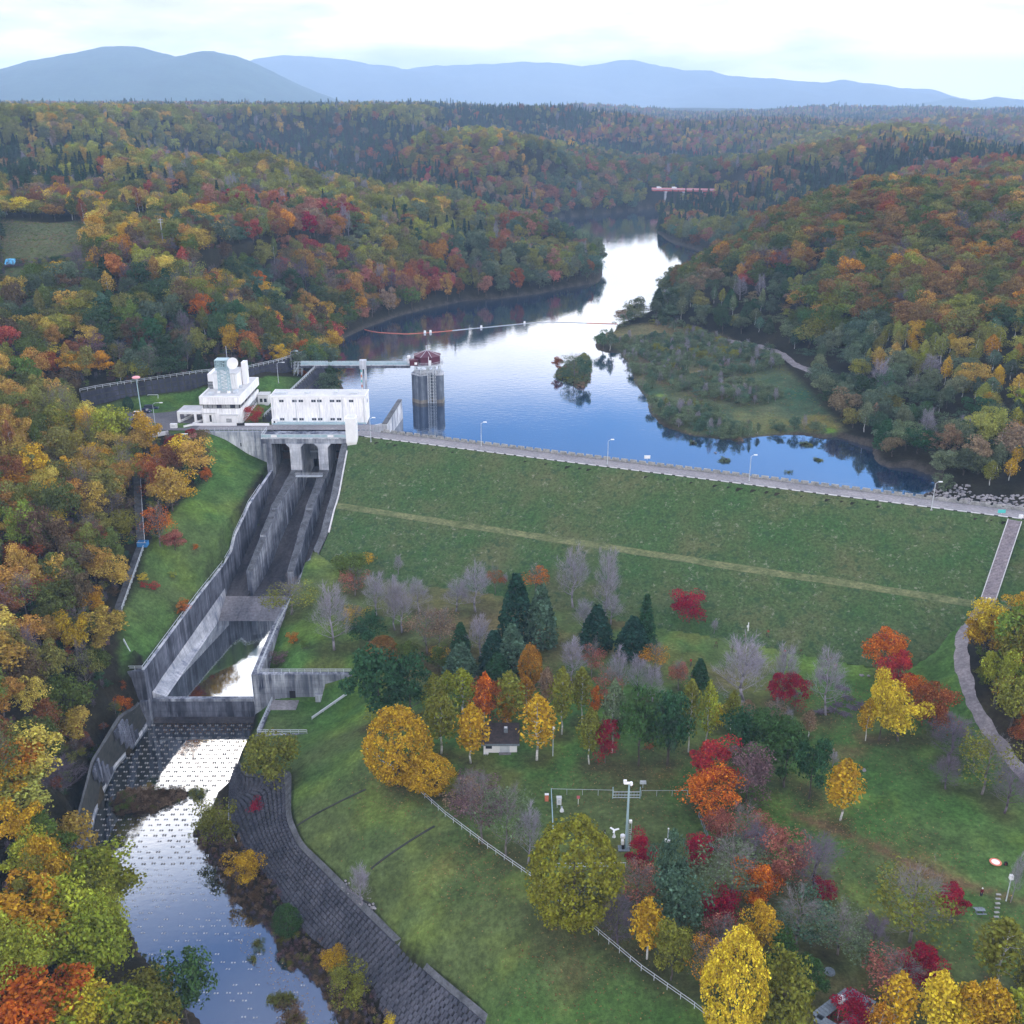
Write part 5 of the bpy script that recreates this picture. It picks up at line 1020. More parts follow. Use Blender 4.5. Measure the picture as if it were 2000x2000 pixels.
ROWS = [
(z4, [(5,250,610,190,'bare','tan','standing alone in the grass right of the stilling basin'),(235,190,430,140,'bare','tan','leftmost in the misty row below the dam foot'),(335,200,505,120,'bare','tan','second from the left in the misty row below the dam'),
 (375,230,515,130,'bare','tan','in the front of the misty row below the dam'),(460,220,400,110,'bare','tan','small, at the right end of the misty row'),(670,230,400,130,'bare','tan','left of the fan-shaped bare tree below the dam'),(770,140,400,160,'bare','tan','fan-shaped, left of the two tallest conifers'),
 (795,420,650,130,'bare','tan','between the small conifers and the fan-shaped bare tree'),(100,110,270,190,'broad','oakgreen','at the foot of the dam beside the chute wall'),(185,88,150,80,'scrub','gold','on top of the dark clump beside the chute wall'),(120,160,310,110,'sparse','pinkrust','peach-leaved, below the dark clump by the chute'),
 (195,430,600,170,'broad','darkgreen','low, right of the lone leafless tree'),(125,360,480,100,'sparse','gold','small, just right of the lone leafless tree'),(270,550,700,160,'oval','oakrust','round-topped, behind the biggest dark green trees'),(400,580,700,110,'broad','oakgreen','small, right of the round rusty tree'),
 (505,350,625,140,'sparse','tan','pale, left of the pair with fine yellow leaves'),(580,370,605,130,'sparse','tan','pale, right of the pair with fine yellow leaves'),(250,640,1040,330,'broad','darkgreen','huge, left of the pair above the golden tree'),(415,680,1010,250,'broad','darkgreen','huge, right of the pair above the golden tree'),(230,880,1010,110,'scrub','yellowgreen','light patch under the huge dark pair'),
 (690,460,620,90,'pine','darkgreen','slim, behind the left small conifer'),(690,570,770,165,'pine','bluegreen','left of the cluster in the middle of the park'),(870,505,720,140,'pine','fir','back left of the cluster in the middle of the park'),(965,470,720,160,'pine','bluegreen','back right of the cluster in the middle of the park'),(890,625,765,125,'pine','darkgreen','front and smallest of the cluster in the middle of the park'),
 (570,598,740,130,'maple','oakgreen','low, behind the birches left of the hut'),(572,598,680,110,'scrub','gold','bright gold patch left of the small conifers'),(990,200,570,170,'pine','fir','tallest, left of the big pair below the dam'),(1120,262,590,160,'pine','bluegreen','right of the big pair below the dam'),
 (1420,368,605,155,'pine','fir','alone between the leafless giants and the right pair'),(1680,308,600,105,'fir','darkgreen','tall and slim, right of the right-hand pair'),(1615,430,640,160,'pine','fir','broad, left of the right-hand pair'),(1065,600,810,115,'oval','amber','narrow brown, right of the small conifers'),
 (1295,48,380,160,'bare','tan','giant, left of the tall pair against the dam'),(1470,48,460,150,'bare','tan','giant, right of the tall pair against the dam'),(1350,330,525,110,'bare','tan','shorter, between the giants and the lone conifer'),(1500,300,470,110,'bare','tan','shorter, in front of the right giant'),
 (875,140,305,62,'sparse','rust','slim, left of the tallest conifer'),(1095,140,300,95,'sparse','orange','behind the big conifer pair'),(355,90,205,50,'bare','tan','tiny, highest on the left below the dam'),(930,190,262,36,'bare','tan','tiny, beside the slim rusty tree'),
 (590,830,1165,170,'birch','olive','big, left of the hut with the longest white trunk'),(748,900,1215,150,'birch','gold','directly left of the hut'),(700,710,950,150,'birch','yellowgreen','pale, in the back row left of the hut'),(820,730,1040,100,'birch','orange','behind the left corner of the hut'),(950,720,1020,150,'birch','olive','many-stemmed, behind the right half of the hut'),(550,735,1000,110,'birch','olive','leftmost of the back row behind the hut'),(620,718,900,90,'birch','yellowgreen','small, second in the back row left of the hut'),(1045,750,940,90,'birch','amber','orange-topped, right of the many-stemmed birch'),
 (1100,850,1200,185,'birch','gold','broad, directly right of the hut'),(850,790,1040,180,'maple','rust','behind the hut roof'),(925,850,1050,120,'maple','amber','behind the right end of the hut roof'),(1235,700,1065,125,'birch','olive','upright, above the park lamp'),(1155,700,950,90,'birch','tan','thin, left of the upright olive birch'),(1340,700,1000,105,'birch','olive','thin, right of the upright olive birch'),
 (1505,770,1160,130,'birch','willow','wispy, left of the two big green trees'),(1382,920,1225,120,'birch','olive','small with a bent white trunk right of the lamp'),(1405,818,1000,75,'maple','orange','small and bright among the thin birches'),(1468,1010,1235,140,'maple','crimson','low, below the wispy birch'),(1650,880,1260,240,'broad','green','left of the big pair in the centre right'),(1810,850,1250,220,'broad','darkgreen','right of the big pair in the centre right'),(1700,1040,1150,60,'scrub','rust','small patch between the big green pair'),
 (1290,540,790,150,'bare','tan','twiggy, below the lone conifer'),(1395,550,750,90,'sparse','pinkrust','peach, right of the twiggy bare tree'),(1530,590,880,120,'bare','tan','white-stemmed, in the bare row right of centre'),(1640,635,865,115,'bare','tan','middle of the bare row right of centre'),(1720,690,885,115,'bare','tan','right end of the bare row right of centre'),(1735,555,720,95,'sparse','amber','brown, behind the right end of the bare row'),(1860,650,812,62,'sparse','pinkrust','slim, alone right of the bare row'),
 (350,965,1345,320,'oval','gold','big, at the fence left of the park'),(520,1200,1385,250,'oval','gold','lower, leaning on the big golden one'),(640,1300,1400,110,'broad','olive','small, at the foot of the golden pair'),(770,1270,1400,150,'sparse','mauve','thin, right of the golden pair'),(1470,680,900,110,'sparse','pinkrust','faint, between the thin birches and bare row')]),
(z5, [(125,165,345,180,'maple','crimson','alone on the grass below the dam'),(262,300,382,42,'bare','tan','tiny and white, right of the lone crimson tree'),(395,400,790,260,'bare','tan','widest, at the left of the three behind the crimson twins'),(625,440,730,150,'bare','tan','middle of the three behind the crimson twins'),(850,460,820,170,'bare','tan','right of the three behind the crimson twins'),
 (605,605,790,130,'maple','crimson','left of the twins in front of the bare trees'),(702,625,805,135,'maple','crimson','right of the twins in front of the bare trees'),(180,515,665,85,'pine','darkgreen','small, left of the widest bare tree'),(65,518,685,75,'sparse','pinkrust','slim, left of the small conifer'),
 (120,630,1020,115,'birch','olive','left of the tall trio at the centre right'),(215,640,1005,110,'birch','yellowgreen','middle of the tall trio at the centre right'),(350,690,915,85,'birch','olive','right of the tall trio at the centre right'),(435,735,872,75,'birch','tan','small, left of the crimson twins'),(275,770,905,105,'maple','yellow','low, among the tall birches'),
 (10,745,1110,140,'broad','bluegreen','tall, left of the red and orange group'),(400,830,1090,210,'broad','darkgreen','behind the purple tree'),(560,830,1110,200,'broad','green','behind the white-trunked green group'),(650,925,1240,260,'broad','green','with several white trunks showing beneath'),(780,965,1290,180,'broad','darkgreen','right end of the white-trunked green group'),
 (1200,395,625,210,'maple','orange','topmost of the bright row on the right'),(1190,395,470,130,'scrub','red','red cap on the topmost bright tree'),(1250,508,725,200,'maple','red','second of the bright row on the right'),(1315,635,790,140,'maple','orange','small, third of the bright row on the right'),(1400,650,810,130,'maple','rust','dull, fourth of the bright row on the right'),(1455,690,950,210,'maple','rust','lowest of the bright row on the right'),
 (1160,640,975,170,'broad','yellow','left half of the yellow pair by the fallen leaves'),(1265,700,990,260,'broad','yellow','right half of the yellow pair by the fallen leaves'),(1075,730,960,85,'birch','gold','slim, left of the yellow pair'),(1530,830,1075,230,'darkbare','mauve','large, below the bright row'),(1502,1050,1222,150,'darkbare','mauve','small with a pale trunk, right of the leaf-strewn grass'),
 (1705,895,1245,210,'sparse','olive','with a thick white trunk near the gravel path'),(1832,1100,1345,190,'darkbare','mauve','nearest the lower right end of the path'),(940,1060,1385,165,'birch','gold','alone in the middle of the right lawn'),(900,1010,1100,45,'bare','tan','tiny, behind the lone golden birch'),(768,790,942,75,'birch','tan','small, under the crimson twins'),(590,730,870,85,'sparse','tan','left under the crimson twins'),(655,780,882,55,'bare','tan','slim, directly under the crimson twins'),
 (250,980,1250,260,'maple','red','top of the red, orange and purple group'),(440,1040,1320,230,'maple','mauve','dark purple, right of the red and orange group'),(265,1138,1385,280,'maple','orange','front of the red, orange and purple group'),
 (1725,230,460,160,'broad','yellow','tall, on the upper right side of the path'),(1860,285,600,230,'broad','limeg','big, right of the path'),(1780,480,780,170,'broad','yellowgreen','right of the path below the yellow one'),(1900,180,330,120,'broad','gold','behind the tall yellow one right of the path'),(1870,620,920,220,'broad','olive','brownish, right of the path bend'),(1925,850,1010,120,'maple','rust','small, at the right edge beside the path')]),
(z6, [(710,405,1050,520,'oval','goldgreen','very big, standing over the fence in the foreground'),(1120,440,690,180,'maple','crimson','beside the weather mast'),(1488,445,650,170,'maple','crimson','right of the white post by the mast'),(1300,470,900,190,'broad','bluegreen','between the two crimson trees by the mast'),(1380,690,1060,330,'broad','bluegreen','big, below the weather station'),
 (1690,440,840,290,'sparse','willow','pale, right of the second crimson tree'),(1110,600,860,210,'sparse','pinkrust','below the crimson tree by the mast'),(980,840,1115,230,'darkbare','mauve','fan of bare stems right of the very big tree'),(1165,820,1200,190,'birch','gold','below the fan of bare stems'),(1330,1028,1375,260,'broad','olive','by the fence, below the golden birch'),(1530,1060,1420,200,'sparse','amber','right of the olive tree at the fence'),
 (1690,1110,1720,340,'oval','yellow','very big, at the lower fence end'),(1640,790,1000,220,'maple','crimson','low, left of the rusty orange one'),(1850,640,930,260,'maple','orange','rusty, right of the pale thin-leaved one'),(1610,300,500,150,'maple','pinkrust','under the orange front tree'),(1785,240,480,200,'sparse','pinkrust','right under the orange front tree'),(1640,940,1160,180,'sparse','pinkrust','peach, below the low crimson tree'),
 (130,50,480,220,'sparse','mauve','left of the fenced weather station'),(290,100,560,210,'sparse','willow','green-grey, left of the fenced weather station'),(430,230,610,170,'bare','tan','twisted and pale, against the station fence'),(20,60,300,160,'sparse','tan','thin, between the golden pair and the station')]),
(z7, [(410,455,770,280,'maple','pinkrust','orange-topped, in the dense lower group'),(600,445,780,280,'darkbare','mauve','right edge of the dense lower group'),(230,370,600,200,'darkbare','mauve','left in the dense lower group'),(665,710,850,130,'maple','crimson','small, under the purplish leafless tree'),(1200,635,1095,340,'sparse','olive','large and wispy on the lawn'),(1480,765,975,190,'maple','crimson','alone beside the stepping stones'),
 (500,780,1110,290,'sparse','bluegreen','large, left of centre in the lower group'),(760,890,1170,270,'sparse','willow','soft grey, in the lower group'),(960,920,1210,190,'darkbare','mauve','lower right of the dense group'),(285,900,1240,260,'maple','gold','round, above the very big yellow tree'),(430,1090,1460,240,'broad','green','behind the olive tree at the bottom edge'),(580,1240,1460,200,'broad','green','right of the green one near the bottom edge'),(390,1285,1740,360,'broad','olive','big, at the bottom edge beside the yellow one'),
 (1300,1150,1450,250,'maple','crimson','brilliant, above the bottom birches'),(1130,1200,1440,300,'sparse','pinkrust','faded, left of the brilliant crimson one'),(1420,1250,1460,120,'scrub','red','skirt of the brilliant crimson tree'),(1090,1295,1720,240,'birch','gold','at the bottom edge right of the shelter'),(1355,1285,1720,220,'birch','yellow','bottom edge, second from the shelter'),(1750,955,1400,270,'birch','olive','tall, with forked white trunk at the lower right'),(1850,530,850,80,'bare','tan','slim and white beside the lamp post'),
 (1530,1350,1740,200,'birch','gold','bottom edge, third from the shelter'),(1660,1330,1740,180,'birch','gold','bottom edge, fourth from the shelter'),(1860,1400,1740,230,'birch','yellowgreen','in the bottom right corner'),(1500,1490,1770,170,'birch','yellow','bottom edge, low in front'),(1720,1400,1770,190,'birch','gold','bottom edge near the corner'),(1000,1480,1780,150,'birch','amber','touching the shelter roof'),(830,1485,1690,240,'maple','crimson','inside the square shelter'),(1930,1180,1500,150,'birch','olive','at the right edge above the corner')]),
(z3, [(860,215,560,290,'broad','yellowgreen','large, in front of the car park'),(1110,260,560,210,'broad','gold','in front of the tall pink lamp'),(1230,470,660,170,'broad','amber','right below the car park'),(1060,560,760,200,'broad','amber','at the top of the long stairs'),(1390,590,760,170,'scrub','darkgreen','vine-covered patch on the grass slope'),(1300,700,930,330,'maple','gold','sprawling on the slope below the red paving'),(1160,600,900,200,'maple','rust','on the slope beside the top of the stairs'),
 (1562,640,755,85,'maple','orange','small, at the right tip of the slope thicket'),(1215,888,1235,155,'sparse','orange','with a thin trunk below the thicket'),(1320,1125,1295,200,'maple','pinkrust','low, spreading below the thin orange tree'),(1290,1130,1200,120,'scrub','red','bright patch beside the thin orange tree'),(1468,1212,1265,65,'scrub','orange','tiny, right on the grass slope'),(1078,1428,1500,75,'scrub','yellow','tiny, beside the lower stairs'),(1082,1488,1545,62,'scrub','red','tiny, under the tiny yellow one'),(1162,1498,1560,85,'scrub','red','tiny, right of the tiny yellow one'),(1302,1408,1472,60,'scrub','yellowgreen','tiny, in the middle of the grass slope'),(1392,545,585,55,'scrub','crimson','tiny, just below the red paving'),(1370,1630,1730,120,'scrub','orange','small, against the lower spillway wall'),
 (970,105,215,75,'oval','fir','dark, standing before the dark retaining wall'),(1520,100,200,45,'scrub','red','tiny, at the corner of the office building')]),
(z1, [(812,408,486,105,'maple','red','beside the office building wall'),(1150,8,135,120,'broad','green','at the shore end of the footbridge'),(1235,-10,135,110,'broad','gold','overhanging the dark water by the footbridge'),(1253,258,325,50,'broad','gold','small, at the foot of the dark sloping wall'),(840,1190,1230,60,'scrub','oakgreen','tiny, in the chute left bay')]),
(zb, [(690,165,335,165,'maple','olive','on the reedy bank of the pool'),(815,370,520,150,'maple','gold','on the reedy bank left of the blocks'),(990,590,715,110,'oval','green','round, on the reedy bank'),(1190,775,880,110,'maple','gold','small, lower on the reedy bank'),(1250,855,1010,160,'maple','olive','lower on the reedy bank'),(1410,1035,1110,70,'scrub','yellow','at the bottom edge on the bank'),(1000,1000,1090,110,'scrub','brown','low, on the small island in the lower pool'),(880,500,560,80,'scrub','brown','low brown, beside the blocks'),(1300,410,592,95,'bare','tan','white forked, above the dark stone mat')]),
(z2, [(1290,1040,1370,290,'broad','olive','at the top of the block bank'),(1210,1365,1455,120,'scrub','crimson','dark red, on the block bank'),(1325,520,592,115,'scrub','mauve','low, in the grass above the long railing'),(1400,80,300,190,'sparse','olive','left of the misty bare row near the chute'),(1405,400,470,70,'scrub','orange','small, beside the stilling basin railing'),(1470,430,500,50,'scrub','oakgreen','tiny, near the stilling basin'),(420,790,920,110,'maple','orange','hanging over the left block bank')]),
(zl4, [(1300,790,925,95,'sparse','willow','tall, on the little island'),(1215,830,905,60,'broad','rust','small, left end of the little island'),(1355,830,950,90,'broad','bluegreen','right end of the little island'),(1250,885,935,70,'scrub','bluegreen','low, on the little island')]),
(zr6, [(825,390,690,170,'bare','tan','white, tallest above the right shore'),(1215,350,560,150,'bare','tan','white, upper right above the shore'),(675,490,600,100,'bare','tan','small white, left of the white tall one'),(1075,520,700,110,'sparse','willow','grey, between the two white trees'),(800,720,880,80,'birch','tan','slim, above the dark reflection'),(1870,1040,1210,80,'birch','gold','slim, right of the lake corner'),(1670,1160,1350,110,'birch','olive','at the rocky lake corner'),(1815,1140,1310,100,'birch','gold','above the riprap'),(1330,1250,1400,150,'scrub','willow','beside the pale rocks at the lake corner')]),
]
SHADE = {'very big': 1}
for fz, L in ROWS:
    sc_ = SC[id(fz)]
    for i, (a, tp, bs, wd_, kd, cn, ph) in enumerate(L):
        px, py = fz(a, bs); _, pt = fz(a, tp); px /= K; py /= K; pt /= K
        x, y, z = ground(px, py) if py < 2100 else at(px, py, -23.5)
        if bs > 1690 and fz in (z6, z7): x, y, z = at(px, py, -23.4)
        dep = y * CP - (z - CZ) * SP; wid = wd_ / sc_ / F * dep * (1.10 if fz in (z4, z5, z6, z7) else 1.05)
        # crown bottom is seen at the base; push the foot back by a fraction of the crown radius for low crowns
        a_, f_, u_ = ray(px, pt); zt = CZ + u_ * (y / f_)
        if kd in ('maple', 'oval', 'scrub', 'broad') and bs <= 1690: y += wid * .16; z = float(surf(x, y)); zt = CZ + u_ * ((y + wid * .02) / f_)
        hg = max(zt - z, .8) * (1.12 if kd in ('maple', 'broad', 'oval') else 1)
        if kd in ('scrub',): hg = max(min(hg, wid * .9), .8)
        cl = tuple(np.clip(np.array(PAL[cn]) * random.uniform(.9, 1.1), 0, 1)); kw = KW[kd]
        lab = (f'{kw} {ph}' if kd in ('bare', 'darkbare') else f'{CW[cn]} {kw} {ph}').replace(' ,', ',')
        w_ = lab.replace(',', '').split(); lab = ' '.join(lab.split()[:16])
        if z < -15: LITTER_SHADE.append((x, y, max(wid, 1.5) * .5, kd))
        plant(kd, x, y, z - .05, max(wid, .8), hg, cl, lab, vi=i)
print('table trees', NTREE)
# contact shade painted in with leaf litter and soil under the planted crowns
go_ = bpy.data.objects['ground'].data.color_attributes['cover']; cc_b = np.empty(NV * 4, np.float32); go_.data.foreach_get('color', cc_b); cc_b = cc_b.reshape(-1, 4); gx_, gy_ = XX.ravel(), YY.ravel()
for x, y, r, kd in LITTER_SHADE:
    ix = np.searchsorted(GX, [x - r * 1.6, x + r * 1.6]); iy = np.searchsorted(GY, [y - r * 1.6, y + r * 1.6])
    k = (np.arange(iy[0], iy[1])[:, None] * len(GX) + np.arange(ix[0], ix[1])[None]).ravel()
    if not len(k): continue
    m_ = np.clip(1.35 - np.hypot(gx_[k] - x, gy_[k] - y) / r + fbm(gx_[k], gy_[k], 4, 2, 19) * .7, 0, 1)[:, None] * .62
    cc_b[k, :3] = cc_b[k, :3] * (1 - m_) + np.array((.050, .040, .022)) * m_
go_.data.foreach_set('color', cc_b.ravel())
# ---- the nearest trees of the woods, each a thing of its own
MARKS = [(268,1025,'the blue stair landing'),(240,1150,'the lower stairs'),(258,900,'the top of the long stairs'),(267,720,'the tall pink lamp'),(230,720,'the retaining wall by the car park'),(275,1265,'the left basin corner'),(170,1540,'the left end of the block bank'),(200,1800,'the lower left shore of the pool'),
         (0,1932,'the bottom left corner'),(0,1300,'the middle of the left edge'),(0,700,'the left edge below the blue tarpaulin'),(22,498,'the blue tarpaulin'),(310,450,'the utility pole on the bluff'),(430,680,'the lattice tower on the office'),(580,680,'the footbridge landing'),(1395,1360,'the gravel path'),(1930,1300,'the right edge by the path'),(1860,900,'the pale rocks at the lake corner'),(1540,720,'the end of the lakeside track')]
size_ = HT * WD / DEP ** 2; size_[~inframe] = 0; size_[zn == 'far'] = 0
order = np.argsort(-size_)[:max(0, 292 - NTREE)]; used = np.zeros(len(X), bool); cnt = {}
ORD = ['nearest', 'second nearest', 'third nearest', 'fourth nearest', 'fifth nearest', 'sixth nearest', 'seventh nearest', 'eighth nearest', 'ninth nearest', 'tenth nearest', 'eleventh nearest', 'twelfth nearest', 'thirteenth nearest', 'fourteenth nearest', 'fifteenth nearest']
info = []
for i in order:
    px, py = PXX[i], PYY[i]; ds = [math.hypot(px - a, py - b_) for a, b_, _ in MARKS]; j = int(np.argmin(ds)); info.append((ds[j], i, j))
info.sort()
for dd_, i, j in info:
    used[i] = True; kd, vi = VK[i]; cn = CN[i]; nm_ = f'{CW[cn]} {KW[kd]}' if kd not in ('bare', 'darkbare') else KW[kd]; k_ = cnt.get((nm_, j), 0); cnt[(nm_, j)] = k_ + 1
    lab = f'{nm_}, {ORD[min(k_, 14)]} such to {MARKS[j][2]}'; assert len(lab.split()) <= 16, lab
    ww = WD[i] * W0[kd] / 8.8 * (1 if kd not in ('birch',) else 1.1); hh = HT[i] * 10
    if kd == 'scrub': ww, hh = WD[i] * 7, HT[i] * 4.5
    else: ww = WD[i] * W0[kd]
    plant(kd, X[i], Y[i], Z[i] - .2, ww * .92, hh, TINT[i], lab, group='trees of the autumn woods', vi=vi)
# ---- every other tree of the woods, one mass
src = bpy.data.collections.new('tree_sources')
for i, k in enumerate(KEYS):
    o = bpy.data.objects.new('source_%02d' % i, whole(k)); src.objects.link(o)
def instancer(name, P, vid, rot, scl, tint):
    me = bpy.data.meshes.new(name); me.vertices.add(len(P)); me.vertices.foreach_set('co', np.asarray(P, np.float32).ravel())
    for nm_, ty, d in (('vid', 'INT', vid), ('rot', 'FLOAT_VECTOR', rot), ('scl', 'FLOAT_VECTOR', scl), ('tint', 'FLOAT_COLOR', tint)):
        a = me.attributes.new(nm_, ty, 'POINT'); a.data.foreach_set({'INT': 'value', 'FLOAT_VECTOR': 'vector', 'FLOAT_COLOR': 'color'}[ty], np.asarray(d, np.int32 if ty == 'INT' else np.float32).ravel())
    o = link(name, me); g = bpy.data.node_groups.new(name + '_nodes', 'GeometryNodeTree')
    g.interface.new_socket('Geometry', in_out='INPUT', socket_type='NodeSocketGeometry'); g.interface.new_socket('Geometry', in_out='OUTPUT', socket_type='NodeSocketGeometry')
    gi = g.nodes.new('NodeGroupInput'); go = g.nodes.new('NodeGroupOutput'); ip = g.nodes.new('GeometryNodeInstanceOnPoints'); ci = g.nodes.new('GeometryNodeCollectionInfo')
    ci.inputs['Collection'].default_value = src; ci.inputs['Separate Children'].default_value = True; ci.inputs['Reset Children'].default_value = True
    def na(nm_, ty): n = g.nodes.new('GeometryNodeInputNamedAttribute'); n.data_type = ty; n.inputs['Name'].default_value = nm_; return n.outputs['Attribute']
    er = g.nodes.new('FunctionNodeEulerToRotation'); g.links.new(na('rot', 'FLOAT_VECTOR'), er.inputs[0])
    g.links.new(gi.outputs[0], ip.inputs['Points']); g.links.new(ci.outputs[0], ip.inputs['Instance']); ip.inputs['Pick Instance'].default_value = True
    g.links.new(na('vid', 'INT'), ip.inputs['Instance Index']); g.links.new(er.outputs[0], ip.inputs['Rotation']); g.links.new(na('scl', 'FLOAT_VECTOR'), ip.inputs['Scale']); g.links.new(ip.outputs[0], go.inputs[0])
    md = o.modifiers.new('spread', 'NODES'); md.node_group = g; return tag(o, kind='stuff')
r_ = ~used & ((np.abs(X) < Y * .545 + 12)); n = int(r_.sum())
def pack(x, y, z, keys, wd, ht, tint):
    n = len(x); rot = np.zeros((n, 3)); rot[:, 2] = rng.uniform(0, 6.28, n); rot[:, 0] = rng.normal(0, .03, n); rot[:, 1] = rng.normal(0, .03, n)
    return np.stack([x, y, z - .3], 1), [KI[k] for k in keys], rot, np.stack([wd, wd, ht], 1), np.concatenate([tint, np.ones((n, 1))], 1)
kk = [VK[i] for i in np.nonzero(r_)[0]]; scr = np.array([k[0] == 'scrub' for k in kk])
instancer('forest', *pack(X[r_], Y[r_], Z[r_], kk, WD[r_] * np.where(scr, .75, 1), HT[r_] * np.where(scr, .55, 1), TINT[r_])); print('forest', n)
# ---- scrub of the delta, reeds, undergrowth
def fill(P, gap, test=None):
    P = np.array(P)[:, :2]; x0, y0 = P.min(0); x1, y1 = P.max(0); xs, ys_ = np.meshgrid(np.arange(x0, x1, gap), np.arange(y0, y1, gap)); x = xs.ravel() + rng.uniform(-.5, .5, xs.size) * gap; y = ys_.ravel() + rng.uniform(-.5, .5, xs.size) * gap
    k = poly_sd(x, y, P) < 0; x, y = x[k], y[k]; z = surf(x, y); return x, y, z
def mass(name, x, y, z, kinds, wd, ht, cols_):
    n = len(x); keys = [kinds[i] for i in rng.integers(0, len(kinds), n)]; tn = np.array([PAL[c_] for c_ in cols_])[np.clip(((fbm(x, y, 14, 2, 33) * .9 + .5) * .6 + rng.random(n) * .4) * len(cols_), 0, len(cols_) - 1).astype(int)] * rng.uniform(.75, 1.2, (n, 1))
    return instancer(name, *pack(x, y, z, keys, wd * rng.uniform(.7, 1.25, n), ht * rng.uniform(.7, 1.3, n), tn))
x, y, z = fill(DELTA, 3.3); bare_ = np.zeros(len(x), bool)
for px, py, rx, ry in [(1370,690,15,5),(1545,800,13,6),(1480,800,10,4),(1215,690,8,6),(1250,735,4,9),(1590,815,7,4),(1180,655,9,2.5)]:
    gx, gy, _ = at(px, py, -7); bare_ |= ((x - gx) / rx) ** 2 + ((y - gy) / ry) ** 2 < 1 + fbm(x, y, 8, 2, 3)
k = ~bare_ & (z > WL + .1) & (fbm(x, y, 24, 3, 41) > -.06); x, y, z = x[k], y[k], z[k]
mass('wetland_scrub', x, y, z, [('scrub', 0), ('scrub', 1), ('broad', 0), ('broad', 5), ('sparse', 1), ('bare', 1), ('birch', 0), ('scrub', 1)], .52, .46, ['bluegreen', 'willow', 'willow', 'bluegreen', 'willow', 'willow', 'olive'])
x, y, z = fill(DELTA, 2.4); mass('wetland_tussocks', x, y, z, [('scrub', 0), ('scrub', 1)], .10, .05, ['tan', 'willow', 'tan', 'olive', 'willow', 'tan'])
BANKL = [at(px, py, -41)[:2] for px, py in [(357,1571),(389,1615),(434,1696),(488,1732),(520,1764),(524,1805),(583,1840),(614,1876),(632,1917),(660,1975),(780,1990),(735,1926),(677,1845),(628,1796),(582,1764),(537,1705),(501,1647),(461,1598),(434,1548),(405,1500),(385,1540)]]
x, y, z = fill(BANKL, .95); mass('bank_reeds', x, y, z, [('scrub', 0), ('scrub', 1), ('darkbare', 0)], .13, .12, ['tan', 'brown', 'tan', 'mauve', 'olive', 'tan'])
for i, P in enumerate(PISL):
    x, y, z = fill(P, .8); mass('reeds', x, y, np.maximum(z, PL), [('scrub', 0), ('scrub', 1)], .14, .14 if i == 0 else .1, ['oakgreen', 'brown', 'tan', 'olive'] if i == 0 else ['tan', 'olive', 'willow'])
for I in ISLES: 
    x, y, z = fill(I, 1.0); 
    if len(x): mass('islet_growth', x, y, np.maximum(z, WL), [('scrub', 0), ('scrub', 1)], .16, .10, ['olive', 'willow', 'tan'])
for P, g_ in zip(CLEAR[:3], (2.2, 2.5, 2.5)):
    x, y, z = fill(P, g_); mass('clearing_tussocks', x, y, z, [('scrub', 0), ('scrub', 1)], .13, .07, ['olive', 'tan', 'oakgreen', 'willow'])
# undergrowth on the wooded slopes near the camera
xs = rng.uniform(-230, -80, 9000); ys_ = rng.uniform(100, 500, 9000); k = np.abs(xs) < ys_ * .56 + 8; xs, ys_ = xs[k], ys_[k]
k = (poly_sd(xs, ys_, LGRASS) > .5) & (poly_sd(xs, ys_, BENCH) > 1.5) & (poly_sd(xs, ys_, CHAN) > 2) & (poly_sd(xs, ys_, POOL) > 1) & (poly_sd(xs, ys_, LAKE) > 1) & (line_d(xs, ys_, ST_) > 2) & ~((xs > -146) & (xs < -76) & (ys_ > 318) & (ys_ < 352)) & (line_d(xs, ys_, RW) > 2)
k &= poly_sd(xs, ys_, [at(*q, -33.5)[:2] for q in LBT] + [at(*q, -42)[:2] for q in reversed(LBW[:7])]) > .5
for P in CLEAR: k &= poly_sd(xs, ys_, P) > -2
xs, ys_ = xs[k], ys_[k]; mass('undergrowth', xs, ys_, surf(xs, ys_), [('scrub', 0), ('scrub', 1), ('sparse', 0), ('darkbare', 1)], .30, .27, ['oakgreen', 'brown', 'olive', 'darkgreen', 'mauve', 'rust', 'oakgreen', 'amber'])
xs = rng.uniform(90, 200, 2500); ys_ = rng.uniform(120, 260, 2500); s_, d_ = damsd(xs, ys_)
k = (poly_sd(xs, ys_, PARK) > 1) & (line_d(xs, ys_, [at(*q)[:2] for q in PATH]) > 3) & ~((s_ < 202) & (d_ > -10) & (d_ < 50)) & ~((s_ < 270) & (d_ < 14) & (d_ > -60)) & (np.abs(xs) < ys_ * .56 + 8)
xs, ys_ = xs[k], ys_[k]; mass('undergrowth', xs, ys_, surf(xs, ys_), [('scrub', 0), ('scrub', 1), ('sparse', 0)], .30, .27, ['oakgreen', 'olive', 'gold', 'rust'])
NTH = ['first', 'second', 'third', 'fourth', 'fifth', 'sixth', 'seventh', 'eighth', 'ninth', 'tenth', 'eleventh', 'twelfth', 'thirteenth']
zoomA, zoomB = z1, zl4
# ------------------------------------------------------------------ buildings
def sub(mb, name, mat, parent, off, smooth=False):
    o = mb.build(name, M[mat], parent, smooth); o.location = off; return o
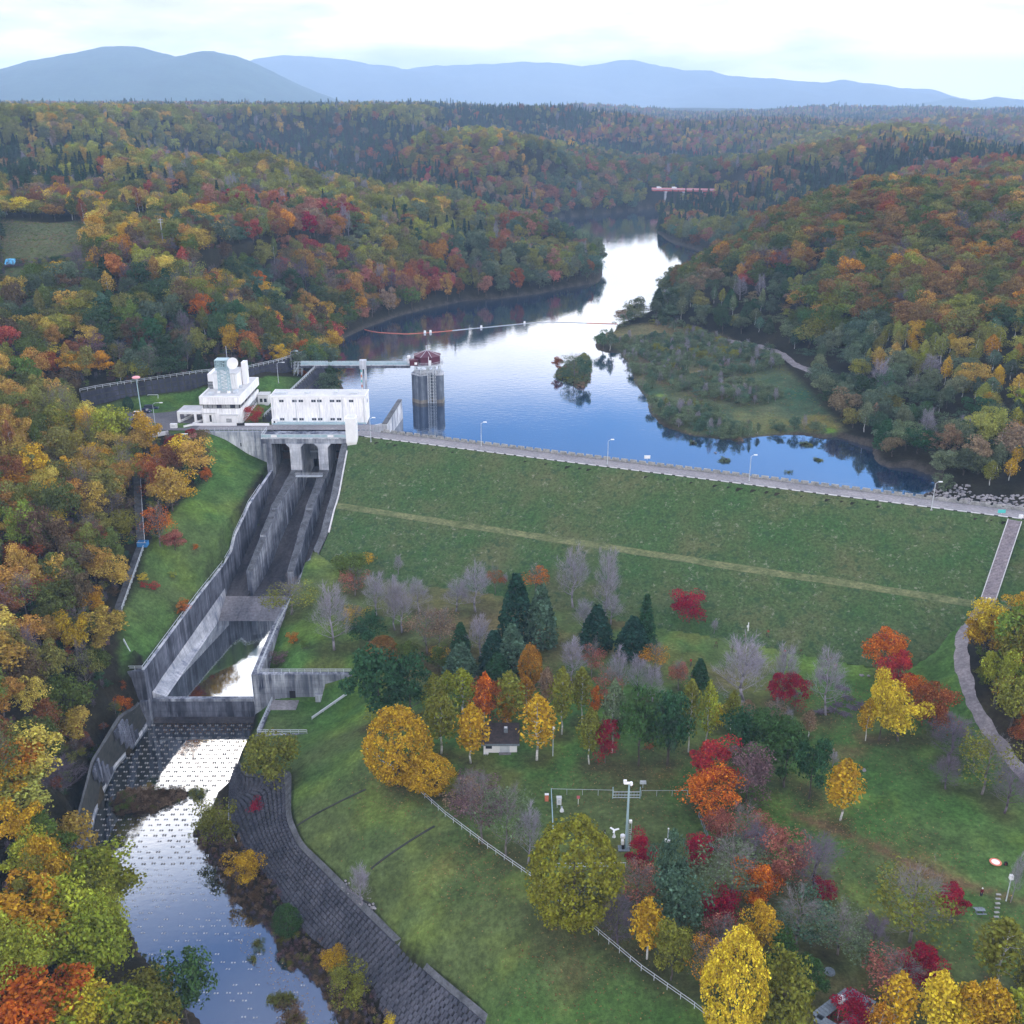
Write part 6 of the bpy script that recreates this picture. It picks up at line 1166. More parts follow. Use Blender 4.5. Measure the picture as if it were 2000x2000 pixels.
# gate house
gh = thing('gate_house', 'long white flat-roofed gate house with small windows above the spillway bays', 'building', (-65, 333, 0)); GO = Vector((65, -333, 0))
sub(MB().box(-81, -49.2, 333, 341.5, -.3, 8.9), 'wall', 'white_wall', gh, GO)
sub(MB().box(-81.15, -49.05, 332.85, 341.65, 8.9, 9.5), 'roof_edge', 'white', gh, GO)
sub(MB().box(-80.8, -49.4, 333.2, 341.3, 9.5, 9.56), 'roof', 'white_roof', gh, GO)
sub(MB().box(-80.6, -52.5, 331.2, 332.8, -.25, .55), 'plinth', 'teal_steel', gh, GO)
sub(MB().box(-80.9, -49.3, 332.6, 332.99, -.2, .25), 'base_band', 'teal_steel', gh, GO)
def window(parent, off, x0, x1, y, z0, z1, mull=True, glass='glass', side=None):
    if side is None:
        fr = sub(MB().box(x0 - .08, x1 + .08, y - .05, y + .02, z0 - .08, z1 + .08), 'window', 'steel', parent, off)
        MB().box(x0, x1, y - .08, y - .06, z0, z1).build('pane', M[glass], fr)
        if mull: MB().box((x0 + x1) / 2 - .05, (x0 + x1) / 2 + .05, y - .11, y - .085, z0, z1).build('mullion', M['steel'], fr)
    else:
        fr = sub(MB().box(y - .02, y + .05, x0 - .08, x1 + .08, z0 - .08, z1 + .08), 'window', 'steel', parent, off)
        MB().box(y + .06, y + .08, x0, x1, z0, z1).build('pane', M[glass], fr)
for zx in (965, 1035, 1070, 1138, 1170, 1238, 1273, 1341):
    x = (200 + zx / 2.76 - 1000) * .1718; window(gh, GO, x - .72, x + .72, 333, 7.35, 8.1)
for zx in (970, 1040, 1074, 1142, 1175, 1242, 1277):
    x = (200 + zx / 2.76 - 1000) * .173; window(gh, GO, x - .72, x + .72, 333, 1.0, 1.75)
window(gh, GO, 336.5, 337.6, -49.2, 6.2, 7.4, side=1)
bx = sub(MB().box(-80.9, -79.2, 331.4, 333, -.3, 1.7), 'entry_box', 'white', gh, GO); sub(MB().box(-80.2, -79.7, 331.3, 331.38, -.3, 1.2), 'door', 'dark', gh, GO)
# stair tower in front
stt = thing('stair_tower', 'narrow white shaft standing at the right end of the spillway bridge', 'tower', (-51.6, 316, -2))
MB().hull8([(-1.3, -1.2, -.6), (1.3, -1.2, -.6), (1.3, 1.6, -.6), (-1.3, 1.6, -.6)], [(-1.7, -1.8, 1.2), (1.7, -1.8, 1.2), (1.7, 1.8, 1.2), (-1.7, 1.8, 1.2)]).build('base', M['white'], stt)
MB().box(-1.7, 1.7, -1.8, 1.8, 1.2, 9).build('shaft', M['white'], stt); MB().box(-1.75, 1.75, -1.85, 1.85, 9, 9.25).build('roof', M['white'], stt); MB().box(-1.3, 1.3, -1.4, 1.4, 9.25, 9.3).build('roof_panel', M['white_roof'], stt)
MB().box(1.7, 1.76, -.3, .2, 6.4, 7.2).build('vent', M['steel'], stt)
MB().beam((2.6, -.5, .3), (4.6, 4.4, .9), .5, 1.0).build('side_wall', M['kerb'], stt)
# office building
ob = thing('office_building', 'white two-storey dam office with a window band, roof lattice tower and dish', 'building', (-98, 333, 0)); OO = Vector((98, -333, 0))
sub(MB().box(-104.6, -91.3, 333.3, 359, -.3, 4.9), 'lower_storey', 'white_wall', ob, OO)
sub(MB().box(-104.1, -91.7, 333.8, 358.7, 4.9, 6.5), 'window_band', 'dark', ob, OO)
sub(MB().box(-104.9, -91.0, 332.9, 359.4, 6.5, 8.9), 'parapet_band', 'white_wall', ob, OO); sub(MB().box(-104.3, -91.6, 333.5, 358.8, 8.9, 8.93), 'roof', 'white_roof', ob, OO)
for a in ((-104.9, -91.0, 332.9, 333.4), (-104.9, -91.0, 358.9, 359.4), (-104.9, -104.4, 333.4, 358.9), (-91.5, -91.0, 333.4, 358.9)): sub(MB().box(*a, 8.9, 9.25), 'parapet', 'white', ob, OO)
for i in range(8):
    x = -103.9 + i * 1.52; sub(MB().box(x, x + 1.32, 333.72, 333.79, 5.0, 6.4), 'window_pane', 'curtain' if i not in (3, 6) else 'glass', ob, OO)
for i in range(15):
    y = 334.2 + i * 1.63; sub(MB().box(-91.69, -91.62, y, y + 1.3, 5.0, 6.4), 'window_pane', 'glass' if i % 3 else 'curtain', ob, OO)
for i in range(9):
    y = 341 + i * 1.9; window(ob, OO, y, y + 1.2, -91.3, 1.3, 3.0, side=1)
sub(MB().box(-102.2, -101.5, 333.22, 333.29, .4, 2.7), 'door', 'dark', ob, OO)
pj = sub(MB().box(-98.2, -92.4, 331.9, 333.29, -.2, 2.9), 'porch', 'white', ob, OO); MB().box(-98.4, -92.2, 331.7, 333.29, 2.9, 3.05).build('porch_roof', M['white_roof'], pj); MB().box(-96.2, -94.4, 331.8, 331.88, .6, 1.9).build('porch_window', M['curtain'], pj)
sub(MB().box(-104.3, -100, 332.9, 333.28, 3.4, 3.5), 'canopy_slab', 'white_roof', ob, OO)
ph = sub(MB().box(-103.0, -94.5, 344, 353, 8.95, 14.2), 'penthouse', 'white_wall', ob, OO)
MB().box(-104.6, -103.0, 344, 353, 11.6, 14.2).build('stair_head', M['white'], ph); MB().box(-103.1, -94.4, 343.9, 353.1, 14.2, 14.35).build('penthouse_roof', M['white_roof'], ph)
lv = sub(MB().box(-104.7, -103.05, 344.5, 352.5, 8.95, 11.55), 'louvre_block', 'dark', ob, OO)
for k in range(5): MB().box(-104.9, -103.1, 344.4, 344.48, 9.2 + k * .5, 9.35 + k * .5).build('louvre', M['steel'], lv)
sub(MB().box(-94.3, -92.8, 350, 353.4, 8.95, 16.8), 'chimney', 'white', ob, OO)
for (a, b_, c4, d4) in ((-80, -76, 335, 337), (-70, -68.4, 335.5, 337), (-60, -58.8, 336, 338), (-54.5, -52, 335, 336.4)): sub(MB().box(a, b_, c4, d4, 9.55, 10.1), 'roof_unit', 'steel', gh, GO)
for x in (-80.4, -72.7, -64.8, -57, -49.8): sub(MB().tube((x, 332.9, .3), (x, 332.9, 8.9), .09), 'drainpipe', 'steel', gh, GO)
for (a, b_, c4, d4) in ((-102.5, -101, 336, 337.5), (-94.6, -93.4, 338, 341), (-95, -93.8, 345, 347)): sub(MB().box(a, b_, c4, d4, 8.94, 9.7), 'roof_unit', 'steel', ob, OO)
# lattice tower
lt = thing('lattice_tower', 'pale blue steel lattice tower with a round white dish on the office roof', 'tower', (-98, 340.4, 8.95)); mb = MB(); br_ = MB()
for sx in (-1, 1):
    for sy in (-1, 1): mb.beam((sx * 1.7, sy * 1.7, 0), (sx * 1.45, sy * 1.45, 11.4), .2)
for k in range(9):
    z0, z1 = k * 1.25, (k + 1) * 1.25; r0, r1 = 1.7 - .025 * k, 1.7 - .025 * (k + 1)
    for a, b_ in (((-1, -1), (1, -1)), ((1, -1), (1, 1)), ((1, 1), (-1, 1)), ((-1, 1), (-1, -1))):
        br_.beam((a[0] * r0, a[1] * r0, z0), (b_[0] * r1, b_[1] * r1, z1), .1); br_.beam((b_[0] * r0, b_[1] * r0, z0), (a[0] * r1, a[1] * r1, z1), .1); br_.beam((a[0] * r1, a[1] * r1, z1), (b_[0] * r1, b_[1] * r1, z1), .1)
mb.build('legs', M['teal_steel'], lt); br_.build('bracing', M['teal_steel'], lt)
cg = MB().box(-2.1, 2.1, -2.1, 2.1, 7.9, 8.05).box(-2.1, 2.1, -2.1, 2.1, 11.2, 11.35)
for k in range(7):
    t_ = -2 + k * .666
    for q in ((t_, -2.05), (t_, 2.05), (-2.05, t_), (2.05, t_)): cg.beam((q[0], q[1], 8), (q[0], q[1], 11.3), .09)
for z in (9.1, 10.2): cg.beam((-2.05, -2.05, z), (2.05, -2.05, z), .1).beam((2.05, -2.05, z), (2.05, 2.05, z), .1).beam((-2.05, 2.05, z), (-2.05, -2.05, z), .1)
cg.build('cage', M['teal_steel'], lt)
ds = MB(); n = 20; prof = [(0, .0), (.8, .08), (1.5, .25), (2.0, .5), (2.02, .62), (0, .42)]; ds.lathe((0, 0, 0), prof, n)
d_o = ds.build('dish', M['white'], lt, smooth=False); d_o.location = (3.3, -.3, 10.0); d_o.rotation_euler = (R(90), 0, R(38))
MB().beam((2, 0, 9.9), (3.4, -.1, 10), .3).build('dish_arm', M['steel'], lt); MB().tube((1.4, 1.4, 11.3), (1.4, 1.4, 15.5), .07).build('antenna', M['steel'], lt)
for k in (-1, 1): MB().box(k * 1.7 - .5, k * 1.7 + .5, -2.2, -1.2, 0, .7).build('footing', M['white'], lt)
# porte-cochere, annex, walls
pc = thing('entrance_canopy', 'white flat canopy on pillars at the left side of the office', 'canopy', (-109, 338, 0)); PO = Vector((109, -338, 0))
sub(MB().box(-113.2, -104.9, 333.8, 335.0, 2.9, 3.8), 'front_beam', 'white', pc, PO); sub(MB().box(-113.2, -104.9, 335.0, 342, 3.3, 3.7), 'roof', 'white_roof', pc, PO)
for x, y in ((-112.9, 334.1), (-112.9, 341.2), (-107.2, 334.1), (-107.2, 341.2)): sub(MB().box(x - .35, x + .45, y - .3, y + .4, 0, 2.9 if y < 336 else 3.3), 'pillar', 'white', pc, PO)
sub(MB().beam((-112.6, 333.4, .3), (-110, 340, .6), .3, .8), 'ramp_wall', 'white', pc, PO); sub(MB().beam((-107.4, 331.2, .3), (-105.4, 335.4, .3), .3, .8), 'ramp_wall', 'white', pc, PO)
an = thing('annex', 'small white lean-to with windows at the back corner of the office', 'annex', (-89, 357.5, 0)); MB().box(-1.9, 1.8, -2.5, 1.8, 0, 3.6).build('wall', M['white'], an); MB().box(-2, 1.95, -2.7, 2, 3.6, 3.85).build('roof', M['white_roof'], an)
for k in (-1.2, .3): MB().box(k, k + 1, -2.56, -2.5, 1.2, 2.5).build('window', M['glass'], an)
gw = thing('garden_wall', 'low white garden wall before the office with a dark gate in it', 'wall', (-98, 330, 0))
MB().box(-9.0, 5.6, -.15, .15, -.2, .85).build('wall_run', M['white'], gw); MB().box(8.4, 16.6, -.15, .15, -.2, .85).build('wall_run', M['white'], gw); MB().box(5.7, 8.3, -.05, .05, -.1, .9).build('gate', M['dark'], gw)
MB().beam((-9, 0, .3), (-11.5, -2.2, .2), .3, .9).build('wall_run', M['white'], gw)
nb = thing('entrance_sign', 'white block sign at the car park mouth beside the low garden wall', 'sign', (-112.6, 327.4, 0)); MB().box(-1.1, 1.1, -.5, .5, 0, 1.5).build('block', M['white'], nb); MB().box(-.6, .6, -.56, -.51, .7, .95).build('name_plate', M['steel'], nb)
tag(MB().grid([[(x, y, .06) for x in np.linspace(-150, -104.8, 12)] for y in (324.5, 332, 340, 346)] + [[(x, 352, .06) for x in np.linspace(-128, -104.8, 12)]]).build('parking_lot', M['asphalt']), kind='structure')
tag(MB().grid([[(x, y, .03) for x in np.linspace(-106, -46, 12)] for y in (325.2, 329.6, 331.1)]).build('bridge_road', M['crest_road']), kind='structure')
pv = [a2(*q, .1) for q in [(345, 872), (352, 866), (378, 843), (384, 846), (386, 852), (356, 876)]]
tag(MB().quad(*[(x, y, .12) for x, y, z in pv]).build('red_paving', M['red_paving']), kind='structure')
def leafmass(name, label, cat, P0, P1, wd_, h, tint, n=1500):
    o = thing(name, label, cat, P0); d = Vector(P1) - Vector(P0); rg = np.random.default_rng(5); u = rg.random(n); a = rg.uniform(0, 6.28, n); e = rg.uniform(-.2, 1, n); rad = rg.uniform(.8, 1.05, n)
    px_ = -d.y / d.length; py_ = d.x / d.length; off = np.cos(a) * wd_ / 2 * rad * np.sqrt(1 - np.clip(e, 0, 1) ** 2 * .5)
    P = np.stack([d.x * u + px_ * off, d.y * u + py_ * off, d.z * u + np.clip(e, 0, 1) * h * rad + .1], 1); Nn = np.stack([np.cos(a) * px_, np.cos(a) * py_, e], 1)
    LV = leaf_cloud(P, Nn, .3, rg); c1 = link('leaves', mesh_np('leaves', LV, np.arange(len(LV)).reshape(-1, 4), [M['leaf']]), o); c1.color = (*tint, 1)
    MB().beam((0, 0, .3), tuple(d + Vector((0, 0, .3))), .3, .5).build('stems', M['bark'], o); return o
leafmass('hedge', 'clipped dark red hedge along the red paving by the car park', 'hedge', a2(325, 868, 0), a2(352, 855, 0), 2.0, 1.5, (.22, .02, .03))
leafmass('hedge', 'short dark red hedge at the right end of the red paving', 'hedge', a2(366, 850, 0), a2(378, 845, 0), 2.0, 1.4, (.26, .02, .035))
kb2 = thing('notice_board', 'grey notice board with a white top beside the red hedges', 'sign', a2(362, 862, 0)); MB().box(-.9, .9, -.1, .1, .3, 2.4).build('board', M['slate'], kb2); MB().box(-1, 1, -.3, .3, 2.4, 2.55).build('cap', M['white'], kb2)
for k in (-.8, .8): MB().box(k - .06, k + .06, -.06, .06, 0, .3).build('leg', M['steel'], kb2)
for px, py, lb in ((362, 866, 'white boulder-like block at the edge of the red paving, lower one'), (371, 860, 'white boulder-like block at the edge of the red paving, upper one')):
    o = thing('kerb_block', lb, 'block', a2(px, py, 0)); MB().box(-.7, .7, -.4, .4, 0, .7, .1, .1).build('block', M['white'], o)
ww = thing('boundary_wall', 'short white wall piece at the lower edge of the car park', 'wall', a2(318, 850, 0)); MB().beam((-3, -2.5, .6), (1.6, 1, .6), .3, 1.3).build('wall_run', M['white'], ww)
# cars
def car(label, x, y, rz, paint, L=4.0, W=1.6, H=1.5, suv=False):
    o = thing('parked_car', label, 'car', (x, y, .06), rz, 'cars in the car park'); h = L / 2
    MB().hull8([(-h, -W / 2, .3), (h, -W / 2, .3), (h, W / 2, .3), (-h, W / 2, .3)], [(-h + .05, -W / 2, .85), (h - .1, -W / 2, .8), (h - .1, W / 2, .8), (-h + .05, W / 2, .85)]).build('body', M[paint], o)
    MB().hull8([(-h + .1, -W / 2 + .05, .83), (h * (.35 if not suv else .45), -W / 2 + .05, .83), (h * (.35 if not suv else .45), W / 2 - .05, .83), (-h + .1, W / 2 - .05, .83)], [(-h + (.15 if suv else .5), -W / 2 + .2, H - .1), (h * .1, -W / 2 + .2, H - .1), (h * .1, W / 2 - .2, H - .1), (-h + (.15 if suv else .5), W / 2 - .2, H - .1)]).build('windows', M['glass'], o)
    MB().box(-h + (.16 if suv else .5), h * .1, -W / 2 + .2, W / 2 - .2, H - .1, H).build('roof', M[paint], o)
    wm = MB().tube((0, -.1, 0), (0, .1, 0), .32, n=12).mesh('wheel', M['rubber'])
    for sx in (-1, 1):
        for sy in (-1, 1): link('wheel', wm, o, (sx * h * .62, sy * (W / 2 - .08), .32))
    hm = MB().box(h - .12, h + .01, -.15, .15, .6, .75).mesh('headlight', M['white'])
    for sy in (-1, 1): link('headlight', hm, o, (0, sy * W * .35, 0))
zc = lambda X, Y: a2(180 + X / 7.728, 720 + Y / 7.728, 0)
x, y, _ = zc(705, 720); car('small boxy white car at the front of the parked row', x, y, R(-8), 'white', 3.4, 1.5, 1.7, True)
x, y, _ = zc(820, 665); car('dark car between the white car and the long navy car', x, y, R(-20), 'paintdark', 3.6)
x, y, _ = zc(900, 620); car('long navy estate car at the back of the parked row', x, y, R(5), 'paintdark', 4.9, 1.75, 1.7, True)
x, y, _ = zc(930, 545); fg = thing('frame_gantry', 'pale steel frame against the dark retaining wall by the cars', 'frame', (x, y, 0)); 
for k in (-1.6, 1.6): MB().beam((k, 0, 0), (k * 1.15, .4, 3.6), .18).build('post', M['steel'], fg)
MB().beam((-1.8, .4, 3.6), (1.8, .4, 3.6), .2).build('crossbar', M['steel'], fg)
# lamps
def street_lamp(label, x, y, z, h=7.6, arm=1.5, rz=0, curved=False, group='street lamps'):
    o = thing('street_lamp', label, 'street lamp', (x, y, z), rz, group); MB().tube((0, 0, 0), (0, 0, h if not curved else h - .8), .11, .07).build('pole', M['steel'], o)
    mb = MB()
    if curved:
        pr = Vector((0, 0, h - .8))
        for k in range(1, 6): a = k / 5 * math.pi / 2; q = Vector((arm * .6 * (1 - math.cos(a)), 0, h - .8 + .8 * math.sin(a))); mb.tube(pr, q, .07); pr = q
        mb.tube(pr, pr + Vector((arm * .5, 0, .05)), .07); e = pr + Vector((arm * .5, 0, .05))
    else: mb.tube((0, 0, h), (arm * .5, 0, h + .5), .06); e = Vector((arm * .55, 0, h + .5))
    mb.build('arm', M['steel'], o); MB().box(-.1, .95, -.2, .2, -.1, .1, .05, .05).build('lamp_head', M['white'], o).location = e
    MB().box(-.25, .25, -.25, .25, 0, .3).build('base', M['parapet'], o)
for px, py, lb in ((700,834,'lamp post on the crest road nearest the white shaft'),(908,843,'lamp post on the crest road, second from the white shaft'),(1146,878,'lamp post at the middle of the crest road'),(1413,909,'lamp post on the crest road, fourth from the white shaft'),(1757,963,'faint lamp post near the right end of the crest road')):
    x, y, z = at(px, py, 0); street_lamp(lb, x, y, 0)
for zx_, zy_, h, lb in ((950, 275, 8, 'curved lamp post on the grass bank behind the gate house, nearer one'), (1022, 210, 8, 'curved lamp post on the grass bank nearer the footbridge')):
    px, py = zoomA(zx_, zy_); x, y, z = ground(px / K, py / K); street_lamp(lb, x, y, z, h, 1.8, 0, True)
x, y, _ = zc(965, 940); street_lamp('curved lamp post at the edge of the car park', x, y, 0, 9.6, 2.2, 0, True)
x, y, _ = zc(780, 920); tl = thing('tall_lamp', 'very tall blue-grey pole with a flat pink disc lamp above the car park', 'lamp', (x, y, 0)); MB().tube((0, 0, 0), (-.2, 0, 17.2), .22, .12, 8).build('pole', M['teal_steel'], tl); MB().lathe((-.2, 0, 17.2), [(.2, 0), (1.2, .25), (1.35, .5), (1.0, .8), (.1, .9)], 16).build('lamp_disc', M['pink'], tl, True)
x, y, z = ground(1043, 1428); pl_ = thing('park_lamp', 'slim white park lamp post right of the little hut', 'lamp', (x, y, z)); MB().tube((0, 0, 0), (0, 0, 6.2), .10, .07).build('pole', M['steel'], pl_); MB().lathe((0, 0, 6.2), [(.08, 0), (.35, .3), (.3, .6), (.05, .8)], 8).build('globe', M['white'], pl_)
x, y, z = at(1898, 1700, -22.6); pl_ = thing('park_lamp', 'white lantern lamp post beside the landing pad', 'lamp', (x, y, z)); MB().tube((0, 0, 0), (0, 0, 4.6), .1, .07).build('pole', M['steel'], pl_); MB().box(-.3, .3, -.3, .3, 4.6, 5.4, .05, .05).build('lantern', M['white'], pl_)
x, y, z = at(1580, 1925, -23.4); pl_ = thing('shelter_lamp', 'white lantern on a pale post inside the square shelter', 'lamp', (x, y, z)); MB().tube((0, 0, 0), (0, 0, 3.6), .1, .08).build('pole', M['steel'], pl_); MB().box(-.38, .38, -.38, .38, 3.6, 4.4, .02, .02).build('lantern', M['white'], pl_); MB().box(-.5, .5, -.5, .5, 4.4, 4.65, .3, .3).build('cap', M['white'], pl_)
# retaining walls
def rw_build(name, label, top, zt, zb, batter, side, matn, joints=True):
    o = thing(name, label, 'wall', (top[0][0], top[0][1], 0)); O = Vector((top[0][0], top[0][1], 0)); L = [Vector((*p_[:2], 0)) for p_ in top]; ZT = zt if isinstance(zt, (list, tuple)) else [zt] * len(L); ZB = zb if isinstance(zb, (list, tuple)) else [zb] * len(L)
    for i in range(len(L) - 1):
        a, b_ = L[i] - O, L[i + 1] - O; d = (b_ - a).normalized(); nn = Vector((d.y, -d.x, 0)) * side; n = max(1, int((b_ - a).length / 2.2)); rows = 5
        B0 = nn * .5
        MB().hull8([tuple(a + nn * (batter - .08) + Vector((0, 0, ZB[i]))), tuple(b_ + nn * (batter - .08) + Vector((0, 0, ZB[i + 1]))), tuple(b_ - nn + Vector((0, 0, ZB[i + 1]))), tuple(a - nn + Vector((0, 0, ZB[i])))],
                   [tuple(a - nn * .08 + Vector((0, 0, ZT[i]))), tuple(b_ - nn * .08 + Vector((0, 0, ZT[i + 1]))), tuple(b_ - nn + Vector((0, 0, ZT[i + 1]))), tuple(a - nn + Vector((0, 0, ZT[i])))]).build('wall_core', M['joint'], o)
        for k in range(n):
            for r in range(rows):
                u0, u1 = k / n, (k + 1) / n; v0, v1 = r / rows, (r + 1) / rows
                def Pt(u_, v): zt_ = ZT[i] + (ZT[i + 1] - ZT[i]) * u_; zb_ = ZB[i] + (ZB[i + 1] - ZB[i]) * u_; return a.lerp(b_, u_) + nn * (batter * (1 - v)) + Vector((0, 0, zb_ + (zt_ - zb_) * v))
                e = .02; c4 = [Pt(u0 + e / 2, v0 + e), Pt(u1 - e / 2, v0 + e), Pt(u1 - e / 2, v1 - e), Pt(u0 + e / 2, v1 - e)]; q_ = nn * .05
                MB().hull8([tuple(p_ - q_) for p_ in c4], [tuple(p_ + q_ * random.uniform(.6, 1.3)) for p_ in c4]).build('panel', M[matn], o)
    return o
M['dark_panel'] = stained('dark_wall_panel', (.075, .08, .12), (.02, .022, .035), .6, (.4, .66))
rw_build('retaining_wall', 'tall dark retaining wall behind the car park and the office', RW, [7.6, 7.9, 8.2, 8.4, 8.4, 8.0, 7.6], [-1, -1, -.3, -.3, -.2, 1.5, 3.5], 1.6, 1, 'dark_panel')
LW_ = [(-84.5, 337.5), (-81.5, 356), (-78, 378), (-75.2, 396.5)]
rw_build('lake_wall', 'dark sloping panelled wall falling to the lake behind the gate house', LW_, [.8, 2.2, 3.9, 5.2], [-9, -9, -9, -9], 7.5, 1, 'dark_panel')
railing('railing', [(x, y, z) for (x, y), z in zip(RW, [8.0, 8.2, 8.2, 8.4, 8.4, 8.0, 7.6])], 'pale railing along the top of the dark retaining wall', gap=2.4, rw=.12, pw_=.14)
railing('railing', [(x - .2, y, z + .1) for (x, y), z in zip(LW_, [.8, 2.2, 3.9, 5.2])], 'pale railing down the edge of the sloping lake wall', gap=2.2, rw=.14, pw_=.12)
ribbon('bank_path', [(-86.5, 345), (-84.6, 362), (-81, 380), (-78.4, 394)], 2.2, M['gravel_path'], .12, wob=.3)
# training wall in the lake
tw = thing('training_wall', 'stained concrete wing wall running out into the lake right of the gate house', 'wall', (-45, 341, -8)); mb = MB()
wall(mb, [(-4.5, -3, 5.4, -3), (.6, 0, 5.4, -3)], .8, 0); MB().beam((-5.5, -3.5, 2.4), (.6, 0, 2.4), .8, 6.2).build('wall_run', M['conc_light'], tw)
MB().hull8([(.2, -.8, -3), (1.8, -.8, -3), (4.6, 25, -3), (3.0, 25, -3)], [(.2, -.8, 5.6), (1.8, -.8, 5.6), (4.4, 25, 7.0), (3.0, 25, 7.0)]).build('wall_run', M['conc_light'], tw)
MB().hull8([(.1, -.9, 5.6), (1.9, -.9, 5.6), (4.5, 25.1, 7.0), (2.9, 25.1, 7.0)], [(.1, -.9, 5.8), (1.9, -.9, 5.8), (4.5, 25.1, 7.2), (2.9, 25.1, 7.2)]).build('cap', M['conc_top'], tw)
# intake tower
it = thing('intake_tower', 'concrete intake tower in the lake with a maroon octagonal cabin on top', 'tower', (-33, 390, WL)); TOX, TOY = 33, -390
fp = [(-39, 389), (-35.4, 385.2), (-32.6, 386.8), (-32.6, 389.6), (-29.4, 389.6), (-29.4, 386.4), (-26.9, 386.8), (-26.6, 391), (-28, 395), (-38, 395)]
fp = [(a + TOX, b_ + TOY) for a, b_ in fp]; MB().hull8([(a, b_, -4) for a, b_ in fp], [(a, b_, 11) for a, b_ in fp]).build('shaft', M['conc_tower'], it)
M['wet'] = stained('waterline_concrete', (.30, .27, .22), (.12, .11, .10))
fq = [(a * 1.012, b_ * 1.012) for a, b_ in fp]; MB().hull8([(a, b_, -1) for a, b_ in fq], [(a, b_, 1.4) for a, b_ in fq]).build('waterline_band', M['wet'], it)
MB().hull8([(a * 1.03, b_ * 1.03, 11) for a, b_ in fp], [(a * 1.03, b_ * 1.03, 11.3) for a, b_ in fp]).build('ledge', M['conc_light'], it)
sc2 = MB()
for x in (.4, 1.45, 2.5, 3.6):
    sc2.beam((x, -3.4, -2), (x, -3.4, 15), .22)
for k in range(13):
    z = -1 + k * 1.25; sc2.beam((.4, -3.4, z), (3.6, -3.4, z), .12); sc2.beam((.4, -3.4, z), (1.45, -3.4, z + 1.25), .1); sc2.beam((1.45, -3.4, z), (.4, -3.4, z + 1.25), .1); sc2.beam((2.5, -3.4, z), (3.6, -3.4, z + 1.25), .1); sc2.beam((3.6, -3.4, z), (2.5, -3.4, z + 1.25), .1)
sc2.build('screen_guide', M['steel'], it)
for k in range(12):
    a = k / 12 * 2 * math.pi; x, y = .2 + 5 * math.cos(a), .3 + 4.2 * math.sin(a); MB().tube((x, y, 11.2), (x, y, 15), .14, n=6).build('column', M['steel'], it)
for k in range(8):
    a = k / 8 * 2 * math.pi; a1 = (k + 1) / 8 * 2 * math.pi; MB().beam((.2 + 5 * math.cos(a), .3 + 4.2 * math.sin(a), 11.3), (.2 + 5 * math.cos(a1), .3 + 4.2 * math.sin(a1), 14.8), .1).build('brace', M['steel'], it)
oc = lambda r, z, n=8: [(.2 + r * math.cos(2 * math.pi * (k + .5) / n), .3 + r * math.sin(2 * math.pi * (k + .5) / n), z) for k in range(n)]
MB().hull8(oc(6.6, 14.9), oc(6.6, 15.2)).build('walkway', M['steel'], it); MB().hull8(oc(5.3, 15.2), oc(5.3, 18.3)).build('cabin_wall', M['maroon'], it)
for k in range(8): 
    a, b_ = oc(5.6, 18.3)[k], oc(5.6, 18.3)[(k + 1) % 8]; MB().quad(a, b_, (.2, .3, 20.2)).build('roof_panel', M['maroon'], it); MB().beam(a, (.2, .3, 20.25), .12, .08).build('roof_rib', M['steel'], it)
ax_ = MB().box(-6.2, -3.0, -5.0, -2.4, 15.2, 17.3).build('side_cabin', M['maroon'], it); MB().box(-6.4, -2.8, -5.2, -2.4, 17.3, 17.45).build('side_roof', M['maroon'], ax_); MB().box(-4.3, -3.3, -5.06, -5.0, 15.6, 16.5).build('window', M['white'], ax_)
MB().box(1.2, 2.1, -4.75, -4.62, 15.2, 17.2).build('door', M['white'], it)
for z in (15.75, 16.3):
    mb = MB(); q_ = oc(6.4, z)
    for k in range(8): mb.beam(q_[k], q_[(k + 1) % 8], .09)
    mb.build('handrail', M['steel'], it)
for k in range(16):
    a = k / 16 * 2 * math.pi; MB().beam((.2 + 6.2 * math.cos(a), .3 + 6.2 * math.sin(a), 15.2), (.2 + 6.2 * math.cos(a), .3 + 6.2 * math.sin(a), 16.3), .08).build('rail_post', M['steel'], it)
MB().box(-7.4, -6.3, -1.2, .4, 15.2, 18.0).build('cabinet', M['white'], it); MB().tube((1.2, -5.9, 15), (1.2, -5.9, 18.9), .09).build('mast', M['white'], it); MB().tube((-.5, 5.2, 15), (-.5, 5.2, 20.8), .09).build('mast', M['white'], it)
# footbridge to the tower
fb2 = thing('footbridge', 'slim pale footbridge from the wooded bank to the intake tower', 'bridge', (-60, 390.5, 6)); 
MB().box(-22, 20.5, -.9, .9, .1, .4).build('deck', M['conc_light'], fb2); MB().box(-22, 20.5, -.6, .6, -.9, .08).build('girder', M['conc_dark'], fb2)
pn = MB().box(.06, 1.5, -.03, .03, .45, 1.45).mesh('rail_panel', M['teal_steel'])
for k in range(27):
    for sy in (-.85, .85): link('rail_panel', pn, fb2, (-21.9 + k * 1.57, sy, 0))
for sy in (-.85, .85): MB().beam((-22, sy, 1.5), (20.5, sy, 1.5), .14).build('top_rail', M['steel'], fb2)
py_ = thing('bridge_pylon', 'tall pale twin-column pier carrying the footbridge, with a coloured depth gauge', 'pier', (-57.8, 390.5, WL)); MB().box(-1.15, -.35, -.5, .5, -3, 12.8).build('column', M['conc_light'], py_); MB().box(.35, 1.15, -.5, .5, -3, 12.8).build('column', M['conc_light'], py_); MB().box(-1.3, 1.3, -1.1, 1.1, 12.8, 16.2).build('pier_head', M['conc_light'], py_)
for k in range(12): MB().box(-1.0, -.6, -.56, -.51, .5 + k, 1.4 + k).build('gauge_band', M[('white', 'orange_paint', 'white', 'green_sign')[k % 4]], py_)
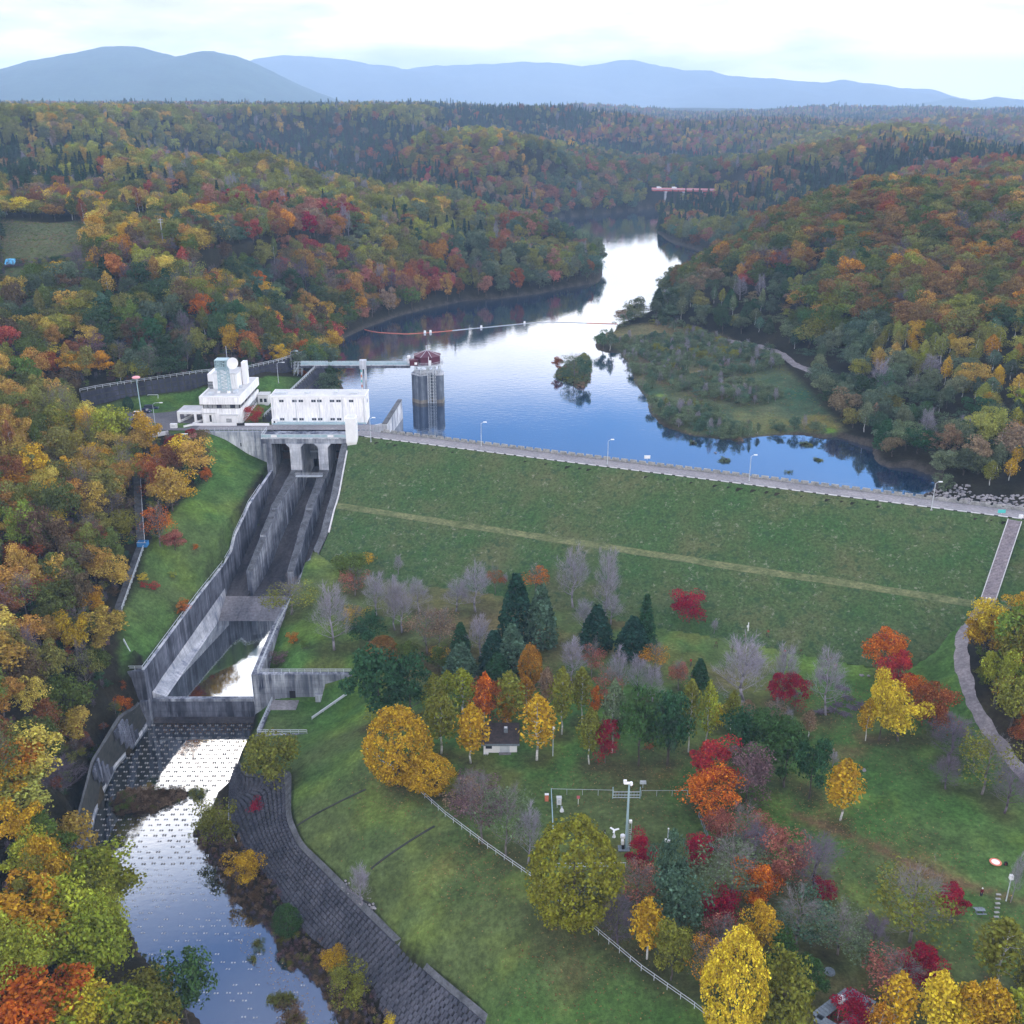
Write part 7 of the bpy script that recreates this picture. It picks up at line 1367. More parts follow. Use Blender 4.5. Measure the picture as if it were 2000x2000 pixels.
sf = thing('bridge_stair', 'small pale steel stair frame at the shore end of the footbridge', 'stairs', (-83.5, 391, 3.6)); mb = MB()
for x in (-1.4, 0, 1.6):
    for y in (-1, 1): mb.beam((x, y, -1.5), (x + .5, y, 3.6), .14)
for z in (0, 1.2, 2.4, 3.6): mb.beam((-1.4, -1, z), (1.9, -1, z), .1).beam((-1.4, 1, z), (1.9, 1, z), .1)
mb.build('frame', M['steel'], sf)
for k in range(5): MB().box(-1 + k * .35, -.7 + k * .35, -.9, .9, k * .6, k * .6 + .08).build('tread', M['steel'], sf)
# floating boom
bp = [(170,672),(210,682),(250,688),(330,693),(400,696),(500,690),(580,684),(640,678),(740,668),(850,658),(950,648),(1050,638),(1150,631),(1260,633),(1370,637),(1460,640),(1535,642)]
P = np.array([a2(*zoomB(*q), WL + .1) for q in bp]); L_, Ln = smooth_line(P, 97)
bo = thing('log_boom', 'chain of orange and white floats curving right across the lake', 'boom', tuple(L_[0])); mb = MB(); O = Vector(L_[0])
for a, b_ in zip(L_[:-1], L_[1:]): mb.beam(Vector(a) - O, Vector(b_) - O, .07)
mb.build('cable', M['orange_paint'], bo); bm1 = MB().tube((-.75, 0, 0), (.75, 0, 0), .16, n=8).mesh('float', M['orange_paint']); bm2 = MB().tube((-.75, 0, 0), (.75, 0, 0), .16, n=8).mesh('float', M['steel'])
for i in range(96):
    d = Vector(L_[i + 1]) - Vector(L_[i]); link('float', bm1 if i < 34 or i > 84 else bm2, bo, (Vector(L_[i]) + Vector(L_[i + 1])) / 2 - O, math.atan2(d.y, d.x))
for k, i in enumerate((24, 26, 45, 62)): q = MB().box(-.6, .6, -.6, .6, 0, 1.1, .15, .15).build('marker_float', M['white'], bo); q.location = Vector(L_[i]) - O
wb = 0
# far red bridge
x0, x1 = 160, 262; fbg = thing('road_bridge', 'distant red girder bridge on pale concrete piers crossing the far arm of the lake', 'bridge', (200, 1220, 0)); dz = lambda x: 10.6 - (x - 160) * .03
MB().beam((x0 - 200, 0, dz(x0) - .9), (x1 - 200, 22, dz(x1) - .9), .6, 1.7).build('girder', M['red_paint'], fbg); MB().beam((x0 - 200, 6, dz(x0) - .9), (x1 - 200, 28, dz(x1) - .9), .6, 1.7).build('girder', M['red_paint'], fbg)
MB().beam((x0 - 200, 3, dz(x0) + .15), (x1 - 200, 25, dz(x1) + .15), 8.4, .35).build('deck', M['conc_light'], fbg)
for sy in (-1.0, 7.0): MB().beam((x0 - 200, sy, dz(x0) + .9), (x1 - 200, sy + 22, dz(x1) + .9), .15, 1.0).build('parapet', M['pink'], fbg)
for x in (176, 197.6, 218):
    yy = (x - 160) * .2157; p_ = MB().box(x - 200 - 1.0, x - 200 + 1.0, yy + .2, yy + 2.0, -14, dz(x) - 3.2).box(x - 200 - 1.0, x - 200 + 1.0, yy + 5, yy + 6.6, -14, dz(x) - 3.2).build('pier', M['conc_light'], fbg); MB().box(x - 200 - 1.4, x - 200 + 1.4, yy - 1.6, yy + 8.4, dz(x) - 3.2, dz(x) - 1.8).build('pier_cap', M['conc_light'], p_)
for x, lb in ((168, 'pale vehicle near the left end of the far red bridge'), (186, 'pale vehicle further along the far red bridge')):
    o = thing('distant_truck', lb, 'truck', (x, 1220 + 3 + (x - 160) * .2157, dz(x) + .33)); MB().box(-2.6, 1.2, -1.1, 1.1, .5, 2.8).build('cargo_box', M['white'], o); MB().box(1.3, 2.8, -1.05, 1.05, .5, 2.2, .1, .05).build('cab', M['white'], o)
    for k in (-1.8, 2.0): MB().tube((k, -1.1, .4), (k, 1.1, .4), .4, n=8).build('wheel', M['rubber'], o)
# concrete grid on a far slope
px0, py0 = 1395, 322; x, y, z = ground(px0, py0); x, y, z = atY(1397, 335, 1330); gf = thing('slope_grid', 'pale concrete lattice holding a bare slope far off above the bridge', 'slope frame', (x, y, z)); mb = MB()
for k in range(6): mb.beam((-5 + k * 2.2, 0, -2), (-7 + k * 2.2, 12, 22), .5, .5)
for k in range(11): f = k / 10; mb.beam((-5 - 2 * f, 12 * f, -2 + 24 * f), (6 - 2 * f, 12 * f, -2 + 24 * f), .5, .5)
mb.build('lattice', M['kerb'], gf); MB().quad((-5.5, .5, -2), (6.5, .5, -2), (4.5, 12.5, 22), (-7.5, 12.5, 22)).build('slope_face', M['ground' if 0 else 'block'], gf)
# ---- small things on the slopes
x, y, z = ground(22, 500); tp = thing('tarpaulin', 'light blue tarpaulin lying on the grass terrace at the far left', 'tarpaulin', (x, y, z + .3)); rg = np.random.default_rng(3)
MB().grid([[(i * .9 - 2.2 - j * .2, j * .9 - 2, float(rg.normal(0, .12)) + j * .35) for i in range(6)] for j in range(6)]).build('sheet', M['tarp'], tp, smooth=True)
x, y, z = ground(310, 478); up = thing('utility_pole', 'pale utility pole with short crossarms on the wooded bluff', 'pole', (x, y, z)); MB().tube((0, 0, 0), (0, 0, 15), .22, .14, 8).build('pole', M['conc_light'], up)
for zz in (14.3, 13.3): MB().beam((-1.2, 0, zz), (1.2, 0, zz), .16).build('crossarm', M['steel'], up)
x, y, z = ground(160, 462); up = thing('utility_pole', 'thin grey pole at the end of the grass terrace on the bluff', 'pole', (x, y, z)); MB().tube((0, 0, 0), (0, 0, 8), .14, .1, 8).build('pole', M['steel'], up)
x, y, z = ground(765, 382); rh = thing('red_shelter', 'small red-roofed structure among the trees on the far left ridge', 'building', (x, y, z + 8)); MB().box(-5, 5, -2, 2, -9, 2.5).build('wall', M['wood'], rh); MB().hull8([(-6, -3, 2.5), (6, -3, 2.5), (6, 3, 2.5), (-6, 3, 2.5)], [(-6, -.1, 4.4), (6, -.1, 4.4), (6, .1, 4.4), (-6, .1, 4.4)]).build('roof', M['red_paint'], rh)
# long stairs with pipe and blue landing
def gz(px, py): x, y, z = ground(px, py); return Vector((x, y, z))
A, B_2, C_ = gz(258, 885), gz(266, 1030), gz(222, 1155)
ls = thing('slope_stairs', 'long dark stairs with a pale handrail descending the left slope', 'stairs', A); ns = 70; tm = MB().box(-1.0, 1.0, -.25, .25, -.3, .08).mesh('step', M['conc_top'])
for a, b_, n in ((A, B_2, 60), (B_2, C_, 52)):
    rz = math.atan2(b_.y - a.y, b_.x - a.x) + math.pi / 2
    for i in range(n):
        p_ = a.lerp(b_, (i + .5) / n); p_.z = max(p_.z, float(surf(p_.x, p_.y))) + .25; link('step', tm, ls, p_ - A, rz)
    mb = MB(); sdv = Vector((math.cos(rz), math.sin(rz), 0)) * 1.1; pr = None
    for i in range(13):
        p_ = a.lerp(b_, i / 12) + (sdv if sdv.x > 0 else -sdv); p_.z = max(p_.z, float(surf(p_.x, p_.y))) + 1.2; p_ -= A
        if pr is not None: mb.beam(pr, p_, .14); mb.beam(pr - Vector((0, 0, .6)), p_ - Vector((0, 0, .6)), .08)
        mb.beam(p_ - Vector((0, 0, 1.2)), p_, .1); pr = p_
    mb.build('handrail', M['steel'], ls)
bl = thing('blue_landing', 'bright blue railed box at the bend of the long slope stairs', 'landing', B_2 + Vector((.8, -.5, .2))); MB().box(-1.3, 1.3, -1.0, 1.0, 0, .2).build('floor', M['blue_steel'], bl)
for a in ((-1.3, 1.3, -1.05, -.98), (-1.3, 1.3, .98, 1.05), (-1.35, -1.28, -.98, .98), (1.28, 1.35, -.98, .98)): MB().box(*a, .2, 1.3).build('side_panel', M['blue_steel'], bl)
MB().beam((-1.3, -1.1, 1.4), (1.3, -1.1, 1.4), .1).build('top_rail', M['steel'], bl)
o = thing('marker_post', 'small white marker post in the grass beside the left basin wall', 'post', gz(328, 1212)); MB().tube((0, 0, 0), (0, 0, 1.6), .09).build('post', M['white'], o); MB().box(-.25, .25, -.1, .1, 1.5, 2.0).build('head', M['white'], o)
# dark stone mat on the slope
A = gz(655, 1660); B_2 = gz(712, 1712); sm = thing('stone_mat', 'dark wire-netted stone mat lying on the slope above the block bank', 'stone mat', A); d = (B_2 - A); dn = Vector((d.y, -d.x, 0)).normalized() * 3.2
MB().hull8([tuple(Vector((0, 0, -.2)) - dn * .3), tuple(d - dn * .3 + Vector((0, 0, -.2))), tuple(d + dn * .5 + Vector((0, 0, -1.8))), tuple(dn * .5 + Vector((0, 0, -1.8)))], [tuple(-dn * .3 + Vector((0, 0, .5))), tuple(d - dn * .3 + Vector((0, 0, .5))), tuple(d + dn * .5 + Vector((0, 0, -.9))), tuple(dn * .5 + Vector((0, 0, -.9)))]).build('mat_body', M['joint'], sm)
for k in range(60):
    f, g = random.random(), random.uniform(-.25, .45); q = link('stone', random.choice(rk), sm, d * f + dn * g + Vector((0, 0, .45 - 1.9 * max(0, g + .3) * 1.0 + .15)), random.random() * 6, (.3, .3, .2))
# drains on the slope
for i, (a, b_, lb) in enumerate([((700, 1640), (820, 1560), 'dark narrow drain running down the grass slope, longer one'), ((560, 1560), (690, 1490), 'dark narrow drain on the upper grass slope')]):
    A, B_2 = gz(*a), gz(*b_); o = thing('slope_drain', lb, 'drain', A); mb = MB(); pr = Vector((0, 0, .05))
    for k in range(1, 11): p_ = A.lerp(B_2, k / 10); p_.z = float(surf(p_.x, p_.y)) + .05; p_ -= A; mb.beam(pr, p_, .4, .12); pr = p_
    mb.build('channel', M['joint'], o)
# ---- hut in the park
x, y, z = ground(944, 1422); hu = thing('park_hut', 'small white hut with a dark shingle roof under the birches', 'hut', (x, y + 2, z)); MB().box(-3.4, 3.4, -1.9, 1.9, -.1, 2.1).build('wall', M['white'], hu)
MB().hull8([(-3.9, -2.3, 2.1), (3.9, -2.3, 2.1), (3.9, 3.4, 2.1), (-3.9, 3.4, 2.1)], [(-3.9, -2.3, 2.35), (3.9, -2.3, 2.35), (3.9, 3.4, 3.7), (-3.9, 3.4, 3.7)]).build('roof', M['brown_roof'], hu); MB().box(-3.9, 3.9, -2.42, -2.31, 1.95, 2.4).build('fascia', M['slate'], hu)
MB().box(-.1, 1.9, -1.96, -1.91, 0, 1.8).build('shutter', M['steel'], hu); w1 = MB().box(-3.0, -1.7, -1.96, -1.91, 1.0, 1.75).build('window', M['glass'], hu); MB().box(-3.1, -1.6, -2.0, -1.9, .9, .99).build('sill', M['white'], w1)
MB().box(.7, 1.5, .6, 1.4, 2.9, 4.1).build('chimney', M['slate'], hu); MB().box(.8, 1.4, .7, 1.3, 4.1, 4.2).build('chimney_cap', M['white'], hu); MB().box(-.3, 2.2, -2.7, -1.97, -.1, .15).build('doorstep', M['apron'], hu)
o = thing('stacked_chairs', 'pale folded chairs leaning at the left corner of the hut', 'chairs', (x - 2.9, y - .6, z))
for k in range(3): MB().box(-.5 + k * .35, -.2 + k * .35, -.3, .3, .3, .45).build('seat', M['white'], o); MB().box(-.5 + k * .35, -.2 + k * .35, .25, .33, .45, 1.0).build('backrest', M['white'], o); MB().box(-.48 + k * .35, -.42 + k * .35, -.28, -.22, 0, .3).build('leg', M['steel'], o)
# ---- weather station
zp = lambda X, Y: ground((1150 + X / 7.728) / K, (1500 + Y / 7.728) / K)
ws = [ground(1040, 1500), ground(1297, 1500)]; f0 = at(1040, 1495, -22.4); f1 = at(1297, 1499, -22.4)
c0 = at(1043, 1600, -22.9); c1 = at(1345, 1612, -22.9); c2 = at(1180, 1640, -23.2); c3 = at(1047, 1640, -23.2)
sfz = lambda p_: (p_[0], p_[1], float(surf(p_[0], p_[1])))
railing('station_fence', [sfz(f0), sfz(at(1158, 1497, -22.4))], 'thin fence along the back of the weather station, left part', 'fence', gap=3, rails=(1,), rw=.05, pw_=.06, h=1.3)
railing('station_fence', [sfz(at(1210, 1498, -22.4)), sfz(f1)], 'thin fence along the back of the weather station, right part', 'fence', gap=2.6, rails=(1,), rw=.05, pw_=.06, h=1.3)
railing('station_fence', [sfz(f0), sfz(c3)], 'thin blue-grey fence on the left side of the weather station', 'fence', gap=2.6, rails=(1, .1), rw=.1, h=1.4, mat='teal_steel')
railing('station_fence', [sfz(c3), sfz(c2)], 'low fence at the near side of the weather station below the crimson tree', 'fence', gap=2.6, rails=(1, .4), rw=.1, h=1.2)
railing('station_fence', [sfz(at(1318, 1540, -22.6)), sfz(c1)], 'dark slanting fence on the right side of the weather station', 'fence', gap=2.0, rails=(1, .4), rw=.09, h=1.4, mat='slate')
gt_ = thing('station_gate', 'pale framed gate in the back fence of the weather station', 'gate', sfz(at(1156, 1502, -22.4))); gw_ = (f1[0] - f0[0]) * .2
for k in (0, gw_): MB().tube((k, 0, 0), (k, 0, 2.6), .09).build('gate_post', M['teal_steel'], gt_)
for zz in (.2, .8, 1.5): MB().beam((0, 0, zz), (gw_, 0, zz), .1).build('bar', M['steel'], gt_)
for k in range(1, 9): MB().beam((gw_ * k / 9, 0, .2), (gw_ * k / 9, 0, 1.5), .05).build('bar', M['teal_steel'], gt_)
x, y, z = zp(560, 1220); h_ = (CZ + ray(0, (1500 + 235 / 7.728) / K)[2] * y / ray(0, (1500 + 235 / 7.728) / K)[1]) - z
ms = thing('weather_mast', 'tall blue-grey instrument mast with white cups on top in the fenced lawn', 'mast', (x, y, z)); MB().tube((0, 0, 0), (0, 0, h_), .26, .16, 8).build('pole', M['teal_steel'], ms); MB().box(-.9, .1, -.25, .25, h_, h_ + .2).build('vane', M['white'], ms); MB().lathe((.35, 0, h_ - .5), [(.1, 0), (.3, .3), (.25, .8), (.05, .9)], 8).build('wind_sensor', M['white'], ms); MB().box(-1.0, -.45, -.2, .2, h_ + .1, h_ + .7).build('vane_tail', M['white'], ms)
MB().box(.3, .36, -.1, .1, 0, h_ * .38).build('ladder_rail', M['steel'], ms); MB().box(.75, .81, -.1, .1, 0, h_ * .38).build('ladder_rail', M['steel'], ms)
for k in range(10): MB().box(.36, .75, -.03, .03, .3 + k * .42, .36 + k * .42).build('rung', M['steel'], ms)
MB().lathe((-.7, -.3, 2.4), [(.1, 0), (.45, .2), (.45, .7), (.1, .9)], 10).build('radiation_shield', M['white'], ms); MB().box(-.95, -.45, -.6, 0, 1.2, 2.0).build('data_box', M['white'], ms); MB().box(-.8, -.3, -.5, 0, 0, 1.1).build('cabinet', M['rubber'], ms); MB().box(.3, .8, -.5, -.1, h_ * .42, h_ * .42 + .5).build('sensor', M['white'], ms); MB().box(-1.4, .6, -.9, .6, -.1, .15).build('footing', M['slate'], ms)
def inst(name, label, cat, X, Y, fn):
    o = thing(name, label, cat, zp(X, Y)); o.scale = (.7, .7, .8); fn(o); return o
def fn1(o): MB().tube((0, 0, 0), (0, 0, 3.4), .16, n=8).build('tube', M['steel'], o); MB().box(-.7, .7, -.4, .4, 0, .5).build('base', M['white'], o); MB().tube((0, 0, 3.4), (0, 0, 3.6), .22, n=8).build('cap', M['white'], o)
inst('white_post_gauge', 'thick white instrument post right of the mast', 'gauge', 1190, 1115, fn1)
def fn2(o):
    MB().lathe((0, 0, 0), [(.5, 0), (.12, 1.0), (.12, 1.8)], 8).build('stand', M['white'], o)
    for k in range(3): a = k * 2.09 + .3; MB().beam((0, 0, 1.9), (1.3 * math.cos(a), 1.3 * math.sin(a), 2.0), .5, .12).build('arm', M['white'], o)
inst('sunshine_sensor', 'white instrument with spread arms on a conical stand left of the mast', 'instrument', 380, 1050, fn2)
def fn3(o): MB().tube((0, 0, 0), (0, 0, 1.9), .12, n=6).build('post', M['steel'], o); MB().lathe((0, 0, 1.6), [(.16, 0), (.2, .4), (.08, .6)], 8).build('head', M['wood'], o)
inst('small_gauge', 'short dark-topped post left of the white spread-arm instrument', 'gauge', 240, 1050, fn3)
def fn4(o): MB().tube((0, 0, 0), (0, 0, 1.2), .08, n=6).build('post', M['steel'], o); MB().box(-.9, .9, -.25, .25, 1.2, 2.0, .1, 0).build('board', M['steel'], o)
inst('board_sign', 'small grey board on a post behind the station fence', 'sign', 815, 300, fn4)
def zq(X, Y): return ground((900 + X / 3.22) / K, (1500 + Y / 3.22) / K)
o = thing('instrument_shelter', 'white box shelter on legs inside the station fence corner', 'instrument box', zq(617, 245)); o.scale = (.7, .7, .8); MB().box(-.6, .6, -.5, .5, .9, 2.6).build('box', M['white'], o); MB().box(-.7, .7, -.6, .6, 2.6, 2.75).build('roof', M['white_roof'], o); MB().box(-.4, .4, -.55, -.51, 1.2, 2.2).build('louvre_panel', M['steel'], o)
for a in (-.5, .5):
    for b_ in (-.4, .4): MB().box(a - .05, a + .05, b_ - .05, b_ + .05, 0, .9).build('leg', M['steel'], o)
o = thing('rain_gauge', 'little white cone standing before the white box shelter', 'rain gauge', zq(635, 278)); MB().lathe((0, 0, 0), [(.4, 0), (.35, .3), (.1, .9)], 8).build('cone', M['white'], o); MB().tube((0, 0, .85), (0, 0, 1.1), .12, n=6).build('funnel', M['steel'], o)
o = thing('red_marker', 'red and white marker on a post near the back fence', 'marker', zq(738, 232)); MB().tube((0, 0, 0), (0, 0, 1.3), .06, n=6).build('post', M['white'], o); MB().box(-.3, .3, -.08, .08, 1.3, 1.9).build('plate', M['red_paint'], o)
o = thing('orange_box', 'pale orange box left of the station fence', 'box', zq(540, 210)); MB().box(-.35, .35, -.25, .25, 0, 1.4).build('box', M['orange_paint'], o); MB().box(-.38, .38, -.28, .28, 1.4, 1.5).build('lid', M['white'], o)
# ---- person, landing pad, stones, shelter and other park details
x, y, z = at(1851, 1690, -22.5); z = float(surf(x, y))
def person(label, x, y, z, rz=0, hgt=1.75):
    o = thing('person', label, 'person', (x, y, z), rz); s = hgt / 1.75
    J = [((0, 0, .98), .15), ((0, 0, 1.15), .14), ((0, .01, 1.38), .17), ((0, 0, 1.50), .07), ((0, -.01, 1.56), .06), ((.10, 0, .92), .10), ((.11, -.03, .50), .065), ((.12, 0, .09), .045), ((.12, -.15, .03), .04), ((-.10, 0, .92), .10), ((-.11, .03, .50), .065), ((-.12, .06, .09), .045), ((-.12, -.09, .03), .04),
         ((.20, 0, 1.40), .07), ((.26, -.04, 1.12), .05), ((.20, -.22, .98), .04), ((-.20, 0, 1.40), .07), ((-.26, -.04, 1.12), .05), ((-.18, -.24, 1.02), .04)]
    E_ = [(0, 1), (1, 2), (2, 3), (3, 4), (0, 5), (5, 6), (6, 7), (7, 8), (0, 9), (9, 10), (10, 11), (11, 12), (2, 13), (13, 14), (14, 15), (2, 16), (16, 17), (17, 18)]
    me = bpy.data.meshes.new('body'); me.from_pydata([Vector(p_) * s for p_, r in J], E_, []); b_ = link('body', me, o); b_.modifiers.new('skin', 'SKIN'); me.materials.append(M['maroon_cloth'])
    for v, (p_, r) in zip(me.skin_vertices[0].data, J): v.radius = (r * s, r * s)
    me.skin_vertices[0].data[0].use_root = True; b_.modifiers.new('s', 'SUBSURF').levels = 1
    MB().lathe((0, -.01, 1.56), [(.05, 0), (.085, .06), (.10, .14), (.085, .22), (.03, .26)], 10).build('head', M['skin'], o, True); MB().lathe((0, 0, 1.66), [(.115, 0), (.118, .08), (.09, .15), (.02, .18)], 10).build('hat', M['white'], o, True)
    MB().tube((.11, -.015, .09), (.10, 0, .93), .075, .125, 8).build('trouser_leg', M['navy_cloth'], o); MB().tube((-.12, .05, .09), (-.10, 0, .93), .075, .125, 8).build('trouser_leg', M['navy_cloth'], o)
    for sx, yy in ((.20, -.22), (-.18, -.24)):
        hnd = MB().box(-.035, .035, -.06, .03, -.02, .02).build('hand', M['skin'], o); hnd.location = (sx, yy - .02, .98 if sx > 0 else 1.02)
        for k in range(4): MB().tube((-.027 + k * .018, -.06, 0), (-.024 + k * .016, -.12 - .01 * (k in (1, 2)), -.025), .008, .006, 5).build('finger', M['skin'], hnd)
        MB().tube((.035 if sx < 0 else -.035, -.02, 0), (.05 if sx < 0 else -.05, -.07, -.02), .01, .007, 5).build('thumb', M['skin'], hnd)
    MB().box(-.09, .09, -.30, -.22, 1.0, 1.06).build('controller', M['rubber'], o)
person('person in a dark red jacket and white hat holding a small controller on the lawn', x, y, z)
x, y, z = at(1878, 1628, -22.3); z = float(surf(x, y)); lp = thing('landing_pad', 'round orange and white landing pad on the lawn near the person', 'landing pad', (x, y, z + .12)); lp.scale = (.8, .8, 1); MB().lathe((0, 0, 0), [(1.25, 0), (1.25, .05)], 24).build('rim', M['orange_paint'], lp); MB().lathe((0, 0, .051), [(.85, 0), (.85, .01)], 20).build('centre', M['white'], lp)
o = thing('rucksack', 'dark rucksack with a red side by the landing pad', 'bag', (x + 1.5, y - .6, z + .05)); MB().box(-.3, .3, -.22, .22, 0, .6, .08, .05).build('body', M['rubber'], o); MB().box(-.25, -.05, -.26, -.22, .1, .5).build('pocket', M['maroon_cloth'], o)
sg = thing('stepping_stones', 'row of square pale stones leading across the lawn by the person', 'stepping stones', sfz(at(1880, 1735, -22.7))); A, B_2 = Vector(sfz(at(1884, 1688, -22.6))), Vector(sfz(at(1874, 1790, -22.9))); stn = MB().box(-.42, .42, -.2, .2, -.05, .10, .03, .03).mesh('stone', M['parapet'])
for k in range(13): p_ = A.lerp(B_2, k / 12); p_.z = float(surf(p_.x, p_.y)); link('stone', stn, sg, p_ - Vector(sg.location), random.uniform(-.1, .1))
def shelter():
    P = [at(px / K, py / K, -20.4) for px, py in ((1594, 1985), (1660, 1935), (1707, 1962), (1641, 2012))]
    P = [Vector(p_) for p_ in P]; c_o = sum(P, Vector()) / 4; o = thing('square_shelter', 'weathered square walkway roof round a small court at the bottom edge', 'pergola', c_o - Vector((0, 0, 3)))
    for i in range(4):
        a, b_ = P[i] - c_o, P[(i + 1) % 4] - c_o; n = 12; dirv = (b_ - a) / n; inw = -((a + b_) / 2).normalized() * .75
        MB().beam(a + Vector((0, 0, 2.75)), b_ + Vector((0, 0, 2.75)), 1.5, .12).build('roof_bed', M['wood'], o)
        for k in range(n): q0 = a + dirv * k; MB().beam(q0 + dirv * .04 + Vector((0, 0, 2.86)), q0 + dirv * .96 + Vector((0, 0, 2.86)), 1.6, .1).build('roof_board', M['slate'], o)
        MB().beam(a + Vector((0, 0, -.2)), a + Vector((0, 0, 2.7)), .22).build('post', M['wood'], o); MB().beam((a + b_) / 2 + Vector((0, 0, -.2)), (a + b_) / 2 + Vector((0, 0, 2.7)), .18).build('post', M['wood'], o)
        MB().beam(a + Vector((0, 0, .9)), b_ + Vector((0, 0, .9)), .1).build('handrail', M['wood'], o)
shelter()
for px, py, lb in ((1075, 1578, ''),): pass
def blob_stone(name, label, cat, px, py, r, mat='rock'):
    x, y, z = ground(px, py); o = thing(name, label, cat, (x, y, z)); 
    for k in range(4): q = link('stone', random.choice(rk), o, (random.uniform(-r, r), random.uniform(-r, r) * .5, .1), random.random() * 6, (r * .45,) * 3)
blob_stone('boulders', 'small heap of pale boulders left of the topmost orange-red tree', 'boulders', 1631, 1277, .9)
blob_stone('boulders', 'two pale boulders on the middle of the right lawn', 'boulders', 1635, 1453, .7)
x, y, z = ground(1382, 1207)
for i, (px, py) in enumerate([(1555,1280),(1580,1330),(1592,1350),(1600,1318),(1610,1338),(1625,1330),(1570,1342),(1500,1310),(1548,1345),(1590,1300)]):
    x, y, z = ground(px, py); o = thing('brush_pile', 'dark pile of cut branches on the grass, %s from the left of ten' % NTH[sorted([1555,1580,1592,1600,1610,1625,1570,1500,1548,1590]).index(px)], 'brush pile', (x, y, z), random.random() * 3, 'cut branch piles right of the crimson twins'); mb = MB()
    for k in range(22): a = random.random() * 6.28; c3 = Vector((random.uniform(-1, 1), random.uniform(-.7, .7), random.uniform(.05, .35))); d3 = Vector((math.cos(a), math.sin(a), random.uniform(-.15, .3))) * random.uniform(.6, 1.3); mb.beam(c3 - d3, c3 + d3, .09)
    mb.build('branches', M['twig_dark'], o)
for i, (px, py) in enumerate([(1303,1258),(1381,1232),(1420,1250),(1448,1203),(1350,1225),(1490,1262),(1480,1240),(1567,1253),(1560,1258),(1575,1268),(1405,1212),(1510,1240),(1310,1290)]):
    x, y, z = ground(px, py); o = thing('staked_sapling', 'small staked sapling on the lawn below the dam, %s from the left' % NTH[sorted([1303,1381,1420,1448,1350,1490,1480,1567,1560,1575,1405,1510,1310]).index(px)], 'sapling', (x, y, z), random.random() * 3, 'staked saplings below the dam'); mb = MB()
    for a in (-.4, .4): mb.beam((a, 0, 0), (a, 0, 1.1), .08)
    mb.beam((-.45, 0, .8), (.45, 0, .8), .07); mb.build('stakes', M['wood'], o); MB().tube((0, 0, 0), (0, 0, 1.7), .04, .02, 5).build('stem', M['bark'], o)
    rg = np.random.default_rng(i); u = rg.normal(0, 1, (50, 3)); u /= np.linalg.norm(u, axis=1, keepdims=True); LV = leaf_cloud(u * .35 * rg.uniform(.4, 1, (50, 1)) + np.array((0, 0, 1.7)), u, .16, rg); c1 = link('leaves', mesh_np('leaves', LV, np.arange(len(LV)).reshape(-1, 4), [M['leaf']]), o); c1.color = (*(PAL['red'] if i % 3 == 0 else PAL['brown']), 1)
o = thing('marker_post', 'white marker post on the lawn at the dam foot', 'post', ground(1411, 1192)); MB().tube((0, 0, 0), (0, 0, 2.3), .12).build('post', M['white'], o); MB().box(-.35, .15, -.1, .1, 1.0, 1.5).build('plate', M['white'], o)
x, y, z = at(1222, 873, 0); o = thing('board_sign', 'small white board at the parapet in the middle of the crest', 'sign', (x, y + 1.5, .3)); MB().box(-.9, .9, -.06, .06, .5, 1.5).build('board', M['white'], o); MB().tube((0, .05, 0), (0, .05, .5), .06).build('post', M['steel'], o)
x, y, z = at(1889, 971, 0); o = thing('board_sign', 'small turquoise board on the kerb beside the top of the dam steps', 'sign', (x, y, .1)); MB().box(-1, 1, -.06, .06, .4, 1.3).build('board', M['green_sign'], o); MB().tube((0, .05, 0), (0, .05, .4), .06).build('post', M['steel'], o)
x, y, z = at(1926, 977, 0); o = thing('kerb_block', 'white block at the right side of the top of the dam steps', 'block', (x, y, .05)); MB().box(-.5, .5, -.3, .3, 0, .8, .05, .05).build('block', M['white'], o)
for px, lb in ((1860, 'left of two white posts at the bottom of the dam steps'), (1867, 'right of two white posts at the bottom of the dam steps')):
    x, y, z = at(px, 1133, -12.9); o = thing('bollard', lb, 'bollard', (x, y, z)); MB().tube((0, 0, -.3), (0, 0, .8), .22, n=8).build('post', M['white'], o)
x, y, z = at(1897, 1745, -22.8)
o = thing('picnic_table', 'grey picnic table right of the lone crimson tree by the stepping stones', 'table', sfz(at(1848, 1722, -22.8))); o.scale = (.8, .8, .9); MB().box(-1, 1, -.4, .4, .7, .78).build('table_top', M['slate'], o)
for a in (-.7, .7): MB().box(a - .05, a + .05, -.3, .3, 0, .7).build('leg', M['slate'], o)
for b_ in (-.9, .9): MB().box(-1, 1, b_ - .15, b_ + .15, .4, .47).build('bench_seat', M['slate'], o)
for px, py, lb in ((1425, 1574, 'round pale stump under the pinkish trees, left one'), (1457, 1570, 'round pale stump under the pinkish trees, right one'), (1565, 1834, 'round grey stump in the shade near the shelter')):
    o = thing('stump', lb, 'stump', sfz(at(px, py, -23))); MB().lathe((0, 0, -.1), [(.9, 0), (.8, .35), (.75, .4)], 12).build('stump_body', M['slate'], o)
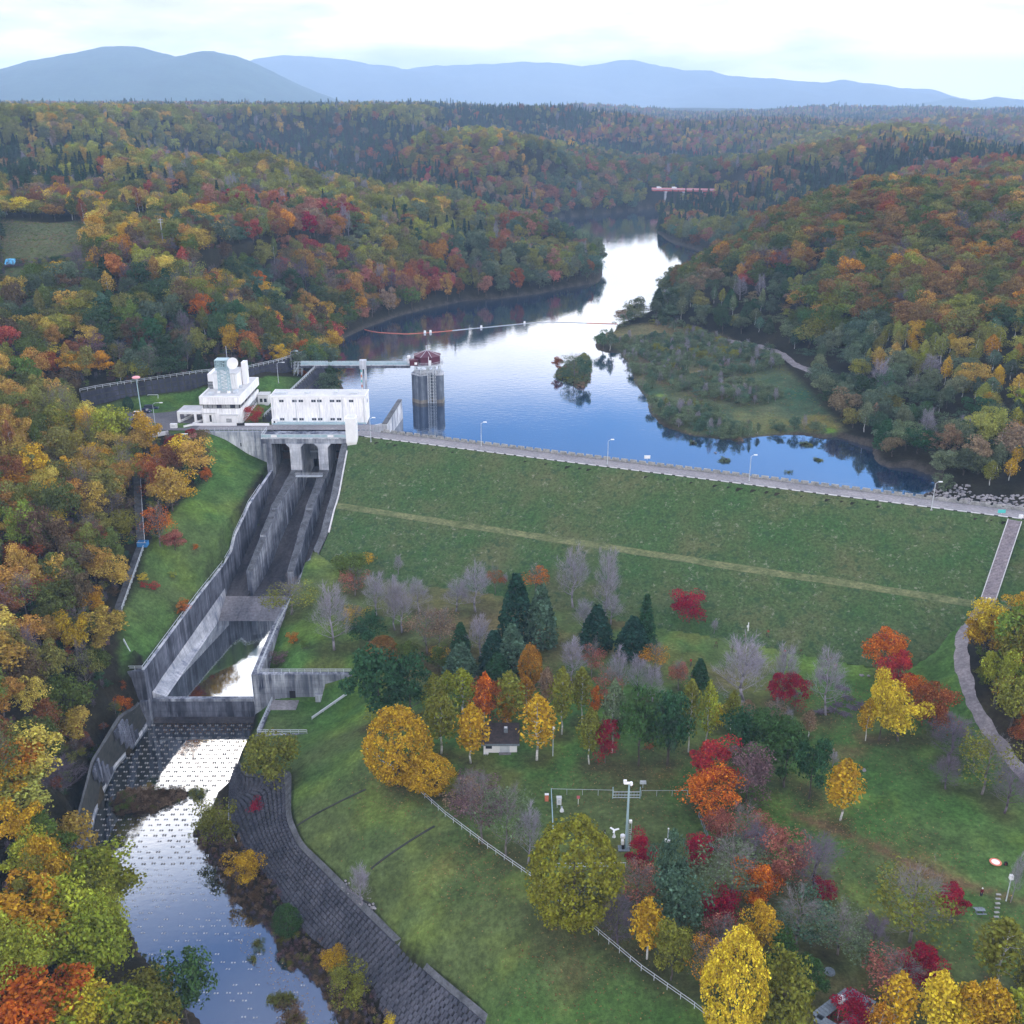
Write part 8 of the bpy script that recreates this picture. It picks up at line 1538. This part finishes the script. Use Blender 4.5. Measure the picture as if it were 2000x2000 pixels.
# fallen leaves on the grass, fine litter that nobody could count
n = 9000; cs = [(1600,1400,14),(1580,1330,9),(1000,1250,20),(1180,1480,12),(1560,1540,9),(1700,1620,9),(1090,1790,10),(900,1620,8),(1500,1640,10),(1350,1480,10),(760,1480,9),(1900,1780,9)]
V = []; rg = np.random.default_rng(77); Pp = []
for px, py, r in cs:
    x, y, _ = at(px, py, -22.5); k = n // len(cs); Pp.append(np.stack([x + rg.normal(0, r * .7, k), y + rg.normal(0, r * .6, k)], 1))
Pp = np.concatenate(Pp); zz = surf(Pp[:, 0], Pp[:, 1]); k = poly_sd(Pp[:, 0], Pp[:, 1], PARK) < -.5; C3 = np.stack([Pp[k, 0], Pp[k, 1], zz[k] + .08], 1); LV = leaf_cloud(C3, np.tile((0, 0, 1.0), (len(C3), 1)), .22, rg, up=1.5)
q = link('fallen_leaves', mesh_np('fallen_leaves', LV, np.arange(len(LV)).reshape(-1, 4), [M['leaf']])); q.color = (.22, .13, .06, 1); tag(q, kind='stuff')
# floating leaves and scum on the pool
x, y, z = fill([at(px, py, PL)[:2] for px, py in [(470,1740),(520,1800),(575,1850),(620,1930),(560,1932),(500,1850),(440,1780)]], .8); LV = leaf_cloud(np.stack([x, y, np.full(len(x), PL + .03)], 1), np.tile((0, 0, 1.0), (len(x), 1)), .22, rg, up=30); q = link('floating_leaves', mesh_np('floating_leaves', LV, np.arange(len(LV)).reshape(-1, 4), [M['leaf']])); q.color = (.45, .32, .22, 1); tag(q, kind='stuff')
x, y, z = fill([(-86, 211.5), (-63, 211.5), (-63, 217.4), (-86, 217.4)], .55); k = rg.random(len(x)) < .75; x, y = x[k], y[k]; LV = leaf_cloud(np.stack([x, y, np.full(len(x), PL + .03)], 1), np.tile((0, 0, 1.0), (len(x), 1)), .36, rg, up=30); q = link('floating_leaves', mesh_np('floating_leaves', LV, np.arange(len(LV)).reshape(-1, 4), [M['leaf']])); q.color = (.14, .085, .05, 1); tag(q, kind='stuff')
# ------------------------------------------------------------------ haze
hm_ = bpy.data.materials.new('haze'); hm_.use_nodes = True; t = hm_.node_tree; t.nodes.clear(); pv_ = N(t, 'ShaderNodeVolumePrincipled', i_Density=HAZE_D, i_Anisotropy=.0)
pv_.inputs['Color'].default_value = (.48, .70, 1.0, 1); o_ = N(t, 'ShaderNodeOutputMaterial'); t.links.new(pv_.outputs[0], o_.inputs['Volume'])
hz_ = MB().box(-9000, 9000, -300, 14500, -50, 620).build('haze', hm_); tag(hz_, kind='stuff')
